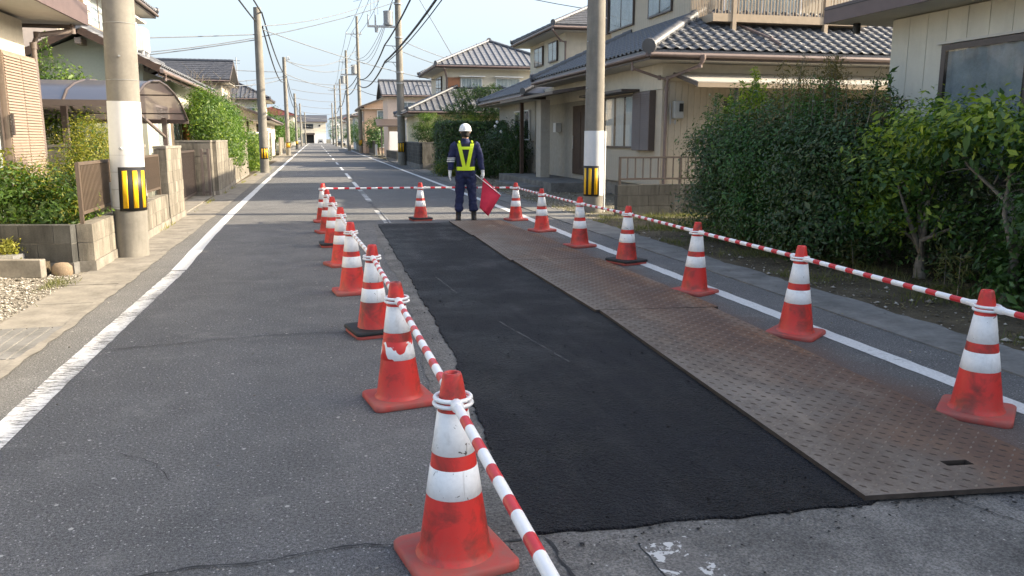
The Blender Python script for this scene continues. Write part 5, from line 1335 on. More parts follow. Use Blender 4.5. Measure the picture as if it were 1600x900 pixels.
# ---- house B behind the porch
B = thing('house', 'beige house beyond the porch with two small upper windows and blue-grey tiled roofs', 'house', (9.8, 31.9, 0))
wall(B, 9.85, 31.9, 15.5, 37.4, 0, 5.85, 'fascia_board'); wall(B, 7.65, 28.3, 15.2, 34.2, .0, 2.9, 'grey_wall', 'lower_wall')
roof(B, 9.15, 31.2, 16.2, 38.1, 5.9, .45, 'hip', 'tile_near', 'flat', sides='SW')
roof(B, 6.95, 27.3, 15.8, 35.0, 3.05, .45, 'hip', 'tile_near', 'tile', excl=(9.85, 31.9, 15.5, 37.4), sides='W', fmat='brown')
for y0, y1 in ((35.05, 36.4), (32.85, 34.1)): window(B, 'X', 9.83, y0, y1, 4.68, 5.5, -1, 'brown', 'curtain_dark', 2)
window(B, 'X', 7.63, 28.9, 31.2, 1.45, 2.55, -1, 'white_paint', 'dark_room', 3)
pipe(B, [(9.08, 31.15, 5.7), (9.6, 31.75, 5.35), (9.83, 31.82, 5.3), (9.83, 31.82, 4.2)], .04)

# ---- house C
C = thing('house', 'cream two-storey house with grey hipped roof and balcony behind the guard', 'house', (7.4, 46.6, 0))
wall(C, 7.38, 46.6, 13.6, 53.2, 0, 5.6, 'cream'); wall(C, 5.4, 44.1, 13.0, 50.0, 0, 2.9, m_plain('yellowish_stucco', (.60,.54,.36), .9, .06, 20), 'lower_wall')
roof(C, 6.65, 45.9, 14.3, 53.9, 5.62, .45, 'hip', 'tile_far', 'rib', sides='SW', pu=.36, pv=.3, gut='mauve')
roof(C, 4.75, 43.4, 13.6, 50.8, 3.0, .45, 'hip', 'tile_far', 'rib', excl=(7.4, 46.6, 13.6, 53.2), sides='SW', pu=.36, pv=.3, gut='mauve')
window(C, 'Y', 46.58, 8.15, 9.4, 3.95, 4.95, -1, 'white_paint', 'curtain', 2, hood=.35); window(C, 'Y', 46.58, 10.2, 11.65, 3.95, 4.95, -1, 'white_paint', 'curtain', 2, hood=.35)
mb = MB(); mb.box((7.42, 46.555, 3.9), (8.1, 46.597, 4.95)); mb.build('wall_panel', m_plain('terracotta_panel', (.36,.17,.09), .8, .06, 10), C)
window(C, 'X', 7.36, 48.5, 50.6, 4.1, 5.15, -1, 'brown', 'dark_room', 2)
mb = MB(); mb.box((7.5, 45.55, 3.5), (12.9, 46.5, 3.6)); cb = mb.build('balcony', M['white_paint'], C)
mb = MB(); mb.box((7.5, 45.55, 4.2), (12.9, 45.6, 4.25)); mb.build('handrail', M['metal'], cb)
mb = MB(); mb.box((0, 0, 0), (.03, .03, .62)); me = mb.mesh('baluster', M['metal'])
for i in range(36): inst('baluster', me, cb, (7.5+i*.15, 45.56, 3.6))
pipe(C, [(7.1, 45.85, 5.4), (7.33, 46.5, 4.9), (7.33, 46.5, 3.4)], .05, 'pipe')

# ---- house D, E and others along the right side
def simple_house(label, x0, y0, x1, y1, ze, pitch, kind, wmat, rmat, wins=(), style='rib', over=.6, name='house', sides='SW', pu=.4, low=None):
    t = thing(name, label, 'house', (x0, y0, 0))
    wall(t, x0, y0, x1, y1, 0, ze-.02 if kind == 'hip' else ze, wmat)
    roof(t, x0-over, y0-over, x1+over, y1+over, ze, pitch, kind, rmat, style, sides=sides if kind == 'hip' else 'SNWE', pu=pu, pv=.4)
    if kind == 'gx':
        d = (y1-y0)/2; mb = MB(); zb = ze+pitch*over-.08
        for c, s in ((x0, 1), (x1, -1)): mb.add([(c, y0, ze-.02), (c, y1, ze-.02), (c, y1, zb), (c, (y0+y1)/2, zb+pitch*d), (c, y0, zb), (c+s*.15, y0, ze-.02), (c+s*.15, y1, ze-.02), (c+s*.15, y1, zb), (c+s*.15, (y0+y1)/2, zb+pitch*d), (c+s*.15, y0, zb)], [(0,1,2,3,4), (9,8,7,6,5), (0,4,9,5), (4,3,8,9), (3,2,7,8), (2,1,6,7), (1,0,5,6)])
        mb.build('gable', M[wmat] if isinstance(wmat, str) else wmat, t)
    if kind == 'gy':
        d = (x1-x0)/2; mb = MB(); zb = ze+pitch*over-.08
        for c, s in ((y0, 1), (y1, -1)): mb.add([(x0, c, ze-.02), (x1, c, ze-.02), (x1, c, zb), ((x0+x1)/2, c, zb+pitch*d), (x0, c, zb), (x0, c+s*.15, ze-.02), (x1, c+s*.15, ze-.02), (x1, c+s*.15, zb), ((x0+x1)/2, c+s*.15, zb+pitch*d), (x0, c+s*.15, zb)], [(0,4,3,2,1), (5,6,7,8,9), (0,5,9,4), (4,9,8,3), (3,8,7,2), (2,7,6,1), (1,6,5,0)])
        mb.build('gable', M[wmat] if isinstance(wmat, str) else wmat, t)
    for w_ in wins:
        ax, c, a0, a1, z0, z1 = w_[:6]; window(t, ax, c, a0, a1, z0, z1, -1 if (ax == 'Y' or c > 0) else 1, w_[6] if len(w_) > 6 else 'white_paint', w_[7] if len(w_) > 7 else 'curtain_dark', 2, .07)
    return t
peach = m_plain('peach_siding', (.55,.38,.27), .8, .06, 10, grime=.1); tanw = m_plain('pinkish_wall', (.55,.45,.38), .8, .06, 10); greyw = m_plain('pale_grey_wall', (.52,.50,.47), .8, .06, 10)
D = simple_house('peach walled house with long ribbed gable roof beyond the transformer pole', 5.75, 67.6, 12.8, 72.4, 5.05, .42, 'gx', tanw, 'tile_far', (('Y', 67.56, 6.7, 8.0, 3.3, 4.5), ('Y', 67.56, 8.6, 10, 3.3, 4.5), ('Y', 67.56, 6.6, 8.5, .6, 2.2)), over=.5)
mb = MB(); mb.box((5.77, 67.5, 2.65), (12.6, 67.59, 2.85)); mb.build('band', M['cream'], D)
mb = MB(); mb.box((5.77, 67.5, 4.75), (12.6, 67.59, 4.95)); mb.build('band', M['cream'], D)
mb = MB(); mb.add([(4.7,65.5,2.45),(8.5,65.5,2.45),(8.5,67.55,3.0),(4.7,67.55,3.0),(4.7,65.5,2.55),(8.5,65.5,2.55),(8.5,67.55,3.1),(4.7,67.55,3.1)], [(3,2,1,0),(4,5,6,7),(0,1,5,4),(1,2,6,5),(2,3,7,6),(3,0,4,7)]); mb.build('porch_roof', M['brown'], D)
for x in (5.0, 8.2):
    mb = MB(); mb.box((x, 65.7, 0), (x+.1, 65.8, 2.5)); mb.build('porch_post', M['brown'], D)
simple_house('peach gabled house with brown verge boards left of the long ribbed roof', 4.9, 86, 10.6, 95, 4.75, .38, 'gy', peach, 'tile_far', (('Y', 85.96, 6.2, 7.9, 3.2, 4.4), ('Y', 85.96, 5.9, 7.6, .6, 2.2), ('X', 4.86, 87, 88.5, 3.3, 4.4)), over=.5)
simple_house('small grey house behind the line of poles on the right', 5.4, 118, 11, 126, 4.8, .4, 'hip', greyw, 'tile_far', (('Y', 117.96, 6, 7.8, 3.2, 4.4),), over=.5)
simple_house('brown roofed house far along the right side', 5.6, 150, 12, 160, 5.2, .4, 'gy', tanw, 'tile_red', (('Y', 149.96, 6.4, 8.2, 3.2, 4.4),), over=.5)
simple_house('distant pale house on the right, behind the last poles', 6.5, 205, 15, 215, 5.6, .4, 'hip', greyw, 'tile_far', (('Y', 204.96, 7.5, 9.5, 3.2, 4.6), ('Y', 204.96, 11, 13, 3.2, 4.6)), over=.6)
simple_house('very distant white block right of the end of the street', 5.4, 320, 22, 332, 9.2, .25, 'hip', M['white_paint'], 'slate', tuple(('Y', 319.96, 6.5+i*3.2, 8.4+i*3.2, z, z+1.7) for i in range(4) for z in (1.5, 5.0)), over=.4, style='flat', pu=.9)
# end of street house
EH = simple_house('white walled house with blue-grey roof closing the end of the street', -11, 292, 3.2, 301, 7.4, .42, 'gx', M['cream'], 'slate', (('Y', 291.96, -4.4, -1.0, 5.0, 6.6, 'brown', 'dark_room'), ('Y', 291.96, .8, 1.4, 5.7, 6.3, 'brown', 'dark_room')), over=.6, style='flat', pu=.9)
mb = MB(); mb.box((-4.2, 288.5, 2.9), (-.6, 291.9, 3.5)); mb.build('canopy', M['brown'], EH)
mb = MB(); mb.box((-4.0, 291.6, .2), (-.8, 291.9, 2.9)); mb.build('opening_shade', M['dark_room'], EH)  # solid dark slab; shade of the carport opening put into its colour
mb = MB(); mb.box((-.9, 291.0, 0), (3.2, 291.9, 3.3)); mb.build('lower_wall', M['white_paint'], EH)
simple_house('second house at the end of the street, only its roof end showing on the left', -24, 296, -12.5, 305, 6.0, .42, 'gx', M['cream'], 'slate', (), over=.6, style='flat', pu=.9)

# ---- left side
G = thing('house', 'near left house edge with pink-brown shutter, cream wall and mauve fascia', 'house', (-4.4, 14.4, 0))
wall(G, -9.5, 6.0, -4.40, 14.45, .0, 3.32, 'cream')
mb = MB(); mb.box((-10.3, 5.2, 3.36), (-3.66, 15.15, 3.39)); mb.build('soffit', M['soffit'], G)
mb = MB()
for a, b in (((-3.64, 5.2), (-3.64, 15.2)), ((-10.3, 15.17), (-3.66, 15.17))): mb.beam((a[0], a[1], 3.52), (b[0], b[1], 3.52), .035, .33)
mb.build('fascia', M['mauve'], G)
mb = MB(); mb.prism([(-10.3, 5.2), (-3.68, 5.2), (-3.68, 15.15), (-10.3, 15.15)], 3.60, 3.68); mb.build('roof', M['slate'], G)
window(G, 'X', -4.40, 10.6, 13.0, .95, 2.62, 1, 'brown', 'curtain', 2, .07)
louvre(G, 'X', -4.40, 13.02, 14.42, .92, 2.74, 1, 'tan_metal', .042, depth=.16, frame='tan_metal')
mb = MB(); mb.box((-4.235, 13.03, .85), (-4.20, 14.44, .93)); mb.build('sill', M['brown'], G)
mb = MB(); mb.box((-4.235, 13.0, 1.55), (-4.20, 13.05, 1.85)); mb.build('handle', M['brown'], G)
pipe(G, [(-3.80, 14.95, 3.34), (-3.82, 14.95, 3.24), (-4.25, 14.62, 3.12), (-4.30, 14.56, 2.95), (-4.30, 14.56, .1)], .042, 'brown2')
mb = MB(); mb.tube([(-3.8, 14.95, 3.3), (-4.9, 14.95, 3.30)], [.03,.03], 8); mb.build('gutter', M['brown2'], G)
t = thing('water_heater', 'pale box unit standing by the near left house below its window', 'water heater', (-4.1, 12.6, 0))
mb = MB(); mb.box((-4.36, 12.3, .08), (-3.98, 13.1, .88)); mb.build('casing', M['white_paint'], t, bevel=.02)
mb = MB(); mb.box((-4.34, 12.35, 0), (-4.0, 13.05, .08)); mb.build('plinth', M['gutter'], t)
mb = MB(); mb.box((-3.98, 12.45, .25), (-3.965, 12.75, .45)); mb.build('grille', M['gear'], t)

H = thing('house', 'cream two-storey house on the left with tiled gable wing behind the carport', 'house', (-4.2, 22.4, 0))
pale = m_plain('pale_green_stucco', (.50,.50,.40), .9, .05, 20, bump=.2, bd=.003); pinkw = m_plain('pink_beige_wall', (.60,.50,.42), .85, .05, 10)
wall(H, -7.0, 22.45, -4.2, 33.0, 0, 3.2, pale); 
mb = MB(); mb.add([(-7.0,22.45,3.2),(-4.2,22.45,3.2),(-4.2,22.45,3.42),(-5.5,22.45,4.02),(-7.0,22.45,3.38),(-7.0,22.6,3.2),(-4.2,22.6,3.2),(-4.2,22.6,3.42),(-5.5,22.6,4.02),(-7.0,22.6,3.38)], [(0,1,2,3,4),(9,8,7,6,5),(0,4,9,5),(4,3,8,9),(3,2,7,8),(2,1,6,7)]); mb.build('gable', pale, H)
roof(H, -7.3, 21.85, -3.7, 33.2, 3.26, .5, 'gy', 'tile_near', 'tile', sides='WE', gut='pipe', fmat='wood', soff=None, excl=(-13, 22.8, -6.1, 31))
for x, z in ((-5.5, 3.92), (-6.6, 3.42), (-4.35, 3.36)):
    mb = MB(); mb.box((x-.07, 21.9, z-.16), (x+.07, 22.44, z-.02)); mb.build('purlin_end', M['tan_metal'], H)
wall(H, -13, 22.8, -6.1, 31.0, 0, 5.95, M['cream'], 'upper_wall')
mb = MB(); mb.box((-13, 22.77, 3.3), (-6.15, 22.798, 5.9)); mb.build('front_wall', pinkw, H)
roof(H, -13.8, 22.1, -5.35, 31.8, 5.9, .45, 'hip', 'tile_near', 'tile', sides='E', gut='brown2')
window(H, 'X', -6.1, 25.55, 27.6, 4.60, 5.85, 1, 'tan_metal', 'curtain', 2, .06)
louvre(H, 'X', -6.1, 24.75, 25.5, 4.6, 5.85, 1, 'soffit', .06, depth=.13, frame='tan_metal')
window(H, 'X', -6.1, 29.0, 30.3, 4.1, 5.3, 1, 'tan_metal', 'curtain', 2, .06)
mb = MB(); mb.box((-6.08, 28.7, 5.38), (-5.55, 30.9, 5.45)); mb.build('window_hood', M['soffit'], H)
pipe(H, [(-6.02, 23.0, 5.8), (-6.02, 23.0, 4.1)], .04, 'pipe')
pipe(H, [(-3.62, 22.2, 3.1), (-3.65, 22.25, 2.98), (-4.12, 22.38, 2.88), (-4.7, 22.38, 2.84)], .03, 'pipe')
for y0, y1, cu, fr in ((23.4, 25.2, 'curtain', 'white_paint'), (25.9, 27.3, 'curtain_dark', 'tan_metal'), (29.6, 32.2, 'curtain', 'tan_metal')):
    window(H, 'X', -4.2, y0, y1, .5, 2.4, 1, fr, cu, 2, .06)
mb = MB(); mb.box((-4.19, 28.0, .2), (-4.13, 29.1, 2.3)); mb.build('door', m_plain('orange_wood', (.36,.15,.05), .5, .15, 8), H)
mb = MB(); mb.box((-4.2, 27.6, 2.42), (-3.3, 33.2, 2.58)); pc = mb.build('porch_canopy', M['white_paint'], H)
for y in (27.8, 30.3, 33.0):
    mb = MB(); mb.box((-3.45, y, 0), (-3.33, y+.12, 2.42)); mb.build('porch_post', M['white_paint'], pc)
# outdoor units on a rack on the roof
for k, (y0, y1) in enumerate(((24.6, 25.4), (26.2, 27.05))):
    t = thing('air_conditioner', ('front white outdoor air conditioner unit on the tiled roof of the left house', 'rear white outdoor air conditioner unit on the tiled roof of the left house')[k], 'air conditioner', (-5.0, y0, 3.9), group='outdoor units on the roof')
    mb = MB(); mb.box((-5.15, y0, 4.05), (-4.80, y1, 4.72)); mb.build('casing', M['white_paint'], t, bevel=.015)
    mb = MB(); mb.tube([(-4.795, (y0+y1)/2, 4.40), (-4.785, (y0+y1)/2, 4.40)], [.24,.24], 16); mb.build('fan_guard', M['gear'], t)
    for yy in (y0+.05, y1-.1):
        mb = MB(); mb.box((-5.1, yy, 3.62), (-5.05, yy+.05, 4.05)); mb.box((-4.88, yy, 3.55), (-4.83, yy+.05, 4.05)); mb.build('rack_leg', M['white_paint'], t)
picket_fence((-4.72, 23.7), (-4.72, 24.5), 3.98, 4.72, .13, 'white balcony rail beside the outdoor units on the left roof', 'white_paint', (.03, .03), 1, 'balcony_rail')

# carport
CP = thing('carport', 'brown arched carport with smoky translucent roof in the left driveway', 'carport', (-3.2, 18, 0))
def m_poly():
    t = NT('smoky_polycarbonate'); t.t.nodes.remove(t.b)
    g_ = t.n('ShaderNodeBsdfGlossy'); g_.inputs['Roughness'].default_value = .3; tr = t.n('ShaderNodeBsdfTransparent'); tr.inputs['Color'].default_value = (.40,.36,.35,1)
    tl = t.n('ShaderNodeBsdfTranslucent'); tl.inputs['Color'].default_value = (.26,.20,.185,1); df = t.n('ShaderNodeBsdfDiffuse'); df.inputs['Color'].default_value = (.115,.10,.105,1)
    m1 = t.n('ShaderNodeMixShader'); m1.inputs[0].default_value = .5; t.l(tl.outputs[0], m1.inputs[1]); t.l(df.outputs[0], m1.inputs[2])
    m2 = t.n('ShaderNodeMixShader'); m2.inputs[0].default_value = .6; t.l(tr.outputs[0], m2.inputs[1]); t.l(m1.outputs[0], m2.inputs[2])
    fr = t.n('ShaderNodeFresnel'); fr.inputs['IOR'].default_value = 1.25; m3 = t.n('ShaderNodeMixShader'); t.l(t.math('MULTIPLY', fr.outputs[0], .45), m3.inputs[0]); t.l(m2.outputs[0], m3.inputs[1]); t.l(g_.outputs[0], m3.inputs[2])
    t.l(m3.outputs[0], t.t.nodes['Material Output'].inputs[0]); return t.m
M['carport'] = m_poly()
arc = [(15.8,2.16),(16.1,2.36),(16.6,2.50),(17.3,2.61),(18.1,2.66),(19.0,2.62),(19.9,2.50),(20.6,2.34),(21.2,2.13),(21.6,1.96)]
XS = [-3.1, -4.3, -5.5, -6.7, -7.9, -9.1]
for i in range(len(XS)-1):
    mb = MB(); V = []
    for y, z in arc: V += [(XS[i]-.03, y, z), (XS[i+1]+.03, y, z)]
    mb.add(V, [(2*k, 2*k+1, 2*k+3, 2*k+2) for k in range(len(arc)-1)], 0, True); o = mb.build('roof_panel', M['carport'], CP)
for x in XS:
    mb = MB(); mb.tube([(x, y, z) for y, z in arc], [.028]*len(arc), 6); mb.build('rib', M['brown'], CP)
for y, z in (arc[2], arc[4], arc[6], arc[8]):
    mb = MB(); mb.box((-9.1, y-.012, z-.045), (-3.1, y+.012, z-.018)); mb.build('purlin', M['brown'], CP)
for y, z, nm in ((15.8, 2.13, 'eave_beam'), (21.62, 1.93, 'eave_beam')):
    mb = MB(); mb.box((-9.12, y-.03, z-.06), (-3.08, y+.03, z+.05)); mb.build(nm, M['brown2'], CP)
for x in (-4.6, -7.6):
    mb = MB(); mb.box((x-.05, 16.9, 0), (x+.05, 17.0, 2.5)); ps_ = mb.build('post', M['brown2'], CP)
for x in (-3.6, -6.6):
    mb = MB(); mb.box((x-.05, 21.3, 0), (x+.05, 21.4, 2.0)); mb.build('post', M['brown2'], CP)
mb = MB(); mb.beam((-3.6, 21.3, 1.55), (-3.2, 16.2, 2.0), .05, .05); mb.build('arm', M['brown2'], CP)

# further left houses
simple_house('house with plain dark slate roof rising left behind the clipped hedge', -17, 57.6, -6.0, 63, 5.35, .42, 'gx', M['beige'], 'slate', (('X', -6.0, 58.5, 60, 3.4, 4.6), ('Y', 57.56, -8.5, -7, 3.4, 4.6)), over=.6, style='flat', pu=.5)
simple_house('cream house with dark ribbed hip roof right of the slate roofed house', -13.5, 86, -5.2, 94, 5.5, .5, 'hip', M['cream'], 'tile_near', (('Y', 85.96, -7.2, -5.9, 3.2, 4.6), ('X', -5.2, 88, 90, 3.2, 4.6)), over=.8, sides='SE')
J = simple_house('low single-storey house with long grey eaves at the third left pole', -9, 62, -3.9, 82, 3.0, .38, 'gy', M['cream'], 'tile_near', (('Y', 61.96, -7.2, -5.4, .7, 2.2), ('X', -3.9, 66, 69, .7, 2.2)), over=.75)
simple_house('distant house with flat red-brown roof beyond the left poles', -15, 196, -5.0, 206, 6.9, .35, 'hip', M['cream'], 'tile_red', (('Y', 195.96, -9, -7, 4.4, 6.0),), over=.6, sides='SE', style='flat', pu=.6)
# wall and gate bits on the left beyond the second pole
for y0, y1, h, l_ in ((44, 47.5, 2.2, 'tan wall'), (52, 60, 1.7, 'pale concrete wall'), (63, 66, 1.9, 'cream gate wall'), (80, 96, 1.6, 'low far wall'), (102, 112, 1.6, 'very far low wall')):
    if h < 2.1: block_wall((-3.25-.006*(y0-44), y0), (-3.3-.008*(y1-44), y1), h, l_ + ' on the left side between the street poles', bl=.9, bh=.4, maxn=120)
t = thing('garden_arch', 'white post and lattice by the entrance beyond the second left pole', 'garden arch', (-3.0, 41.5, 0))
for y in (41.0, 43.4):
    mb = MB(); mb.box((-3.06, y, 0), (-2.94, y+.14, 1.75)); mb.build('post', M['white_paint'], t)
mb = MB(); mb.box((-3.2, 40.9, 1.75), (-2.8, 43.7, 1.83)); mb.build('lintel', M['white_paint'], t)
for k in range(5):
    mb = MB(); mb.box((-3.02, 41.14, .3+k*.3), (-2.99, 43.4, .33+k*.3)); mb.build('slat', M['white_paint'], t)
t = thing('mossy_roof_shed', 'old shed roof with mossy boards behind the second left pole', 'shed', (-4.2, 48, 0))
mb = MB(); mb.add([(-3.3,46,2.35),(-6.2,46,3.3),(-6.2,54,3.3),(-3.3,54,2.35),(-3.3,46,2.45),(-6.2,46,3.4),(-6.2,54,3.4),(-3.3,54,2.45)], [(3,2,1,0)[::-1],(4,5,6,7)[::-1],(0,1,5,4),(1,2,6,5),(2,3,7,6),(3,0,4,7)]); mb.build('roof', M['soil'], t)
for x, y in ((-3.6, 46.3), (-6.0, 46.3), (-3.6, 53.6), (-6, 53.6)):
    mb = MB(); mb.box((x-.06, y-.06, 0), (x+.06, y+.06, 2.5 if x > -4 else 3.25)); mb.build('post', M['wood'], t)

# ---- house F, near right
Fh = thing('house', 'near right house with pale grooved wall panels, mauve fascia and large sliding window', 'house', (7.5, 9.6, 0))
wall(Fh, 7.53, -5.0, 13.0, 9.6, .45, 3.05, 'panel'); wall(Fh, 7.56, -5.0, 13.0, 9.55, -.05, .45, 'gutter', 'foundation')
# panels below, beside and above the window so that the window sits in the wall
n_ = 0; y = 9.6
while y > 3.0:
    y1 = y-.325
    z0s = [(.46, 3.04)] if y1 > 8.6 else [(.46, .98), (2.66, 3.04)]
    if y1 < 6.1: z0s = [(.46, 3.04)]
    for z0, z1 in z0s:
        mb = MB(); mb.box((7.505, y1+.004, z0), (7.53, y-.004, z1)); mb.build('wall_panel', M['panel'], Fh)
    y = y1
window(Fh, 'X', 7.52, 6.12, 8.62, .98, 2.62, -1, 'brown', 'curtain_dark', 2, .07)
mb = MB(); mb.box((7.44, 6.05, 2.63), (7.51, 8.7, 2.66)); mb.build('window_trim', M['soffit'], Fh)
mb = MB(); mb.box((6.92, -5.6, 3.06), (13.4, 10.2, 3.085)); mb.build('soffit', M['soffit'], Fh)
mb = MB()
for a, b in (((6.9, -5.6), (6.9, 10.22)), ((6.9, 10.22), (13.5, 10.22))): mb.beam((a[0], a[1], 3.17), (b[0], b[1], 3.17), .035, .22)
mb.build('fascia', M['mauve'], Fh)
mb = MB(); mb.beam((6.885, -5.6, 3.235), (6.885, 10.2, 3.235), .012, .012); mb.build('fascia_groove', M['black'], Fh)
mb = MB(); mb.add([(6.88,-5.6,3.26),(6.88,10.23,3.26),(9.9,10.23,4.2),(9.9,-5.6,4.2),(13.6,10.23,3.4),(13.6,-5.6,3.4)], [(0,1,2,3)[::-1],(3,2,4,5)[::-1]]); o = mb.build('roof', M['slate'], Fh)
md = o.modifiers.new('s', 'SOLIDIFY'); md.thickness = .05
mb = MB(); mb.add([(7.6,9.6,3.06),(10.4,9.6,4.2),(12.9,9.6,3.2),(12.9,9.6,3.06)], [(0,1,2,3)]); mb.build('gable', M['panel'], Fh)
mb = MB(); mb.tube([(7.25, 10.0, 3.05), (7.25, 10.0, 2.92)], [.05,.05], 8); mb.build('outlet', M['black'], Fh)
mb = MB(); mb.box((9.6, -5.0, 3.4), (13.5, 8.9, 5.7)); mb.build('upper_wall', M['panel'], Fh)  # unseen upper storey, added to carry the shade across the road
mb = MB(); mb.add([(8.9,-5.6,5.7),(8.9,9.4,5.7),(11.5,9.4,6.9),(11.5,-5.6,6.9),(14.2,9.4,5.7),(14.2,-5.6,5.7)], [(3,2,1,0),(5,4,2,3),(0,1,4,5),(1,2,4),(0,5,3)]); mb.build('shadow_upper_roof', M['slate'], Fh)
# unseen rear wing, added so that its shadow covers the near road
wing = MB(); wing.box((10.6, 9.61, 0), (15.5, 12.6, 6.3)); wing.build('shadow_wing', M['panel'], Fh)
wing = MB(); wing.box((10.3, 9.4, 6.3), (15.9, 12.9, 6.5)); wing.build('shadow_wing_roof', M['slate'], Fh)

# ---- small street things far right / left
t = thing('sign_board', 'blank white board on a low wall right of the far pole with the wide crossarm', 'board', (5.6, 66, 0))
mb = MB(); mb.box((5.35, 62, .65), (6.75, 62.06, 2.05)); mb.build('board', M['white_paint'], t)
for x in (5.4, 6.65):
    mb = MB(); mb.box((x, 62.06, 0), (x+.05, 62.1, 2.0)); mb.build('leg', M['metal'], t)
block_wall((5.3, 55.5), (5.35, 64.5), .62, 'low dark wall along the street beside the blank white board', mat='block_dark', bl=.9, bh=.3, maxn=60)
t = thing('parking_barrier', 'low yellow and dark barrier at the driveway left of the block wall', 'barrier', (5.6, 52, 0))
mb = MB(); mb.box((5.3, 51.9, .35), (6.6, 51.97, .5)); mb.build('bar', M['yellow'], t)
for x in (5.35, 6.5):
    mb = MB(); mb.box((x, 51.97, 0), (x+.06, 52.03, .75)); mb.build('post', M['black'], t)
picket_fence((5.9, 53), (8.4, 53), .15, 1.35, .12, 'dark grille gate in front of the storage shed behind the transformer pole', 'black', (.02, .02), 2)
t = thing('storage_shed', 'pale grey storage shed behind the transformer pole', 'shed', (6.2, 56, 0))
mb = MB(); mb.box((5.9, 56, 0), (8.6, 58.5, 2.75)); mb.build('body', M['white_paint'], t)
mb = MB(); mb.box((5.8, 55.9, 2.75), (8.7, 58.6, 2.85)); mb.build('roof', M['metal'], t)
for x in (6.0, 7.3):
    mb = MB(); mb.box((x, 55.96, .1), (x+1.2, 55.99, 2.6)); mb.build('door', M['soffit'], t)
picket_fence((5.0, 70.5), (5.1, 74), .1, 1.0, .5, 'white tubular rail at the kerb beside the far right houses', 'white_paint', (.05, .05), 1, 'guard_rail')
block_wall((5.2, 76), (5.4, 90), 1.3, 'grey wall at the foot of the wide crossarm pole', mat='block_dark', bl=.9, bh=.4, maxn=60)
block_wall((5.3, 94), (5.6, 120), 1.4, 'pale far wall beyond the crossarm pole', bl=1.2, bh=.5, maxn=60)
# parked cars at the end of the street
def car(x, y, rz, col, label):
    t = thing('parked_car', label, 'car', (x, y, 0), R(rz), 'cars parked near the end of the street'); t.rotation_euler = (0, 0, 0)
    m_ = m_plain('car_paint', col, .3, .03, 5, spec=.6)
    def sec(hw, prof):   # profile in y-z, extruded over x
        mb = MB(); n = len(prof); V = [(x-hw, y+a, b) for a, b in prof] + [(x+hw, y+a, b) for a, b in prof]
        return mb.add(V, [tuple(range(n))[::-1], tuple(range(n, 2*n))] + [(i, (i+1)%n, n+(i+1)%n, n+i) for i in range(n)])
    sec(.84, [(-2.1,.35),(-2.15,.6),(-2.05,.9),(-1.0,1.0),(1.6,1.02),(2.1,.85),(2.15,.5),(2.1,.3),(-2.0,.28)]).build('body', m_, t, bevel=.05)
    sec(.70, [(-1.75,.98),(-1.15,1.42),(.75,1.46),(1.45,1.0)]).build('cabin', M['glass'], t)
    sec(.66, [(-1.1,1.43),(-.9,1.47),(.6,1.50),(.75,1.46)]).build('roof', m_, t)
    for sx in (-.8, .8):
        for sy in (-1.35, 1.35):
            mb = MB(); mb.tube([(x+sx-.09, y+sy, .31), (x+sx+.09, y+sy, .31)], [.31,.31], 16); wv = mb.build('wheel', M['rubber'], t)
            mb = MB(); mb.tube([(x+sx-.095, y+sy, .31), (x+sx+.095, y+sy, .31)], [.18,.18], 12); mb.build('rim', M['metal'], wv)
    for sx in (-.62, .62):
        mb = MB(); mb.box((x+sx-.16, y-2.17, .62), (x+sx+.16, y-2.10, .78)); mb.build('headlight', M['white_paint'], t)
    return t
car(4.9, 182, 0, (.02,.022,.03), 'dark car parked at the right kerb near the end of the street')
car(5.6, 196, 0, (.25,.26,.27), 'grey car parked behind the dark car on the right')
car(1.2, 284, 0, (.03,.03,.035), 'dark car facing the camera at the very end of the street')
car(-6.3, 284, 0, (.6,.6,.6), 'white car in front of the end house, on the left')
# ================================================================ plants
def leaf_mesh(name, parent, P, N, size, mat, rs, wid=.45, fold=.25, kind='stuff', val=None, szvar=.3):
    """P (n,3) leaf positions, N (n,3) preferred normals"""
    n = len(P)
    if n == 0: return
    N = N + rs.normal(0, .45, (n, 3)); N /= np.linalg.norm(N, axis=1)[:, None]+1e-6
    T = rs.normal(0, 1, (n, 3)); T -= (T*N).sum(1)[:, None]*N; T /= np.linalg.norm(T, axis=1)[:, None]+1e-6
    B = np.cross(N, T); s = (size*np.exp(rs.normal(0, szvar, n)))[:, None]
    tip = P + T*s; L_ = P + T*s*.45 + B*s*wid*.5 + N*s*fold*.3; R_ = P + T*s*.45 - B*s*wid*.5 + N*s*fold*.3
    V = np.stack([P, R_, tip, L_], 1).reshape(-1, 3); b = (np.arange(n)*4)[:, None]
    F = np.stack([b+np.array([0, 1, 2]), b+np.array([0, 2, 3])], 1).reshape(-1, 3)
    v = rs.uniform(0, 1, n) if val is None else val
    return np_mesh(name, V, F, L[mat], parent, kind, {'rnd': np.repeat(np.clip(v, 0, 1), 2)})
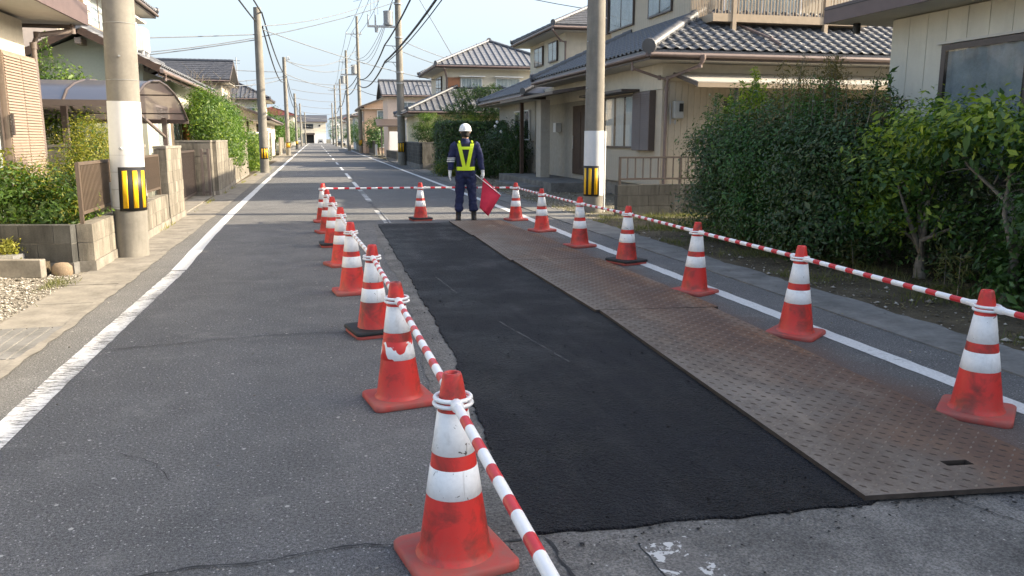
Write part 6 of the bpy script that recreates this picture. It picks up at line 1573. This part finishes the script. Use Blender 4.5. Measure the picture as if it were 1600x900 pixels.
def blob_points(blobs, n, rs, clump=.16, per=26, shell=.62, squash=1):
    """clumpy leaf positions through the shells of ellipsoids: (cx,cy,cz,rx,ry,rz[,weight])"""
    w_ = np.array([(b[6] if len(b) > 6 else b[3]*b[4]+b[4]*b[5]+b[3]*b[5]) for b in blobs]); w_ = w_/w_.sum(); P = []; N = []; CV = []
    for b, f in zip(blobs, w_):
        nc = max(3, int(n*f/per)); d = rs.normal(0, 1, (nc, 3)); d /= np.linalg.norm(d, axis=1)[:, None]
        r = shell + (1.02-shell)*rs.uniform(0, 1, nc)**.6; r *= 1 + .10*np.sin(d[:, 0]*5+b[0]*3) + .08*np.sin(d[:, 2]*7+b[1])
        c = np.array(b[:3]) + d*r[:, None]*np.array(b[3:6])
        ho = np.sin(c[:, 0]*7+c[:, 2]*3)+np.sin(c[:, 1]*6.3+1)+np.sin(c[:, 2]*7.7-c[:, 1]*2) > -1.15
        c, d = c[ho], d[ho]; nc = len(c); cv = rs.uniform(0, 1, nc)
        m_ = rs.poisson(per, nc); k = np.repeat(np.arange(nc), m_); off = rs.normal(0, 1, (len(k), 3)); off[:, 2] *= .75*squash
        off *= clump*rs.uniform(.5, 1.25, nc)[k][:, None]
        P.append(c[k]+off); N.append(d[k]*.7+off/clump*.25+np.array([0, 0, .45])); CV.append(cv[k])
    return np.concatenate(P), np.concatenate(N), np.concatenate(CV)
def limbs(t, base, tips, r0, mat, rs, name='trunk', bend=.15, split=.35):
    """a trunk that forks into limbs reaching the given tips"""
    base = Vector(base); c = sum((Vector(p) for p in tips), Vector())/len(tips); fork = base.lerp(c, split); fork.x += rs.uniform(-.05, .05)
    mb = MB(); mid = base.lerp(fork, .5) + Vector((rs.uniform(-.05, .05), rs.uniform(-.05, .05), 0)); mb.tube([base-Vector((0,0,.05)), base+Vector((0,0,.04)), mid, fork], [r0*1.35, r0*1.05, r0*.9, r0*.75], 8)
    tr = mb.build(name, M[mat], t)
    for p in tips:
        p = Vector(p); a = fork.lerp(p, .35)+Vector((rs.uniform(-1, 1), rs.uniform(-1, 1), rs.uniform(-.3, 1)))*bend; b_ = fork.lerp(p, .72)+Vector((rs.uniform(-1, 1), rs.uniform(-1, 1), rs.uniform(-.3, .6)))*bend*.7
        mb = MB(); mb.tube([fork-Vector((0,0,.02)), a, b_, p], [r0*.55, r0*.38, r0*.22, r0*.07], 6)
        for k in range(3):
            q = a.lerp(p, rs.uniform(.1, .8)); e = q+Vector((rs.uniform(-1, 1), rs.uniform(-1, 1), rs.uniform(-.2, 1)))*bend*2.2; mb.tube([q, q.lerp(e, .5)+Vector((0,0,.02)), e], [r0*.16, r0*.10, r0*.04], 5)
        mb.build('branch', M[mat], t)
    return tr
def shrub(label, name, cat, blobs, n, size, mats, base, r0=.04, seed=1, bark='bark_dark', clump=.16, per=26, group=None, wid=.45, tips=None, shell=.62, squash=1, split=.35, fname='foliage'):
    """mats: [(leaf key, share, fn(P)->mask or None)]"""
    rs = np.random.RandomState(seed); t = thing(name, label, cat, tuple(base), group=group)
    if tips is None: tips = [(b[0]+rs.uniform(-.3, .3)*b[3], b[1]+rs.uniform(-.3, .3)*b[4], b[2]+b[5]*rs.uniform(.0, .5)) for b in blobs[:5]]
    limbs(t, base, tips, r0, bark, rs, split=split)
    P, N, CV = blob_points(blobs, n, rs, clump, per, shell, squash); k = P[:, 2] > base[2]+.03; P, N, CV = P[k], N[k], CV[k]
    left = np.ones(len(P), bool)
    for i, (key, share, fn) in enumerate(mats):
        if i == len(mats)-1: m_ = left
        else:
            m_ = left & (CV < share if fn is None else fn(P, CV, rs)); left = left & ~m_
        if m_.sum(): leaf_mesh(fname, t, P[m_], N[m_], size, key, rs, wid, val=.5*rs.uniform(0, 1, m_.sum())+.5*CV[m_])
    return t
def shoots(t, pts, n, size, key, rs, h=.35, wid=.3, spread=.05):
    """upright sprays of young leaves above a bush"""
    P = []; N = []; mb = MB()
    for x, y, z in pts:
        hh = h*rs.uniform(.6, 1.25); dx, dy = rs.uniform(-.25, .25, 2)*hh; m_ = int(n*hh/h); u = rs.uniform(0, 1, m_)
        P.append(np.stack([x+dx*u+rs.normal(0, spread, m_)*(1-u*.6), y+dy*u+rs.normal(0, spread, m_)*(1-u*.6), z+hh*u], 1)); a = rs.uniform(0, 6.28, m_); N.append(np.stack([np.cos(a), np.sin(a), np.ones(m_)*.8], 1))
        mb.tube([(x, y, z-.1), (x+dx*.5, y+dy*.5, z+hh*.5), (x+dx, y+dy, z+hh)], [.006, .004, .002], 4)
    mb.build('stem', M['bark'], t, kind='stuff')
    P = np.concatenate(P); N = np.concatenate(N); leaf_mesh('shoots', t, P, N, size, key, rs, wid)
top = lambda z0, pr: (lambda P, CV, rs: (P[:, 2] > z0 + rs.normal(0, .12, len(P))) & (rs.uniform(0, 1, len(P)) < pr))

# ---- the dark bushes at the right
rs0 = np.random.RandomState(11)
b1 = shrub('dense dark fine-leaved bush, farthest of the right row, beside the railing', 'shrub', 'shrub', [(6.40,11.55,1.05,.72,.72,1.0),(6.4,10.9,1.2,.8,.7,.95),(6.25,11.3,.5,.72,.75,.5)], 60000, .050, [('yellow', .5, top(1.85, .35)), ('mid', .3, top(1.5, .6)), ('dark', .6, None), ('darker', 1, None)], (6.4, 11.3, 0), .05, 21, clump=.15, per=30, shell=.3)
shoots(b1, [(6.3,10.9,2.0),(6.35,10.95,2.05),(6.3,10.8,2.0),(6.4,11.5,1.85),(6.1,11.0,1.8),(6.2,10.6,1.9),(6.5,11.3,1.95),(6.3,11.7,1.8),(6.1,10.7,1.85)], 150, .06, 'yellow', rs0, .42)
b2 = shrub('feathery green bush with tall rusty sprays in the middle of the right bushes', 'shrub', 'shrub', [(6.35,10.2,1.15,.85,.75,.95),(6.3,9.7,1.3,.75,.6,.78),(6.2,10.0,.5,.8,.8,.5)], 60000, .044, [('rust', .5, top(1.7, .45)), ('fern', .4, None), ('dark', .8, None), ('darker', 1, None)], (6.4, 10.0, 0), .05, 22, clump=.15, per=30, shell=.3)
shoots(b2, [(6.3+rs0.uniform(-.3,.4),9.7+rs0.uniform(-.5,.4),1.95) for _ in range(22)], 200, .036, 'rust', rs0, .50, spread=.10)
b3 = shrub('dark twiggy bush right of the feathery one, before the corner of the near right house', 'shrub', 'shrub', [(6.35,8.9,1.05,.8,.7,.85),(6.45,8.4,1.25,.6,.6,.65),(6.2,8.7,.45,.75,.8,.45)], 52000, .050, [('dark', .55, None), ('darker', 1, None)], (6.4, 8.8, 0), .05, 23, clump=.15, per=26, shell=.3)
shoots(b2, [(6.3+rs0.uniform(-.4,.4),9.3+rs0.uniform(-.6,.6),1.75) for _ in range(14)], 90, .04, 'fern', rs0, .45, spread=.12)
shoots(b1, [(6.3+rs0.uniform(-.5,.3),11.2+rs0.uniform(-.7,.9),1.7+rs0.uniform(-.2,.2)) for _ in range(26)], 60, .05, 'mid', rs0, .4, spread=.08)
shoots(b3, [(6.4+rs0.uniform(-.4,.4),8.5+rs0.uniform(-.6,.7),1.6+rs0.uniform(-.2,.15)) for _ in range(22)], 50, .05, 'rust', rs0, .42, spread=.1)
shoots(b3, [(6.5,8.6,1.75),(6.3,9.0,1.75),(6.6,8.35,1.85)], 90, .07, 'mid', rs0, .38)
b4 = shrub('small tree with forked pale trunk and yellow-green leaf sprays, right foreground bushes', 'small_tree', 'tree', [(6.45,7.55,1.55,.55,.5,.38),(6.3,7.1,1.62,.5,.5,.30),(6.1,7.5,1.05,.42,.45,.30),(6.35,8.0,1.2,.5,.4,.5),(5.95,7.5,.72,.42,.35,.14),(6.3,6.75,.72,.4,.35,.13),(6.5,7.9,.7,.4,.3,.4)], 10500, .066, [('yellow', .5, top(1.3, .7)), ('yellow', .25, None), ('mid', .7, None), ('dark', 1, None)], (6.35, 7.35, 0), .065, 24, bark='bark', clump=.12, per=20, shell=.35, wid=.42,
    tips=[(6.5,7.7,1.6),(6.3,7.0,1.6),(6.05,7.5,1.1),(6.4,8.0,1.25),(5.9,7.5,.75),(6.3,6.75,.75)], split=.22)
b5 = shrub('broad-leaved bush with bare twisted stems at the right edge of the photo', 'small_tree', 'tree', [(6.15,6.15,1.60,.5,.5,.22),(6.3,5.75,1.4,.45,.4,.35),(5.95,6.55,1.5,.4,.3,.25),(6.1,5.5,.8,.4,.35,.4),(6.2,5.7,.35,.45,.5,.3)], 9000, .075, [('yellow', .35, top(1.4, .6)), ('mid', .5, None), ('dark', 1, None)], (6.1, 5.95, 0), .06, 25, bark='bark', clump=.12, per=18, shell=.35, wid=.45,
    tips=[(6.2,6.3,1.65),(6.3,5.7,1.5),(5.95,6.6,1.5),(6.05,5.5,.95),(6.4,6.0,1.3)], split=.3)
b6 = shrub('dark low undergrowth in the gap between the two small trees', 'shrub', 'shrub', [(6.7,7.2,.5,.4,.8,.5),(6.9,8.0,.8,.4,.5,.7),(6.8,6.3,.4,.35,.5,.35),(6.7,6.9,1.0,.3,.5,.4)], 15000, .055, [('dark', .4, None), ('darker', 1, None)], (6.8, 7.2, 0), .03, 26, clump=.13)
for i, (x, y) in enumerate([(6.0, 6.6), (5.85, 5.2), (5.7, 6.1), (6.0, 8.0)]): shoots(b6 if i < 3 else b3, [(x, y, .08)], 70, .09, 'grass', rs0, .35, .14, .08)

# weeds, litter and grass blades
def blades(name, n, area, h, key, seed, sel=None, zf=.01, label='grass'):
    rs = np.random.RandomState(seed); x = rs.uniform(area[0], area[1], n); y = rs.uniform(area[2], area[3], n)
    if sel is not None: k = sel(x, y, rs); x, y = x[k], y[k]
    n = len(x); a = rs.uniform(0, 6.283, n); hh = h*np.exp(rs.normal(0, .45, n)); w_ = .004+.05*hh
    dx, dy = np.cos(a)*w_*.5, np.sin(a)*w_*.5; lx, ly = rs.normal(0, .5, n)*hh, rs.normal(0, .5, n)*hh
    V = np.stack([np.stack([x-dx, y-dy, np.full(n, zf)], 1), np.stack([x+dx, y+dy, np.full(n, zf)], 1), np.stack([x+lx, y+ly, zf+hh], 1)], 1).reshape(-1, 3)
    F = np.arange(n*3).reshape(-1, 3); o = np_mesh(name, V, F, L[key], None, 'stuff', {'rnd': rs.uniform(0, 1, n)}); return tag(o, label, 'grass')
def patchy(cx, cy, sc, thr):
    def f(x, y, rs): return (np.sin(x*sc+cx)+np.sin(y*sc*1.3+cy)+np.sin((x+y)*sc*.7)+rs.normal(0, .5, len(x))) > thr
    return f
blades('grass', 40000, (4.9, 6.3, 2.6, 15), .045, 'grass', 31, patchy(1, 2, 3.1, .3), label='short weeds on the soil strip below the right bushes')
blades('grass', 16000, (5.2, 9.0, 12.6, 14.7), .05, 'grass', 32, patchy(0, 1, 2.0, .1), label='dry grass before the right low block wall')
blades('grass', 7000, (4.95, 7, 15, 30), .05, 'grass', 33, patchy(2, 0, 1.3, .9), label='thin grass in the yard beyond the right pole')
blades('grass', 2600, (-2.80, -2.50, 7.5, 10.2), .04, 'grass', 34, patchy(0, 0, 3.3, .8), label='weeds at the edge of the left gravel')
blades('grass', 2500, (-2.60, -2.50, 10.1, 40), .05, 'olive', 35, patchy(1, 0, 1.7, 1.2), label='weeds at the foot of the left block wall')
def litter(n, area, key, seed, label, size=.03):
    rs = np.random.RandomState(seed); P = np.stack([rs.uniform(area[0], area[1], n), rs.uniform(area[2], area[3], n), np.full(n, .016)], 1); N = np.tile(np.array([[0, 0, 2.0]]), (n, 1))
    o = leaf_mesh('leaf_litter', None, P, N, size, key, rs, .55); tag(o, label, 'leaves')
litter(5000, (5.0, 7.3, 2.6, 14), 'litter', 36, 'fallen leaves on the soil under the right bushes')
litter(140, (3.4, 4.9, 2.6, 14), 'litter', 37, 'a few fallen leaves on the asphalt beside the right kerb', .02)

# ---- left garden
ol = lambda P, CV, rs: (P[:, 2] > 1.0 + rs.normal(0, .15, len(P))) & (rs.uniform(0, 1, len(P)) < .75)
shrub('olive-yellow topped bush behind the slat fence left of the foreground pole', 'shrub', 'shrub', [(-3.25,12.2,.75,.42,.75,.62),(-3.35,11.3,.72,.42,.55,.55),(-3.2,13.0,1.15,.38,.6,.55),(-3.15,12.7,1.35,.36,.55,.42)], 30000, .034, [('olive', .5, ol), ('hedge', .35, None), ('mid', 1, None)], (-3.3, 12.0, 0), .05, 41, clump=.12)
shrub('broad-leaved bright bush at the corner of the garden, over the low wall', 'shrub', 'shrub', [(-3.25,10.75,.68,.42,.38,.26),(-3.7,10.95,.62,.40,.32,.24),(-3.0,10.5,.60,.22,.25,.2),(-3.6,10.9,.95,.28,.3,.22)], 9500, .060, [('olive', .2, None), ('hedge', .6, None), ('mid', 1, None)], (-3.35, 10.8, 0), .04, 42, clump=.10, wid=.38)
shrub('thin leaning sapling with sparse leaves at the garden corner', 'shrub', 'shrub', [(-3.9,11.3,1.15,.18,.2,.30),(-3.65,11.4,1.0,.14,.2,.2)], 700, .05, [('olive', 1, None)], (-3.6, 11.1, 0), .015, 43, clump=.10, tips=[(-4.0,11.3,1.35),(-3.6,11.4,1.2)])
shrub('dry yellow weed growing from the narrow planter against the wall', 'weed', 'plant', [(-3.42,10.02,.28,.13,.10,.10)], 1500, .030, [('olive', 1, None)], (-3.42, 10.02, .1), .012, 44, clump=.05, tips=[(-3.45,10.02,.35),(-3.35,10.0,.33)])
t = bpy.data.objects[-1] if False else None
shrub('tall loose bush with upright shoots in front of the left house gable', 'shrub', 'shrub', [(-6.1,21.35,2.75,.72,.3,.55),(-5.5,21.35,2.5,.5,.28,.45),(-6.7,21.35,2.6,.5,.28,.5),(-6.1,21.4,1.5,.8,.3,1.1)], 16000, .075, [('yellow', .3, None), ('hedge', .8, None), ('mid', 1, None)], (-6.1, 21.35, 0), .06, 45, clump=.15)
rr2 = np.random.RandomState(3); tt_ = [o for o in bpy.data.objects if o.get('label', '').startswith('tall loose bush')][0]
shoots(tt_, [(-6.7,21.3,2.9),(-6.2,21.3,3.15),(-5.9,21.3,3.2),(-5.4,21.3,2.8),(-6.5,21.3,3.0)], 80, .08, 'hedge', rr2, .6)
shrub('dark red-leaved maple in the shade under the carport', 'shrub', 'shrub', [(-5.2,17.4,1.25,.5,.5,.45),(-5.5,17.9,1.0,.5,.4,.5)], 5000, .05, [('rust', .4, None), ('darker', 1, None)], (-5.3, 17.5, 0), .05, 46)
shrub('big clipped bright green hedge tree overhanging the left block wall, front half', 'hedge', 'hedge', [(-3.35,27.0,2.05,.5,1.0,.85),(-3.3,28.6,1.95,.55,1.1,.95),(-3.0,28.2,1.25,.30,1.0,.55)], 36000, .075, [('yellow', .22, None), ('hedge', .7, None), ('mid', 1, None)], (-3.5, 27.3, 0), .07, 47, clump=.17, per=24)
shrub('big clipped green hedge tree overhanging the left block wall, rear half', 'hedge', 'hedge', [(-3.4,31.2,1.95,.6,1.2,.95),(-3.4,33.4,1.8,.6,1.3,.85),(-3.05,31.0,1.0,.3,1.2,.5)], 30000, .085, [('hedge', .6, None), ('mid', 1, None)], (-3.5, 32, 0), .07, 48, clump=.2, per=24)
shrub('bright yellow-green bush directly behind the second left pole', 'shrub', 'shrub', [(-2.9,39.5,.9,.4,1.5,.85),(-2.95,42.5,.5,.35,1.2,.5)], 9000, .09, [('yellow', .5, None), ('hedge', 1, None)], (-2.9, 40, 0), .05, 49, clump=.18)
def bare(label, base, spread, h, seed):
    rs = np.random.RandomState(seed); t = thing('bare_tree', label, 'tree', base); mb = MB(); mb.tube([Vector(base), Vector(base)+Vector((0,0,h*.45))], [.09,.07], 8); mb.build('trunk', M['bark'], t)
    mb = MB()
    for k in range(70):
        a = rs.uniform(0, 6.28); r_ = spread*rs.uniform(.2, 1); p = Vector(base)+Vector((0,0,h*.4)); q = Vector(base)+Vector((math.cos(a)*r_, math.sin(a)*r_, h*rs.uniform(.65, 1))); m2 = p.lerp(q, .5)+Vector((rs.uniform(-.2,.2), rs.uniform(-.2,.2), rs.uniform(-.1,.3)))
        mb.tube([p, m2, q], [.028,.016,.008], 4)
        for j in range(4):
            e = m2.lerp(q, rs.uniform(0, 1)); mb.tube([e, e+Vector((rs.uniform(-.4,.4), rs.uniform(-.4,.4), rs.uniform(.05,.5)))], [.010,.005], 3)
    mb.build('branches', M['bark'], t, kind='stuff')
bare('leafless twiggy tree above the hedge, in front of the slate roof', (-5.0, 36, 0), 1.6, 4.3, 51)
bare('leafless twiggy tree by the tiled roof behind the second left pole', (-4.6, 43, 0), 1.6, 4.2, 52)
# distant left trees
for i, (x, y, h, r_, l_) in enumerate(((-4.9, 84, 4.8, 1.7, 'round green tree behind the third left pole'), (-5.0, 99, 5.0, 2.0, 'second green tree past the third left pole'), (-4.8, 118, 4.8, 1.9, 'green tree beside the fourth left pole'), (-5.2, 140, 4.6, 2.2, 'far green tree before the fifth left pole'), (-5.3, 175, 4.6, 2.2, 'farthest green tree on the left side'))):
    shrub(l_, 'street_tree', 'tree', [(x,y,h*.62,r_,r_*1.2,h*.36),(x+.6,y-1,h*.45,r_*.6,r_*.8,h*.25),(x-.3,y+2,h*.5,r_*.8,r_,h*.3)], 5500, .17, [('hedge', .5, None), ('mid', 1, None)], (x, y, 0), .14, 60+i, bark='bark', clump=.3)

# ---- right side garden beyond the yard
def box_hedge(label, x0, y0, x1, y1, h, n, size, mats, seed):
    rs = np.random.RandomState(seed); t = thing('hedge', label, 'hedge', ((x0+x1)/2, (y0+y1)/2, 0))
    for x in np.arange(x0+.4, x1, .9):
        mb = MB(); mb.tube([(x, (y0+y1)/2, 0), (x+.05, (y0+y1)/2, h*.7)], [.04,.02], 6); mb.build('stem', M['bark_dark'], t)
    f = rs.uniform(0, 1, n); P = np.stack([rs.uniform(x0, x1, n), rs.uniform(y0, y1, n), rs.uniform(.03, h, n)], 1); N = np.tile([[0, 0, .3]], (n, 1)).astype(float)
    a = (x1-x0)*h; b = (y1-y0)*h; c = (x1-x0)*(y1-y0); w_ = np.array([a, b, c]); w_ = np.cumsum(w_/w_.sum())
    dep = np.abs(rs.normal(0, .09, n)); lump = .08*np.sin(P[:, 0]*4)*np.cos(P[:, 2]*5)+.06*np.sin(P[:, 1]*5)
    k = f < w_[0]; P[k, 1] = y0+dep[k]+lump[k]; N[k] += [0, -1, 0]; k = (f >= w_[0]) & (f < w_[1]); P[k, 0] = x0+dep[k]+lump[k]; N[k] += [-1, 0, 0]; k = f >= w_[1]; P[k, 2] = h-dep[k]+lump[k]; N[k] += [0, 0, 1]
    cv = rs.uniform(0, 1, n); s = 0
    for key, share in mats: 
        m_ = (cv >= s) & (cv < share); s = share; leaf_mesh('foliage', t, P[m_], N[m_], size, key, rs, .5)
    mb = MB(); mb.box((x0+.22, y0+.22, .05), (x1-.2, y1-.2, h-.22)); mb.build('inner_twigs', M['bark_dark'], t)
    return t
box_hedge('tall dark clipped hedge behind the guard at the edge of the yard', 5.05, 32.6, 7.6, 36.0, 2.15, 30000, .075, [('dark', .55), ('darker', .9), ('mid', 1)], 71)
shrub('dark loose bush right of the clipped hedge, before the porch', 'shrub', 'shrub', [(6.9,29.8,1.0,.8,.7,.95),(7.1,30.4,1.35,.7,.6,.8),(6.3,30.8,.8,.7,.6,.8)], 16000, .075, [('dark', .5, None), ('darker', 1, None)], (6.9, 30, 0), .06, 72, clump=.18)
shrub('slender dark bush with pale blossoms left of the porch post', 'shrub', 'shrub', [(7.0,28.9,.7,.45,.5,.65),(7.15,28.6,1.3,.35,.35,.7)], 9000, .065, [('mid', .3, None), ('dark', .6, None), ('darker', 1, None)], (7.1, 28.7, 0), .05, 73, clump=.14)
rs9 = np.random.RandomState(9); tb = [o for o in bpy.data.objects if o.get('label', '').startswith('dark loose bush right')][0]
for (x, y, z) in ((6.55, 30.0, 1.95), (6.75, 29.9, 1.75), (7.3, 29.7, 1.55), (6.6, 29.9, 2.1)):
    mb = MB(); mb.lathe((x, y, z), [(.01,-.05),(.05,-.01),(.06,.03),(.03,.07)], 7); mb.build('blossom', M['white_paint'], tb)
def cloud_pine(label, base, pads, seed, key='pine', tips=None, n=1700, size=.085):
    rs = np.random.RandomState(seed); t = thing('cloud_pruned_pine', label, 'tree', base)
    limbs(t, base, [(p[0], p[1], p[2]-.1) for p in pads], .11, 'bark', rs, split=.25, bend=.25)
    for p in pads:
        P, N, CV = blob_points([(p[0], p[1], p[2], p[3], p[3], p[3]*.42)], int(n*p[3]*p[3]*2.2), rs, .13, 24, .5, .6); N += [0, 0, .6]
        leaf_mesh('pad', t, P, N, size, p[4] if len(p) > 4 else key, rs, .32)
    return t
cloud_pine('tall cloud-pruned pine with layered pads rising behind the dark hedge', (7.6, 38.5, 0), [(7.1,38.2,3.55,.95),(6.6,38.3,2.95,.75),(8.2,38.6,3.75,.7),(7.7,38.0,2.75,.9),(6.3,38.0,2.35,.8),(7.0,37.8,2.3,.8,'yellow'),(8.5,38.2,3.0,1.0),(8.6,37.5,2.3,.9),(7.7,37.5,2.1,.6,'yellow')], 81)
cloud_pine('low clipped pine with rounded green pads above the block wall', (5.9, 41.6, 0), [(5.5,41.4,2.55,.55,'hedge'),(5.2,41.6,2.15,.5,'hedge'),(6.1,41.4,2.2,.55,'hedge'),(5.7,41.2,1.75,.75,'mid'),(5.2,41.4,1.65,.5,'mid'),(6.3,41.2,1.7,.6,'hedge'),(5.9,41.0,1.45,.7,'mid')], 82, n=2300)
shrub('small leafy bush on the ground at the end of the clipped hedge', 'shrub', 'shrub', [(5.0,32.3,.25,.5,.3,.3)], 2600, .06, [('olive', .4, None), ('mid', 1, None)], (5.0, 32.3, 0), .02, 83)
shrub('sunlit green shrub inside the porch beyond the brown post', 'shrub', 'shrub', [(7.9,31.5,.9,.5,.4,.7)], 0 or 2500, .07, [('hedge', .6, None), ('mid', 1, None)], (7.4, 28.9, 0), .03, 84)
for i, (x, y, h, r_, l_) in enumerate(((5.9, 80, 3.6, 1.3, 'dark green garden tree at the foot of the crossarm pole'), (5.9, 99, 3.8, 1.5, 'dark garden tree past the two tall right poles'), (6.3, 112, 4.4, 1.8, 'garden tree by the small grey house'), (6.0, 135, 4.0, 1.8, 'far garden tree on the right'), (5.4, 240, 7.6, 2.6, 'tall green tree right of the end house'))):
    shrub(l_, 'garden_tree', 'tree', [(x,y,h*.62,r_,r_*1.2,h*.36),(x-.5,y-1,h*.42,r_*.7,r_*.8,h*.25)], 5000, .16, [('mid', .5, None), ('dark', 1, None)], (x, y, 0), .12, 90+i, bark='bark', clump=.28)
# television aerials
for (x, y, z, l_) in ((-7.6, 88, 8.4, 'television aerial above the dark ribbed hip roof on the left'),):
    t = thing('aerial', l_, 'aerial', (x, y, z-1.2)); mb = MB(); mb.tube([(x, y, z-1.6), (x, y, z+1.2)], [.045,.045], 5); mb.build('mast', M['gear'], t)
    mb = MB()
    for k in range(5): mb.tube([(x-.35, y+.1*k, z+.9-.25*(k%2)), (x+.35, y+.1*k, z+.9-.25*(k%2))], [.02,.02], 4)
    mb.build('elements', M['gear'], t)
